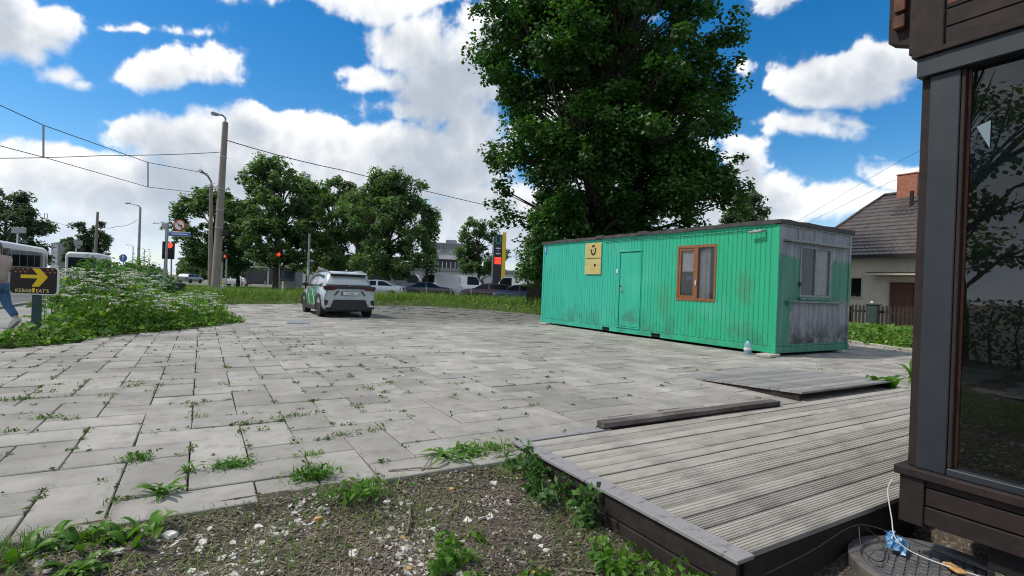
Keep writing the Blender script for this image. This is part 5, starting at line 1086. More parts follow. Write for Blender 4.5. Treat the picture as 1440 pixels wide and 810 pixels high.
# --- bus and minibus on the avenue
M['buswhite'] = pm('white bus panel', (0.66, 0.67, 0.68), (0.58, 0.59, 0.6), 3, 0.35)
def bus(label, x, y, L, Wd, H, z0, zb, zt, nwin, paint):
    t = thing('bus', label, 'bus', (x, y, -.03), 0, 'buses on the avenue'); hw = Wd / 2
    def rg(y_, k, dz): return [(hw * k, y_, .32), (hw * k, y_, H - .35 - dz), (hw * k * .96, y_, H - .12 - dz), (hw * k * .82, y_, H - dz), (-hw * k * .82, y_, H - dz), (-hw * k * .96, y_, H - .12 - dz), (-hw * k, y_, H - .35 - dz), (-hw * k, y_, .32)]
    loft([rg(0, .94, .14), rg(.10, 1, .04), rg(.4, 1, 0), rg(L - .5, 1, 0), rg(L - .12, .99, .05), rg(L, .92, .2)][::-1], 'body', M[paint], t)
    for s in (-1, 1):
        for k in range(nwin):
            a = .45 + (L - .9) * k / nwin; part('window', M['glass_dark'], t, (min(s * hw, s * (hw + .008)), a, zb), (max(s * hw, s * (hw + .008)), a + (L - .9) / nwin - .08, zt), .003)
        for f in (.24, .78): wheel(t, s * (hw - .16), f * L, .46, .28, s)
        part('tail_lamp', M['taillight'], t, (min(s * hw * .74, s * hw * .92), -.015, .95), (max(s * hw * .74, s * hw * .92), .02, 1.25), .01)
    part('rear_window', M['glass_dark'], t, (-hw * .82, -.012, zb), (hw * .82, .02, zt + .02), .004); part('windscreen', M['glass_dark'], t, (-hw * .82, L - .02, zb - .2), (hw * .82, L + .012, zt), .004); part('rear_bumper', M['cladding'], t, (-hw * .96, -.03, .30), (hw * .96, .06, .52), .02)
    return t
bus('long white city bus with dark windows at the left edge', -11.0, 38.0, 12.2, 2.55, 2.85, .3, 1.05, 2.45, 7, 'buswhite')
bus('white minibus seen from behind on the avenue', -8.05, 52, 6.6, 2.1, 2.75, .3, 1.45, 2.30, 4, 'buswhite')

# ------------------------------------------------------------------ house behind the picket fence
M['render'] = pm('beige roughcast', (0.62, 0.53, 0.44), (0.68, 0.59, 0.50), 2.5, 0.9, 0.5, 60); M['brick'] = pm('chimney brick', (0.34, 0.13, 0.085), (0.42, 0.18, 0.12), 6, 0.9, 0.5, 30); M['doorbrown'] = pm('brown door', (0.10, 0.038, 0.024), (0.13, 0.05, 0.033), 5, 0.6)
M['tile'] = pm('dark metal roof tile', (0.065, 0.052, 0.05), (0.10, 0.083, 0.078), 3.0, 0.42, 0.2, 20); M['trim'] = pm('pale trim', (0.52, 0.47, 0.42), rough=.8)
HX, HYF, HYN = 25.5, 15.0, 1.0; RX, RZ, EZ = 29.6, 6.55, 3.28
ho = thing('house', 'beige house with a dark tiled hip roof and brick chimney behind the picket fence', 'house', (HX, 0, 0))
def wallx(holes):
    b = MB(); ys_ = sorted({HYN, HYF} | {h for hh in holes for h in hh[:2]}); zs_ = sorted({-.1, EZ} | {h for hh in holes for h in hh[2:]})
    for i in range(len(ys_) - 1):
        for j in range(len(zs_) - 1):
            if any(h[0] <= ys_[i] and ys_[i + 1] <= h[1] and h[2] <= zs_[j] and zs_[j + 1] <= h[3] for h in holes): continue
            b.add([(0, ys_[i], zs_[j]), (0, ys_[i], zs_[j + 1]), (0, ys_[i + 1], zs_[j + 1]), (0, ys_[i + 1], zs_[j])], [(0, 1, 2, 3)])
    return b
HD = (9.90, 10.88, -.1, 2.05); HW_ = (11.98, 12.40, 1.38, 2.22)
wallx([HD, HW_]).build('wall', M['render'], ho); part('wall', M['render'], ho, (.02, HYF - .3, -.1), (8.2, HYF, EZ)); part('wall', M['render'], ho, (.02, HYN, -.1), (8.2, HYN + .3, EZ)); part('wall', M['render'], ho, (7.9, HYN + .31, -.1), (8.2, HYF - .31, EZ))
d_ = part('door', M['doorbrown'], ho, (.14, HD[0], 0.0), (.18, HD[1], HD[3])); part('door_panel', M['doorbrown'], d_, (.125, HD[0] + .12, .3), (.139, HD[1] - .12, 1.75), .01)
for a, b_ in (((-.015, HD[0] - .12, 0), (.13, HD[0], HD[3] + .0)), ((-.015, HD[1], 0), (.13, HD[1] + .12, HD[3])), ((-.017, HD[0] - .12, HD[3] + .002), (.13, HD[1] + .12, HD[3] + .10))): part('door_surround', M['trim'], ho, a, b_)
cn = part('canopy', M['render'], ho, (-.75, 9.62, 2.33), (-.002, 11.42, 2.42), .006); part('canopy_edge', M['black'], cn, (-.77, 9.6, 2.422), (-.002, 11.44, 2.445))
w_ = part('window', M['black'], ho, (.06, HW_[0], HW_[2]), (.10, HW_[1], HW_[3])); part('pane', M['glass_dark'], w_, (.05, HW_[0] + .04, HW_[2] + .04), (.058, HW_[1] - .04, HW_[3] - .04)); part('window_surround', M['trim'], w_, (-.012, HW_[0] - .07, HW_[2] - .07), (-.002, HW_[0] - .005, HW_[3] + .07)); part('sill', M['trim'], w_, (-.05, HW_[0] - .07, HW_[2] - .06), (.05, HW_[1] + .07, HW_[2] - .004))
# front roof slope in wavy stepped tile rows
ZX0 = -.55; sl = (RZ - EZ) / (RX - HX + .1); b = MB(); rows = 17
def hipy(x): return 12.95 + (RX - HX - x) * .47      # far hip line
for i in range(rows):
    xa, xb = ZX0 + (RX - HX - ZX0) * i / rows, ZX0 + (RX - HX - ZX0) * (i + 1) / rows
    zf = lambda x: EZ - .08 + (x + .55) * ((RZ - EZ + .08) / (RX - HX + .55)) - .30 * math.sin(math.pi * min(1, (x + .55) / 3.6)) * .35
    n_ = int((hipy(xa) - 1.0) / .05); ya = np.linspace(1.0, hipy((xa + xb) / 2), n_); wv = .022 * np.abs(np.sin(ya * math.pi / .21))
    V = [(xa - .03, y, zf(xa) + .03 + w0) for y, w0 in zip(ya, wv)] + [(xb, y, zf(xb) + w0) for y, w0 in zip(ya, wv)] + [(xa - .03, y, zf(xa) - .012) for y in ya]
    F = [(k, n_ + k, n_ + k + 1, k + 1) for k in range(n_ - 1)] + [(2 * n_ + k, k, k + 1, 2 * n_ + k + 1) for k in range(n_ - 1)]
    o = b.add(V, F)
rfh = b.build('roof', M['tile'], ho); rfh['kind'] = 'stuff'
MB().add([(RX - HX, 12.95, RZ + .02), (RX - HX, 1, RZ + .02), (8.8, 1, EZ - .1), (8.8, 14.9, EZ - .1), (-.55, hipy(-.55), EZ - .06)], [(0, 1, 2, 3), (0, 3, 4)]).build('roof_back', M['tile'], ho)
MB().tube([(-.55, hipy(-.55), EZ - .02)] + [(x, hipy(x), EZ - .08 + (x + .55) * ((RZ - EZ + .08) / (RX - HX + .55)) - .30 * math.sin(math.pi * min(1, (x + .55) / 3.6)) * .35 + .05) for x in (.4, 1.3, 2.2, 3.1)] + [(RX - HX, 12.95, RZ + .07), (RX - HX, 1, RZ + .07)], .075, 7).build('ridge_cap', M['tile'], ho)
part('eave_board', M['black'], ho, (-.60, 1.0, EZ - .20), (-.56, hipy(-.56), EZ - .06)); part('soffit', M['trim'], ho, (-.559, 1.0, EZ - .16), (.0, 14.9, EZ - .13))
ch = part('chimney', M['brick'], ho, (RX - HX - .35, 11.45, RZ - .5), (RX - HX + .45, 12.30, 7.42), .01); part('chimney_cap', M['brick'], ch, (RX - HX - .38, 11.42, 7.422), (RX - HX + .48, 12.33, 7.48), .01)
MB().tube([(3.0, 11.35, 5.6), (3.0, 11.35, 6.45)], .09, 8).build('vent_pipe', M['black'], ho); MB().add([(2.35, 11.0, 5.28), (2.35, 11.95, 5.28), (2.9, 11.95, 5.72), (2.9, 11.0, 5.72)], [(0, 3, 2, 1)]).build('roof_hatch', M['black'], ho)
# picket fence
M['fencebrown'] = woodmat('dark fence paint', (0.022, 0.016, 0.014), (0.04, 0.028, 0.024), (0.05, 0.04, 0.034), (14, 14, 1.5))
pf = thing('picket_fence', 'dark brown picket fence in front of the beige house', 'fence', (19.7, 0, 0)); pk = MB().prism([(-.032, 0), (.032, 0), (.032, .98), (0, 1.03), (-.032, .98)], -.011, .011, 'x').mesh(M['fencebrown'], False, 'picket'); y = 3.0; rp = random.Random(2)
while y < 13.5:
    if not 8.62 < y < 8.98: link('picket', pk, pf, (-.03, y, .05 + rp.uniform(-.015, .015)), (0, 0, 0))
    y += .118
for z in (.35, .82): part('rail', M['fencebrown'], pf, (-.015, 2.95, z), (.02, 13.5, z + .07))
for y in (3.0, 5.2, 7.4, 9.6, 11.8, 13.4): part('post', M['fencebrown'], pf, (.021, y - .04, -.1), (.10, y + .04, 1.0))
M['cabinetgreen'] = pm('dark green metal', (0.03, 0.055, 0.045), (0.045, 0.07, 0.06), 6, .6)
ub = thing('utility_box', 'dark green metal box set in the picket fence', 'utility box', (19.6, 8.8, 0)); part('cabinet', M['cabinetgreen'], ub, (-.12, -.17, 0), (.12, .17, 1.08), .01); part('lid', M['cabinetgreen'], ub, (-.15, -.20, 1.082), (.15, .20, 1.12), .01); part('door', M['cabinetgreen'], ub, (-.132, -.14, .15), (-.122, .14, 1.0), .004)
MB().lathe([(0, 1.12), (.035, 1.13), (.05, 1.16), (.04, 1.20), (0, 1.22)], 10, (0.0, .05, 0)).build('lamp_knob', M['white'], ub)
kbm = [MB().box((-.06, -l / 2, -.05), (.06, l / 2, .07), None, .012).mesh(M['concrete'], False, 'kerb_stone') for l in (.9, .95, .8)]
for i, lab in enumerate(('kerb stone nearest the kiosk post', 'second kerb stone from the kiosk post', 'third kerb stone from the kiosk post', 'kerb stone nearest the grey end of the cabin')):
    p = Vector((15.0, 5.65, 0)).lerp(Vector((16.5, 8.42, 0)), (i + .5) / 4); tag(link('kerb_stone', kbm[i % 3], None, (p.x, p.y, rp.uniform(-.01, .01)), (0, rp.uniform(-.05, .05), -math.atan2(1.5, 2.77) + rp.uniform(-.05, .05))), 'pale ' + lab + ' before the weeds', 'kerb stone', 'kerb stones before the picket fence')
# close-boarded brown fence left of the cabin
bf = thing('board_fence', 'brown boarded fence at the left end of the green cabin', 'fence', tuple(col_at(742, 27)), AX); y = 0
for i in range(14): part('board', M['fencebrown'], bf, (i * .145, -.012 + rp.uniform(-.006, .006), .05), (i * .145 + .135, .012, 1.50 + rp.uniform(-.03, .03)), .004)
for x in (0, .95, 1.9): part('post', M['fencebrown'], bf, (x - .05, .018, 0), (x + .05, .11, 1.58))
for z in (.35, 1.2): part('rail', M['fencebrown'], bf, (-.02, .0125, z), (2.05, .0175, z + .08))
# ------------------------------------------------------------------ poles, lamps, wires
M['concpole'] = pm('concrete pole', (0.235, 0.20, 0.165), (0.30, 0.26, 0.22), 4, 0.9, 0.4, 20, stretch=(3, 3, .6))
ZP = 29.0
def pt(px, py, Z): return at(px, py, Z)
pb, ptop = col_at(303, ZP), pt(317, 172, ZP)
cpole = thing('concrete_pole', 'tall leaning concrete pole with a small lamp arm at its top', 'pole', pb); L0 = ptop - pb
MB().tube([(0, 0, -.2), L0], [.235, .145], 10).build('shaft', M['concpole'], cpole, smooth=True)
def rel(px, py, o, Z): return at(px, py, Z) - o
MB().tube([L0 - Vector((0, 0, .3)), rel(317, 166, pb, ZP), rel(313, 162, pb, ZP - .2), rel(302, 160, pb, ZP - .8)], .05, 7).build('lamp_arm', M['zinc'], cpole); MB().tube([rel(306, 161, pb, ZP - .6), rel(299, 159.5, pb, ZP - 1)], [.09, .11], 7).build('lamp_head', M['zinc'], cpole)
for f in (.80, .62, .50, .40): c = L0 * f; MB().lathe([(.235 - .09 * f + .02, -.04), (.235 - .09 * f + .02, .04)], 10, tuple(c)).build('band', M['zinc'], cpole)
part('signal_box', M['black'], cpole, tuple(L0 * .37 + Vector((.15, -.45, -.15))), tuple(L0 * .37 + Vector((.45, -.2, .15))), .02)
p2 = col_at(296, ZP + .6); t2 = pt(297, 262, ZP + .6) - p2; sp_ = thing('lamp_pole', 'shorter lamp pole standing against the tall concrete pole', 'pole', p2)
MB().tube([(0, 0, -.2), t2], [.125, .10], 9).build('shaft', M['concpole'], sp_, smooth=True); MB().tube([t2 - Vector((0, 0, .3)), t2 + Vector((0, 0, .25)), rel(292, 247, p2, ZP + .3), rel(283, 241, p2, ZP - .2)], .055, 7).build('lamp_arm', M['zinc'], sp_); MB().tube([rel(287, 243.5, p2, ZP), rel(281, 240, p2, ZP - .3)], [.06, .11], 7).build('lamp_head', M['zinc'], sp_)
def street_lamp(label, px, top, Z, arm):
    o = col_at(px, Z); h = HC + (405 + (px - 720) * math.tan(ROLL) - top) / FPX * Z; t = thing('street_lamp', label, 'street lamp', o, 0, 'lamps along the avenue')
    MB().tube([(0, 0, 0), (0, 0, h)], [.13, .085], 8).build('shaft', M['zinc'], t, smooth=True); dx = -_r * arm; e = Vector((0, 0, h)) + dx + Vector((0, 0, .35))
    MB().tube([(0, 0, h - .1), Vector((0, 0, h + .15)) + dx * .15, e], .055, 6).build('arm', M['zinc'], t); MB().tube([e - dx * .1, e + dx * .28], [.07, .12], 6).build('lamp_head', M['zinc'], t)
street_lamp('nearer street lamp with a bent arm beside the minibus', 194, 293, 46, 1.0); street_lamp('farther street lamp right of the nearer one on the avenue', 231, 319, 72, 1.4)
for i, (px, tp, Z) in enumerate(((186, 348, 120), (202, 352, 150), (210, 356, 180))): street_lamp(('first', 'second', 'third')[i] + ' tiny lamp receding down the avenue towards the horizon', px, tp, Z, 1.2)
o = col_at(132, 52); lp = thing('wooden_pole', 'leaning wooden pole in front of the minibus', 'pole', o); MB().tube([(0, 0, 0), rel(137.5, 298, o, 52)], [.16, .11], 8).build('shaft', M['concpole'], lp); MB().tube([rel(137.2, 302, o, 52) + _r * -.12, rel(137.2, 302, o, 52) + _r * .12], .05, 5).build('pole_cap', M['zinc'], lp)
o = col_at(433, 34); gp_ = thing('steel_post', 'plain grey steel post rising beside the silver crossover', 'post', o); MB().tube([(0, 0, 0), (0, 0, HC + (394.4 - 330) / FPX * 34)], [.075, .06], 8).build('shaft', M['zinc'], gp_, smooth=True); MB().lathe([(.0, 0), (.14, 0), (.14, .04), (.08, .06)], 10).build('base_plate', M['zinc'], gp_); part('sticker', M['white'], gp_, tuple(Vector((0, 0, 1.5)) - _f * .085 - _r * .06), tuple(Vector((0, 0, 1.9)) - _f * .078 + _r * .06))
# wires
M['wire'] = pm('cable', (0.03, 0.03, 0.032), rough=.7)
def wire(label, pts, r, sag=0.0, name='overhead_wire', group='overhead wires'):
    P = []
    for i in range(len(pts) - 1):
        for k in range(10): t = k / 10; q_ = pts[i].lerp(pts[i + 1], t); q_.z -= sag * 4 * t * (1 - t); P.append(q_)
    P.append(pts[-1]); return tag(MB().tube(P, r, 4, False).build(name, M['wire']), label, 'wire', group)
wire('cable sagging from the concrete pole to the right behind the big tree', [pt(318, 197, ZP), pt(480, 239, 36), pt(760, 305, 50)], .026, .1)
up = [pt(-60, 120, 14), pt(0, 148, 15), pt(61, 176, 16.5), pt(208, 228.5, 22), pt(292, 244, 28.5)]; lo_ = [pt(-60, 188, 14), pt(0, 205, 15), pt(61, 221, 16.5), pt(208, 263, 22), pt(288, 272, 28.5)]
wire('upper overhead wire slanting down from the top left corner', up, .014); wire('lower overhead wire slanting from the left edge to the pole', lo_, .012)
wire('nearly level wire from the left edge to the concrete pole', [pt(-60, 222.5, 24), pt(150, 218.5, 26), pt(309, 214, ZP)], .018, .05)
for lab, a, b_ in (('first thin hanger rod between the two slanting wires at far left', up[2], lo_[2]), ('second thin hanger rod between the slanting wires near the concrete pole', up[3], lo_[3])): tag(MB().tube([a, b_], .028, 5).build('hanger_rod', M['zinc']), lab, 'rod', 'hanger rods on the overhead wires')
wire('upper faint wire over the roof of the beige house', [pt(1400, 155, 26), pt(1250, 235, 30), pt(1120, 312, 36)], .009); wire('lower faint wire over the roof of the beige house', [pt(1400, 195, 26), pt(1250, 257, 30), pt(1130, 316, 36)], .009)
wire('low wire between the street lamps and the leaning pole', [pt(137, 318, 52), pt(165, 318, 49), pt(193, 309, 46)], .02, .2)
# ------------------------------------------------------------------ traffic lights and signs
def face_up(o, b0): return b0
def board(name, parent, c, wd, h, m, th=.03, fwd=0.0):       # a plate square to the view direction of the yard, centred at c (relative)
    Mx = Matrix.Translation(Vector(c) - _f.xyz * fwd) @ Matrix.Rotation(AX, 4, 'Z'); return MB().box((-wd / 2, -th / 2, -h / 2), (wd / 2, th / 2, h / 2), Mx, min(.01, th * .3)).build(name, m, parent)
def disc(name, parent, c, r, m, th=.03, fwd=0.0, n=20):
    Mx = Matrix.Translation(Vector(c) - Vector((_f.x, _f.y, 0)) * fwd) @ Matrix.Rotation(AX, 4, 'Z'); b = MB().lathe([(0, -th / 2), (r, -th / 2), (r, th / 2), (0, th / 2)], n, (0, 0, 0), 'y'); b.v = [tuple(Mx @ Vector(v)) for v in b.v]; return b.build(name, m, parent)
ZS = 42; o = col_at(233, ZS); sg = thing('sign_post', 'grey junction post with a blue street name plate and a round no-left-turn sign', 'sign', o)
MB().tube([(0, 0, 0), rel(236, 313, o, ZS)], [.09, .08], 8).build('shaft', M['zinc'], sg)
sn = board('street_plate', sg, rel(253.5, 329.5, o, ZS), 1.72, .30, M['blue'], .03, .12); board('plate_lettering', sn, rel(254, 329.5, o, ZS), 1.30, .07, M['white'], .006, .140); board('plate_border', sn, rel(253.5, 329.5, o, ZS), 1.78, .36, M['white'], .012, .10); board('side_plate', sg, rel(232, 318, o, ZS), .35, .5, M['zinc'], .02, .1)
rs_ = disc('round_sign', sg, rel(254, 317, o, ZS), .47, M['red'], .03, .12); disc('sign_face', rs_, rel(254, 317, o, ZS), .37, M['white'], .012, .14); board('arrow_bar', rs_, rel(254.3, 317, o, ZS), .30, .09, M['black'], .008, .15); board('arrow_stem', rs_, rel(257, 319.4, o, ZS), .09, .28, M['black'], .008, .15)
Mx = Matrix.Translation(rel(254, 317, o, ZS) - _f * .158) @ Matrix.Rotation(AX, 4, 'Z') @ Matrix.Rotation(R(45), 4, 'Y'); MB().box((-.38, -.004, -.035), (.38, .004, .035), Mx).build('slash', M['red'], rs_)
MB().tube([rel(236, 325, o, ZS), rel(262, 327, o, ZS)], .035, 6).build('bracket', M['zinc'], sg)
def signal(label, px, py, Z, w_, h, lit, pole_to=None, n=3):
    o = col_at(px, Z); t = thing('traffic_light', label, 'traffic light', o, 0, 'traffic lights at the junction'); c = rel(px, py, o, Z)
    MB().tube([(.0, .0, 0), c + Vector((0, 0, h * .6))], .06, 7).build('post', M['zinc'], t); hd = board('housing', t, c, w_, h, M['black'], .16, .12)
    for k in range(n): disc('lens', hd, c + Vector((0, 0, h * (.5 - (k + .5) / n))), w_ * .36, M['redglow'] if k == lit else M['dark'], .02, .215, 12)
    return t
signal('traffic light showing red under the round no-left-turn sign', 241, 353, ZS + 1, .62, 1.35, 0); signal('dark traffic light housing seen edge-on beside the junction post', 234.5, 352, ZS + 2.5, .55, 1.5, -1)
signal('small red pedestrian light beside the tall concrete pole', 312, 362, 31.5, .26, .50, 0, n=2); signal('red traffic light under the tallest street tree', 393, 363, 50, .5, 1.0, 0)
signal('small red light on the second post right of the concrete pole', 318.5, 358, 40, .22, .6, 1, n=2)
o = col_at(173, 60); bl = thing('arrow_road_sign', 'round blue arrow road sign right of the minibus', 'sign', o); c = rel(174, 363, o, 60); MB().tube([(0, 0, 0), c], .05, 6).build('shaft', M['zinc'], bl); disc('disc', bl, c, .45, M['blue'], .03, .08); board('arrow_stem', bl, c - Vector((0, 0, .06)), .10, .42, M['white'], .01, .11); MB().prism([(-.2, 0), (.2, 0), (0, .24)], -.005, .005, 'y').build('arrow_head', M['white'], bl, c - _f * .11 + Vector((0, 0, .10)), (0, 0, AX))
for lab, px, py, Z, w_, h in (('grey gantry plate high above the bus at left', 28, 324, 45, 1.3, .5), ('pale direction plate on a thin post left of the minibus', 111, 342, 60, 1.0, .55)):
    o = col_at(px - 5, Z); t = thing('direction_sign', lab, 'sign', o, 0, 'direction signs at left'); c = rel(px, py, o, Z); MB().tube([(0, 0, 0), Vector((0, 0, c.z + .3))], .06, 6).build('shaft', M['white'], t); board('plate', t, c, w_, h, M['greypaint'], .03, .1)
    if px > 100: board('plate', t, c - Vector((0, 0, .5)), w_ * .6, .25, M['greypaint'], .03, .1)
# two little frames hung over the avenue
wire('thin span wire carrying two small frames over the avenue', [pt(-20, 298, 60), pt(45, 300, 60), pt(110, 322, 60)], .018, .1)
for lab, px in (('left small square frame hung over the avenue', 48.5), ('right small square frame hung over the avenue', 64.5)):
    c = pt(px, 304, 60); t = thing('hanging_frame', lab, 'frame', c, AX, 'frames hung over the avenue')
    for a, b_ in (((-.20, -.02, -.30), (-.15, .02, .30)), ((.15, -.02, -.30), (.20, .02, .30)), ((-.149, -.02, .25), (.149, .02, .30)), ((-.149, -.02, -.30), (.149, .02, -.25))): part('bar', M['zinc'], t, a, b_)
# bollards
GB = 'short posts on the far grass'
for lab, px, py, Z, hh, mm in (('yellow and white marker post on the grass right of the concrete pole', 398, 412, 33, 1.05, 'y'), ('white marker post at the foot of the concrete pole', 314, 405, 31, .95, 'y'), ('thin pale post on the verge in front of the black sedan', 600, 415, 34, .95, 'z'), ('thin pale post on the verge in front of the maroon estate car', 663, 416, 34, .95, 'z'), ('thin pale post on the verge just right of the silver crossover', 563, 415, 34, .9, 'z'), ('thin post at the path end right of the concrete pole', 373, 408, 38, .9, 'z')):
    o = col_at(px, Z, .1 if mm == 'z' else 0); t = thing('marker_post', lab, 'post', o, 0, GB); MB().lathe([(.055 if mm == 'y' else .035, 0), (.055 if mm == 'y' else .035, hh * .8)], 9).build('shaft', M['white'] if mm == 'y' else M['zinc'], t); MB().lathe([(.057 if mm == 'y' else .037, hh * .8), (.057 if mm == 'y' else .037, hh * .97), (0, hh)], 9).build('cap', M['yellow'] if mm == 'y' else M['zinc'], t)
# litter bin
o = Vector((gnd(248, 428).x, gnd(248, 428).y, 0)); o = col_at(248, 21.5); lb = thing('litter_bin', 'black litter bin with a white label among the weeds', 'bin', o)
MB().lathe([(.22, 0), (.26, .05), (.29, .72), (.28, .74)], 14).build('body', M['black'], lb, smooth=True); MB().lathe([(.34, .74), (.35, .80), (.33, .88), (.0, .93)], 14).build('lid', M['black'], lb, smooth=True); board('label_plate', lb, (0, 0, .62), .28, .12, M['white'], .01, .29)
# kebab arrow sign
M['signdark'] = pm('sign maroon', (0.012, 0.005, 0.005), rough=.4); M['signyel'] = pm('sign yellow', (0.80, 0.55, 0.015), rough=.4); M['signor'] = pm('sign orange', (0.38, 0.10, 0.035), rough=.4); M['postgreen'] = pm('dark green post', (0.012, 0.045, 0.045), (0.02, 0.06, 0.055), 8, .5); M['cream'] = pm('cream', (0.75, 0.62, 0.28), rough=.5)
ks = thing('arrow_sign', 'dark maroon sign with a big yellow arrow on a green post', 'sign', (gnd(50, 480).x, gnd(50, 480).y, 0), AX + R(8))
MB().box((-.05, -.05, -.1), (.05, .05, .86), None, .006).build('post', M['postgreen'], ks); pw, ph, pz = .74, .47, 1.04
def rrect(w_, h, r, n=5): return [(sx * (w_ / 2 - r) + r * math.cos(a0 + k * math.pi / 2 / n), sz * (h / 2 - r) + r * math.sin(a0 + k * math.pi / 2 / n)) for sx, sz, a0 in ((1, 1, 0), (-1, 1, math.pi / 2), (-1, -1, math.pi), (1, -1, 1.5 * math.pi)) for k in range(n + 1)]
MB().prism([(x, z + pz) for x, z in rrect(pw, ph, .06)], -.075, -.052, 'y').build('panel_back', M['white'], ks); pn = MB().prism([(x - .008, z + pz + .008) for x, z in rrect(pw - .03, ph - .025, .055)], -.082, -.0755, 'y').build('panel', M['signdark'], ks)
MB().prism([(-.20, pz + .045), (.06, pz + .045), (.06, pz + .045), (-.03, pz - .095), (.085, pz - .095), (.215, pz + .07), (.085, pz + .215), (-.03, pz + .215), (.06, pz + .105), (-.20, pz + .105)], -.090, -.0825, 'y').build('arrow', M['signyel'], ks)
for k in range(9): 
    for q_ in range(2):
        x0 = -.32 + k * .075 + q_ * .037; z0 = pz + .205 - q_ * .05
        if -.06 < x0 < .13: continue
        MB().prism([(x0 - .024, z0), (x0, z0 - .022), (x0 + .024, z0), (x0, z0 + .012)], -.0865, -.0825, 'y').build('border_diamond', M['signor'], pn)
text('lettering', "KEBAB", M['cream'], pn, (-.155, -.084, pz - .17), (R(90), 0, 0), .085); text('lettering', "EAT'S", M['cream'], pn, (.135, -.084, pz - .17), (R(90), 0, 0), .085); MB().prism([(-.015, pz - .20), (.015, pz - .19), (.022, pz - .13), (.0, pz - .115), (-.022, pz - .13)], -.088, -.0825, 'y').build('flame_mark', M['signyel'], pn)
# fuel price sign
M['fueldark'] = pm('sign panel black', (0.02, 0.021, 0.024), rough=.3); M['fuelgreen'] = pm('sign green', (0.02, 0.30, 0.20), rough=.4)
ZF = 66; o = col_at(700, ZF); fs_ = thing('price_sign', 'tall black and yellow fuel price sign left of the green cabin', 'sign', o); H_ = HC + (403 - 330) / FPX * ZF
board('panel', fs_, Vector((0, 0, H_ * .5)) - _r * .15, 1.05, H_, M['fueldark'], .3); board('yellow_band', fs_, Vector((0, 0, H_ * .5 + .15)) + _r * .62, .46, H_ + .3, M['yellow'], .34); board('white_edge', fs_, Vector((0, 0, H_ * .47)) - _r * .78, .18, H_ * .94, M['greypaint'], .26)
zt_ = lambda py: HC + (403 - py) / FPX * ZF
for xo in (-.42, .16): board('letter_stroke', fs_, Vector((0, 0, zt_(337))) + _r * (xo), .16, .72, M['fuelgreen'], .02, .17)
board('letter_stroke', fs_, Vector((0, 0, zt_(342.5))) - _r * .13, .55, .16, M['fuelgreen'], .02, .172)
for py, wd in ((349.5, .6), (353, .1), (357, .55)): board('print_line', fs_, Vector((0, 0, zt_(py))) - _r * .12, wd, .14, M['white'], .02, .17)
for py in (364.5, 369.5): board('price_digits', fs_, Vector((0, 0, zt_(py))) - _r * .12, .80, .38, M['redglow'], .02, .17)
for py in (364.5, 369.5):
    for xo in (-.38, -.12, .12): board('digit_gap', fs_, Vector((0, 0, zt_(py))) + _r * xo, .08, .14, M['fueldark'], .01, .19)
# ------------------------------------------------------------------ far buildings
M['panelgrey'] = pm('grey precast panels', (0.24, 0.24, 0.25), (0.29, 0.29, 0.30), .2, .9); M['shopdark'] = pm('dark shop fascia', (0.04, 0.04, 0.048), rough=.6); M['cladwhite'] = pm('white cladding', (0.62, 0.62, 0.61), (0.54, 0.54, 0.53), .4, .7); M['farglass'] = pm('far window', (0.05, 0.06, 0.075), rough=.15); M['beigewall'] = pm('beige wall', (0.45, 0.36, 0.24), rough=.9)
def facade(name, label, px0, px1, Z, H, storeys, bays, m, z0=0, depth=14, roof='flat', winh=.45, turn=0.0, wm='farglass'):
    o = col_at((px0 + px1) / 2, Z); Wd = (px1 - px0) / FPX * Z; t = thing(name, label, 'building', o, AX + turn); part('wall', M[m], t, (-Wd / 2, 0, z0 - .1), (Wd / 2, depth, H)); part('roof', M['panelgrey'], t, (-Wd / 2 - .2, -.2, H + .002), (Wd / 2 + .2, depth + .2, H + .5))
    sh = H / max(1, storeys)
    for s in range(storeys):
        for k in range(bays):
            x = -Wd / 2 + Wd * (k + .5) / bays; wv = Wd / bays * .55; w_ = part('window', M[wm], t, (x - wv / 2, -.06, s * sh + sh * .32), (x + wv / 2, -.01, s * sh + sh * (.32 + winh)))
            if Z < 230 and bays <= 8: part('window_bar', M['white'], w_, (x - .05, -.09, s * sh + sh * .32), (x + .05, -.062, s * sh + sh * (.32 + winh)))
    return t, Wd
t, Wd = facade('apartment_block', 'grey many-storey apartment block far behind the white vans', 606, 648, 210, 17.6, 6, 7, 'panelgrey'); part('lift_house', M['panelgrey'], t, (-1, 3, 18.2), (3, 8, 19.6)); 
for k in (1, 4): 
    for s in range(5): part('balcony', M['cladwhite'], t, (-Wd / 2 + Wd * k / 7 + .3, -1.2, s * 3.07 + 1.0), (-Wd / 2 + Wd * (k + 1) / 7 - .1, -.07, s * 3.07 + 2.1))
facade('apartment_block', 'long grey apartment block far away above the bus', 55, 96, 260, 14.5, 5, 10, 'panelgrey', turn=R(-38))
t, Wd = facade('dark_windowed_building', 'dark glazed building with a white roof edge behind the white vans', 612, 642, 96, 6.6, 1, 5, 'shopdark', winh=.5); part('roof_edge', M['cladwhite'], t, (-Wd / 2 - .3, -.5, 5.9), (Wd / 2 + .3, -.21, 6.62))
t, Wd = facade('white_shed', 'long low white shed behind the parked sedans and vans', 575, 742, 84, 3.4, 1, 6, 'cladwhite', winh=.3)
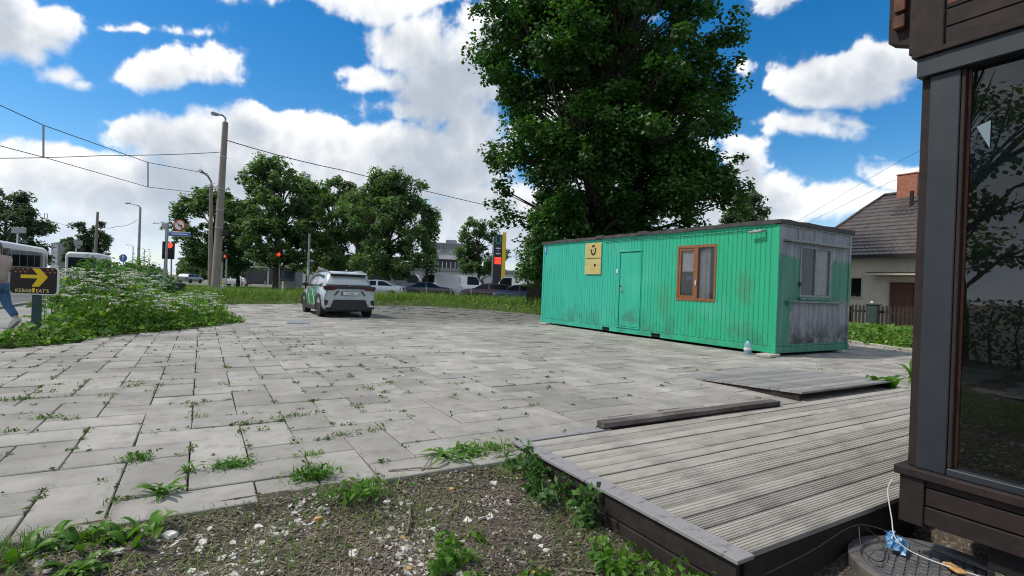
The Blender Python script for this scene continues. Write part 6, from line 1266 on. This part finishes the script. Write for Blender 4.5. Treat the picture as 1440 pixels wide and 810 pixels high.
# shops
ZB = 78; o = col_at(492, ZB); sh_ = thing('shop_building', 'low row of shops with dark fascia signs behind the silver crossover', 'building', o, AX); s_ = ZB / FPX
X = lambda px: (px - 492) * s_; Zz = lambda py: HC + (405 + (492 - 720) * math.tan(ROLL) - py) * s_
part('wall', M['beigewall'], sh_, (X(425), .3, -.1), (X(565), 9, Zz(377))); part('fascia', M['shopdark'], sh_, (X(425), -.1, Zz(377)), (X(562), .28, Zz(362)), .02); part('roof', M['panelgrey'], sh_, (X(424), -.1, Zz(362) + .002), (X(563), 9, Zz(362) + .2))
wsg = part('white_sign', M['white'], sh_, (X(436), -.18, Zz(371)), (X(449), -.105, Zz(366))); part('sign_bar', M['black'], wsg, (X(438), -.20, Zz(369.5)), (X(447), -.181, Zz(368)))
rp = random.Random(12); x = X(455)
while x < X(481): wv = rp.uniform(.12, .26); part('red_letter', M['redglow'] if False else M['red'], sh_, (x, -.16, Zz(371) + rp.uniform(0, .12)), (x + wv, -.105, Zz(367) + rp.uniform(-.1, .1))); x += wv + .07
x = X(488)
while x < X(503): wv = rp.uniform(.15, .3); part('pale_letter', M['cladwhite'], sh_, (x, -.16, Zz(373)), (x + wv, -.105, Zz(369.5))); x += wv + .08
rsg = part('red_sign', M['red'], sh_, (X(438), -.9, Zz(382)), (X(449), -.7, Zz(378))); part('white_board', M['white'], sh_, (X(450), -.9, Zz(382)), (X(456), -.7, Zz(378))); part('screen_wall', M['cladwhite'], sh_, (X(425), -1.2, 0), (X(450), -1.0, Zz(383))); part('red_sign_letters', M['white'], rsg, (X(440), -.93, Zz(380.6)), (X(447), -.905, Zz(379.6)))
for a, b_ in ((462, 474), (478, 490), (500, 512), (520, 540)): part('shop_window', M['farglass'], sh_, (X(a), .22, .4), (X(b_), .29, Zz(379)))
# bus shelter
o = col_at(358, 72); bs = thing('bus_shelter', 'open bus shelter with a dark back wall left of the red light', 'bus shelter', o, AX)
for x in (-.85, .85): part('post', M['white'], bs, (x * 2.2 - .06, -.06, 0), (x * 2.2 + .06, .06, 2.6))
part('roof', M['greypaint'], bs, (-2.1, -.7, 2.602), (2.1, 1.4, 2.75), .02); part('back_panel', M['farglass'], bs, (-1.9, 1.2, .3), (1.9, 1.25, 2.3)); part('bench', M['doorbrown'], bs, (-1.4, .7, .45), (1.4, 1.1, .52))
o = col_at(402, 68); kk = thing('street_kiosk', 'small dark street kiosk with blue shutters under the tallest street tree', 'kiosk', o, AX); part('wall', M['panelgrey'], kk, (-1.2, 0, 0), (1.3, 2.2, 2.4)); 
for q_ in range(6): part('shutter_slat', M['p_blue'], kk, (-1.05, -.03, .9 + q_ * .22), (1.1, -.005, .9 + q_ * .22 + .19), .005)
part('roof', M['shopdark'], kk, (-1.4, -.4, 2.402), (1.5, 2.4, 2.62), .02)
# ------------------------------------------------------------------ person at the left edge
M['skin'] = pm('skin', (0.42, 0.25, 0.18), (0.46, 0.28, 0.2), 20, .55); M['jeans'] = pm('blue jeans', (0.035, 0.10, 0.19), (0.055, 0.14, 0.25), 14, .85, .3, 60); M['shirt'] = pm('dusty pink shirt', (0.40, 0.29, 0.25), (0.46, 0.34, 0.30), 5, .9, .3, 30); M['hair'] = pm('dark blond hair', (0.10, 0.07, 0.045), (0.15, 0.105, 0.07), 30, .7); M['shoe'] = pm('pale trainers', (0.6, 0.58, 0.55), (0.5, 0.48, 0.46), 14, .7)
def skin(name, verts, edges, radii, m, parent, sub=2, root=0):
    me = bpy.data.meshes.new(name); me.from_pydata(verts, edges, []); me.materials.append(m); o = link(name, me, parent)
    md = o.modifiers.new('skin', 'SKIN'); 
    lay = me.skin_vertices[0] if len(me.skin_vertices) else None
    if lay is None:
        bpy.context.view_layer.objects.active = o; bpy.ops.mesh.customdata_skin_add(); lay = me.skin_vertices[0]
    for i, r in enumerate(radii): lay.data[i].radius = (r, r) if not hasattr(r, '__len__') else r; lay.data[i].use_root = (i == root)
    md.use_smooth_shade = True; s = o.modifiers.new('sub', 'SUBSURF'); s.levels = sub; s.render_levels = sub
    return o
pp = col_at(-2.0, 10.9); pe = thing('person', 'person in a dusty pink shirt and blue jeans walking at the left edge', 'person', pp, AX + R(78))
# local: y is the way they walk, x their right; mid-stride
hip, chest, neck = (0, .0, .93), (0, .03, 1.32), (0, .05, 1.50)
V = [hip, (0, .01, 1.10), chest, neck, (0, .07, 1.58), (0, .085, 1.68),
     (-.19, .03, 1.43), (-.23, -.10, 1.16), (-.21, -.02, .92), (-.20, .02, .84), (.19, .03, 1.43), (.23, .14, 1.17), (.20, .30, 1.02), (.19, .35, .96),
     (-.09, .0, .88), (-.09, .20, .50), (-.09, .22, .10), (-.09, .34, .04), (.09, .0, .88), (.09, -.10, .50), (.09, -.40, .20), (.09, -.36, .05)]
E_ = [(0, 1), (1, 2), (2, 3), (3, 4), (4, 5), (2, 6), (6, 7), (7, 8), (8, 9), (2, 10), (10, 11), (11, 12), (12, 13), (0, 14), (14, 15), (15, 16), (16, 17), (0, 18), (18, 19), (19, 20), (20, 21)]
RA = [(.15, .11), (.135, .10), (.16, .11), .055, .07, .085, .07, .05, .04, .035, .07, .05, .04, .035, .10, .068, .045, .035, .10, .068, .045, .035]
body = skin('body', V, E_, RA, M['skin'], pe)
# head with face, hair, clothes over the body
hb = MB(); V = []; n_ = 16
for i in range(11):
    ph = -math.pi / 2 + math.pi * i / 10
    for j in range(n_):
        th = 2 * math.pi * j / n_; x, y, z = .078 * math.cos(ph) * math.cos(th), .098 * math.cos(ph) * math.sin(th), .118 * math.sin(ph)
        if y > .07 and -.03 < z < .015 and abs(x) < .02: y += .022
        if z < -.05: x *= .86; y *= .95
        V.append((x, y + .085, z + 1.67))
hb.add(V, [(i * n_ + j, i * n_ + (j + 1) % n_, (i + 1) * n_ + (j + 1) % n_, (i + 1) * n_ + j) for i in range(10) for j in range(n_)]); hd = hb.build('head', M['skin'], body, smooth=True)
for s in (-1, 1): MB().lathe([(0, -.012), (.014, -.006), (.014, .006), (0, .012)], 8, (s * .032, .175, 1.69), 'y').build('eye', M['black'], body); MB().lathe([(0, -.008), (.03, -.006), (.034, .008), (0, .012)], 8, (s * .080, .08, 1.665), 'x').build('ear', M['skin'], body)
hr = MB(); V = []
for i in range(8):
    ph = -.25 + (math.pi / 2 + .25) * i / 7
    for j in range(n_): th = 2 * math.pi * j / n_; fr = .0 if math.sin(th) < .55 else .05; V.append((.088 * math.cos(ph) * math.cos(th), .107 * math.cos(ph) * math.sin(th) + .078, .128 * math.sin(ph) + 1.675 + fr))
hr.add(V, [(i * n_ + j, i * n_ + (j + 1) % n_, (i + 1) * n_ + (j + 1) % n_, (i + 1) * n_ + j) for i in range(7) for j in range(n_)]); hr.build('hair', M['hair'], pe, smooth=True)
skin('shirt', [(0, .0, .90), (0, .01, 1.10), (0, .03, 1.32), (0, .04, 1.46), (-.19, .03, 1.43), (-.235, -.10, 1.17), (.19, .03, 1.43), (.235, .14, 1.18)], [(0, 1), (1, 2), (2, 3), (2, 4), (4, 5), (2, 6), (6, 7)], [(.185, .15), (.165, .135), (.185, .14), .085, .092, .072, .092, .072], M['shirt'], pe)
skin('jeans', [(0, 0, .93), (-.09, 0, .86), (-.09, .20, .50), (-.09, .22, .12), (.09, 0, .86), (.09, -.10, .50), (.09, -.385, .22)], [(0, 1), (1, 2), (2, 3), (0, 4), (4, 5), (5, 6)], [(.165, .13), .115, .085, .072, .115, .085, .072], M['jeans'], pe)
for s, x, y, z, rx in ((-1, -.09, .20, .0, 0), (1, .09, -.42, .07, R(-38))):
    MB().prism([(-.13, 0), (.16, 0), (.17, .035), (.12, .07), (.02, .10), (-.10, .11), (-.13, .06)], -.045, .045, 'x').build('shoe', M['shoe'], pe, (x, y + .03, z), (rx, 0, 0))
for s, c in ((-1, (-.20, .02, .84)), (1, (.19, .35, .95))):
    hm = MB()
    hm.box((-.035, -.018, -.08), (.035, .018, .0), Matrix.Translation(c), .012)
    for k in range(4): hm.tube([Vector(c) + Vector((-.026 + k * .0175, 0, -.075)), Vector(c) + Vector((-.026 + k * .0175, .012, -.115)), Vector(c) + Vector((-.026 + k * .0175, .03, -.14 + abs(k - 1.4) * .007))], [.009, .008, .006], 6)
    hm.tube([Vector(c) + Vector((s * -.03, .005, -.02)), Vector(c) + Vector((s * -.055, .02, -.05)), Vector(c) + Vector((s * -.05, .03, -.08))], [.010, .009, .007], 6); hm.build('hand', M['skin'], body, smooth=True)

# ------------------------------------------------------------------ litter on the soil, cable, manhole
M['plaster'] = pm('white plaster', (0.70, 0.69, 0.66), (0.40, 0.37, 0.33), 22, .9); M['orangechip'] = pm('orange peel', (0.50, 0.27, 0.09), (0.58, 0.36, 0.15), 25, .8); M['straw'] = pm('straw', (0.34, 0.29, 0.22), (0.15, 0.12, 0.09), 30, .9); M['twig'] = pm('twig', (0.13, 0.10, 0.075), (0.2, 0.16, 0.12), 20, .9); M['deadleaf'] = leafmat('dead leaves', (0.07, 0.052, 0.038), (0.26, 0.215, 0.165), 14, .1, .8)
r_ = np.random.default_rng(31); rp = random.Random(31)
def soil_pts(n, dens):
    out = []
    while len(out) < n:
        x, y = r_.uniform(-2.3, 2.12), r_.uniform(1.1, 3.2)
        if r_.random() < dens(x, y): out.append((x, y))
    return out
nz = lambda x, y, s, o: .5 + .5 * mn.noise(Vector((x * s, y * s, o)))
chip = MB()
for (x, y) in soil_pts(5200, lambda x, y: (.10 + 3.0 * max(0, nz(x, y, 2.6, 2) - .50)) * (1 if x > -.6 else .3)):
    s = rp.choice((.004, .005, .005, .006, .007, .008, .010, .013, .018, .004, .005, .006, .007, .024 if rp.random() < .35 else .006)); k = rp.randint(4, 6); a0 = rp.uniform(0, 6.28); z = zsoil(x, y) + s * .2; tl = (rp.uniform(-.5, .5), rp.uniform(-.5, .5)); P = []
    for q_ in range(k): a = a0 + 6.283 * q_ / k; rr_ = s * rp.uniform(.6, 1.4); dx, dy = rr_ * math.cos(a), rr_ * math.sin(a); P.append((x + dx, y + dy, z + tl[0] * dx + tl[1] * dy))
    chip.add(P + [(p[0], p[1], p[2] - s * .5) for p in P], [tuple(range(k))] + [(q_, (q_ + 1) % k, k + (q_ + 1) % k, k + q_)[::-1] for q_ in range(k)])
tag(chip.build('plaster_chips', M['plaster']), 'countless white plaster chips scattered on the soil', 'rubble', None, 'stuff')
stw = NB(); P = np.array([(x, y, zsoil(x, y) + .002) for x, y in soil_pts(10500, lambda x, y: .05 + 1.6 * max(0, nz(x, y, 3.0, 6) - .35))]); n = len(P); th = r_.uniform(0, 6.28, n); L = r_.uniform(.015, .075, n); d_ = np.column_stack([np.cos(th), np.sin(th), r_.normal(0, .22, n)]) * L[:, None]; s_ = np.column_stack([-np.sin(th), np.cos(th), 0 * th]) * .0017
Vv = np.stack([P - d_ / 2 - s_, P - d_ / 2 + s_, P + d_ / 2 + s_, P + d_ / 2 - s_], 1).reshape(-1, 3) + np.array([[0, 0, .003]]); tag(link('straw_litter', mesh_np('straw_litter', Vv, np.arange(n * 4).reshape(n, 4), M['straw'])), 'bits of dry straw and stalks matted on the soil', 'litter', None, 'stuff')
P = np.array([(x, y, zsoil(x, y) + .006) for x, y in soil_pts(13000, lambda x, y: .25 + .75 * nz(x, y, 2.0, 8))]); VF = leaves(P, r_.uniform(.012, .034, len(P)), None, .6, 0, .5, 1.5, r=r_); tag(link('dead_leaves', mesh_np('dead_leaves', VF[0], VF[1], M['deadleaf'])), 'crumbled dead leaves on the soil', 'litter', None, 'stuff')
def shard(label, px, py, s, m, cat='plaster piece', name='plaster_piece', group='larger pieces on the soil'):
    z = -.12; 
    for _ in range(4): p = gnd(px, py, z); z = zsoil(p.x, p.y)
    r = random.Random(px * 7 + py); k = 7; b = MB(); P = []; 
    for q_ in range(k): a = 6.283 * q_ / k; rr_ = s * r.uniform(.55, 1.25); P.append((rr_ * math.cos(a), rr_ * .8 * math.sin(a), r.uniform(.0, .5) * s))
    b.add(P + [(0, 0, s * .45)] + [(x, y, -s * .25) for x, y, _ in P], [(q_, (q_ + 1) % k, k) for q_ in range(k)] + [(q_, k + 1 + q_, k + 1 + (q_ + 1) % k, (q_ + 1) % k) for q_ in range(k)]); return tag(b.build(name, M[m], None, (p.x, p.y, z + s * .15), (0, 0, r.uniform(0, 3))), label, cat, group)
shard('white plaster piece at the bottom centre of the soil, split in two', 569, 774, .034, 'plaster'); shard('white plaster piece beside the leafy plants at lower left', 238, 750, .036, 'plaster'); shard('second white plaster piece, right of the lower left leafy plants', 286, 764, .030, 'plaster'); shard('crumpled white lump near the bottom left corner', 162, 776, .030, 'plaster'); shard('white lump lying close to the decking side', 813, 714, .030, 'plaster'); shard('white plaster piece in the middle of the soil', 545, 706, .026, 'plaster'); shard('white plaster piece right of the middle of the soil', 604, 718, .024, 'plaster'); shard('small white plaster piece near the lower right of the soil', 767, 776, .022, 'plaster'); shard('grey stone beside the stick at the decking foot', 857, 792, .040, 'concrete', 'stone', 'stone')
shard('orange peel piece on the left part of the soil', 447, 731, .030, 'orangechip', 'peel', 'peel_piece'); shard('orange peel piece at the bottom centre above the split plaster', 566, 757, .024, 'orangechip', 'peel', 'peel_piece'); shard('brownish peel piece at the very bottom of the soil', 576, 800, .022, 'orangechip', 'peel', 'peel_piece'); shard('yellow peel piece at the bottom right of the soil', 752, 808, .024, 'orangechip', 'peel', 'peel_piece'); shard('pale peel piece under the long stick', 636, 684, .022, 'orangechip', 'peel', 'peel_piece')
def stick(label, a, b_, r, m='straw', lift=.015):
    P = []
    for (px, py) in (a, b_): p = gnd(px, py, -.1); P.append(Vector((p.x, p.y, zsoil(p.x, p.y) + lift)))
    md = P[0].lerp(P[1], .5) + Vector((.008, -.006, .01)); return tag(MB().tube([P[0], md, P[1]], [r, r * .9, r * .7], 6).build('stick', M[m]), label, 'stick', 'sticks on the soil')
stick('long pale stick lying along the edge of the slabs', (545, 685), (622, 679), .006); stick('short stick leaning at the slab edge beside the long pale stick', (592, 684), (606, 664), .005, 'straw', .02); stick('pale stick near the decking foot at the bottom', (790, 772), (880, 780), .006); stick('dark twig in the middle of the soil', (572, 752), (576, 716), .008, 'twig'); stick('short pale stick crossing below the decking foot stick', (835, 795), (862, 778), .004)
stick('thin brown twig lying on the right of the soil', (760, 770), (790, 765), .004, 'twig')
# manhole cover
mz = -.135; mh = thing('manhole_cover', 'round cast iron manhole cover with a square grid pattern by the kiosk', 'manhole cover', (3.25, 1.13, mz), R(18))
M['iron'] = pm('worn cast iron', (0.10, 0.10, 0.105), (0.16, 0.16, 0.165), 10, .6, .4, 50, metal=.3, c3=(0.2, 0.18, 0.15), s3=4)
MB().lathe([(.31, -.05), (.375, -.05), (.375, .012), (.35, .016), (.318, .010), (.31, -.005)], 32).build('ring', M['iron'], mh, smooth=True); MB().lathe([(0, 0), (.306, 0), (.306, -.05)][::-1], 32).build('plate', M['iron'], mh)
gb = 0
for i in range(-6, 7):
    for j in range(-6, 7):
        x, y = i * .045, j * .045
        if math.hypot(x, y) < .268: gb += 1; MB().box((x - .0165, y - .0165, .0008), (x + .0165, y + .0165, .0075), None, .002).build('grid_stud', M['iron'], mh)
# cables by the kiosk
def cable(label, pts, r, m, name='cable'): return tag(MB().tube(pts, r, 6).build(name, M[m], smooth=True), label, 'cable', 'cables at the kiosk corner')
def bz(P, n=24):
    out = []; k = len(P) - 1
    for i in range(k):
        p0, p1, p2, p3 = P[max(0, i - 1)], P[i], P[i + 1], P[min(k, i + 2)]
        for q_ in range(n // k + 1):
            t = q_ / (n // k + 1); out.append(0.5 * ((2 * p1) + (p2 - p0) * t + (2 * p0 - 5 * p1 + 4 * p2 - p3) * t * t + (3 * p1 - p0 - 3 * p2 + p3) * t ** 3))
    return out + [P[-1]]
Vc = Vector
cable('white cable hanging down the kiosk corner to the manhole', bz([Vc((3.27, 1.34, .27)), Vc((3.265, 1.36, .20)), Vc((3.25, 1.33, .06)), Vc((3.22, 1.30, -.02)), Vc((3.24, 1.24, -.07)), Vc((3.30, 1.12, -.10)), Vc((3.34, .95, -.10))]), .003, 'white')
cable('grey cable running from the decking edge to the kiosk', bz([Vc((2.20, 1.44, -.06)), Vc((2.7, 1.455, -.05)), Vc((3.08, 1.45, .0)), Vc((3.2, 1.38, -.0)), Vc((3.28, 1.18, -.03)), Vc((3.32, .7, -.06))]), .0026, 'rubber')
cable('thin dark wire loop beside the manhole', bz([Vc((3.12, 1.43, .0)), Vc((3.05, 1.38, -.08)), Vc((3.02, 1.30, -.10)), Vc((3.12, 1.30, -.11)), Vc((3.2, 1.36, -.06)), Vc((3.16, 1.43, .0))]), .003, 'black')
M['bluebag'] = pm('blue plastic', (0.06, 0.20, 0.42), (0.10, 0.28, 0.5), 12, .35)
b = MB(); r = random.Random(6); n_ = 9; V = []
for i in range(n_):
    for j in range(n_): V.append((i * .017 - .07 + r.uniform(-.008, .008), j * .012 - .05 + r.uniform(-.006, .006), .035 * math.exp(-((i - 4) ** 2 + (j - 4) ** 2) / 9) + r.uniform(-.016, .022)))
b.add(V, [(i * n_ + j, i * n_ + j + 1, (i + 1) * n_ + j + 1, (i + 1) * n_ + j) for i in range(n_ - 1) for j in range(n_ - 1)]); tag(b.build('plastic_bag', M['bluebag'], None, (3.30, 1.33, -.085), (.3, -.35, .4), smooth=True), 'crumpled blue plastic bag beside the manhole cover', 'bag')
st = tag(MB().tube([(3.36, .93, -.07), (3.37, .72, -.085)], [.010, .012], 6).build('wood_sliver', M['straw']), 'pale wood sliver lying under the kiosk skirt', 'sliver')
tag(MB().box((-.06, -.025, -.008), (.06, .025, .012), None, .008).build('bark_piece', M['orangechip'], None, (3.33, 1.08, -.11), (0, .1, .9)), 'yellowish bark piece beside the manhole cover', 'bark')
# dark trench soil crumbs at the decking foot: small stones on the slabs
rp = random.Random(77)
for i, (px, py, s) in enumerate(((508, 558, .018), (300, 640, .02), (900, 560, .016), (640, 690, .02))):
    p = gnd(px, py, 0.0); shp = MB(); V = [(s * math.cos(a) * rp.uniform(.7, 1.2), s * math.sin(a) * rp.uniform(.6, 1.0), 0) for a in [k * 6.283 / 6 for k in range(6)]]; shp.add(V + [(0, 0, s * .8)], [(k, (k + 1) % 6, 6) for k in range(6)])
    tag(shp.build('pebble', M['twig'], None, (p.x, p.y, .001 if py < 680 else -.03)), ('dark pebble on the slabs near the middle of the yard', 'dark crumb on the slabs left of the grassy tuft', 'dark crumb on the slabs above the loose board', 'dark crumb at the slab edge beside the soil')[i], 'pebble', 'crumbs on the slabs')
tag(MB().box((-.02, -.5, 0), (.55, .5, .028), None, .006).build('metal_sheet', M['zinc'], None, (*gnd(405, 453)[:2], .004), (0, R(1.5), R(-8))), 'thin grey sheet lying on the slabs left of the silver crossover', 'sheet')

# grit and crumbs blown over the slabs
b = MB(); rp = random.Random(55); k = 0
while k < 900:
    dp, x, y, h = rp.choice(cells[:700]); x += rp.uniform(-.35, .35); y += rp.uniform(-.35, .35)
    if y < 3.25 or not inside(PAVE, x, y) or (x > 2 and y < 3.7) or (6 < x < 8.8 and y < 5.6): continue
    k += 1; s = rp.choice((.003, .004, .005, .006, .009)); a0 = rp.uniform(0, 6.28); P = [(x + s * rp.uniform(.5, 1.3) * math.cos(a0 + q_ * 1.571), y + s * rp.uniform(.5, 1.3) * math.sin(a0 + q_ * 1.571), .003) for q_ in range(4)]
    b.add(P + [(x, y, .003 + s * .7)], [(q_, (q_ + 1) % 4, 4) for q_ in range(4)])
tag(b.build('slab_grit', pm('grit', (0.09, 0.08, 0.065), (0.42, 0.40, 0.36), 6, .9, coord='W')), 'grit and crumbs strewn over the slabs', 'grit', None, 'stuff')
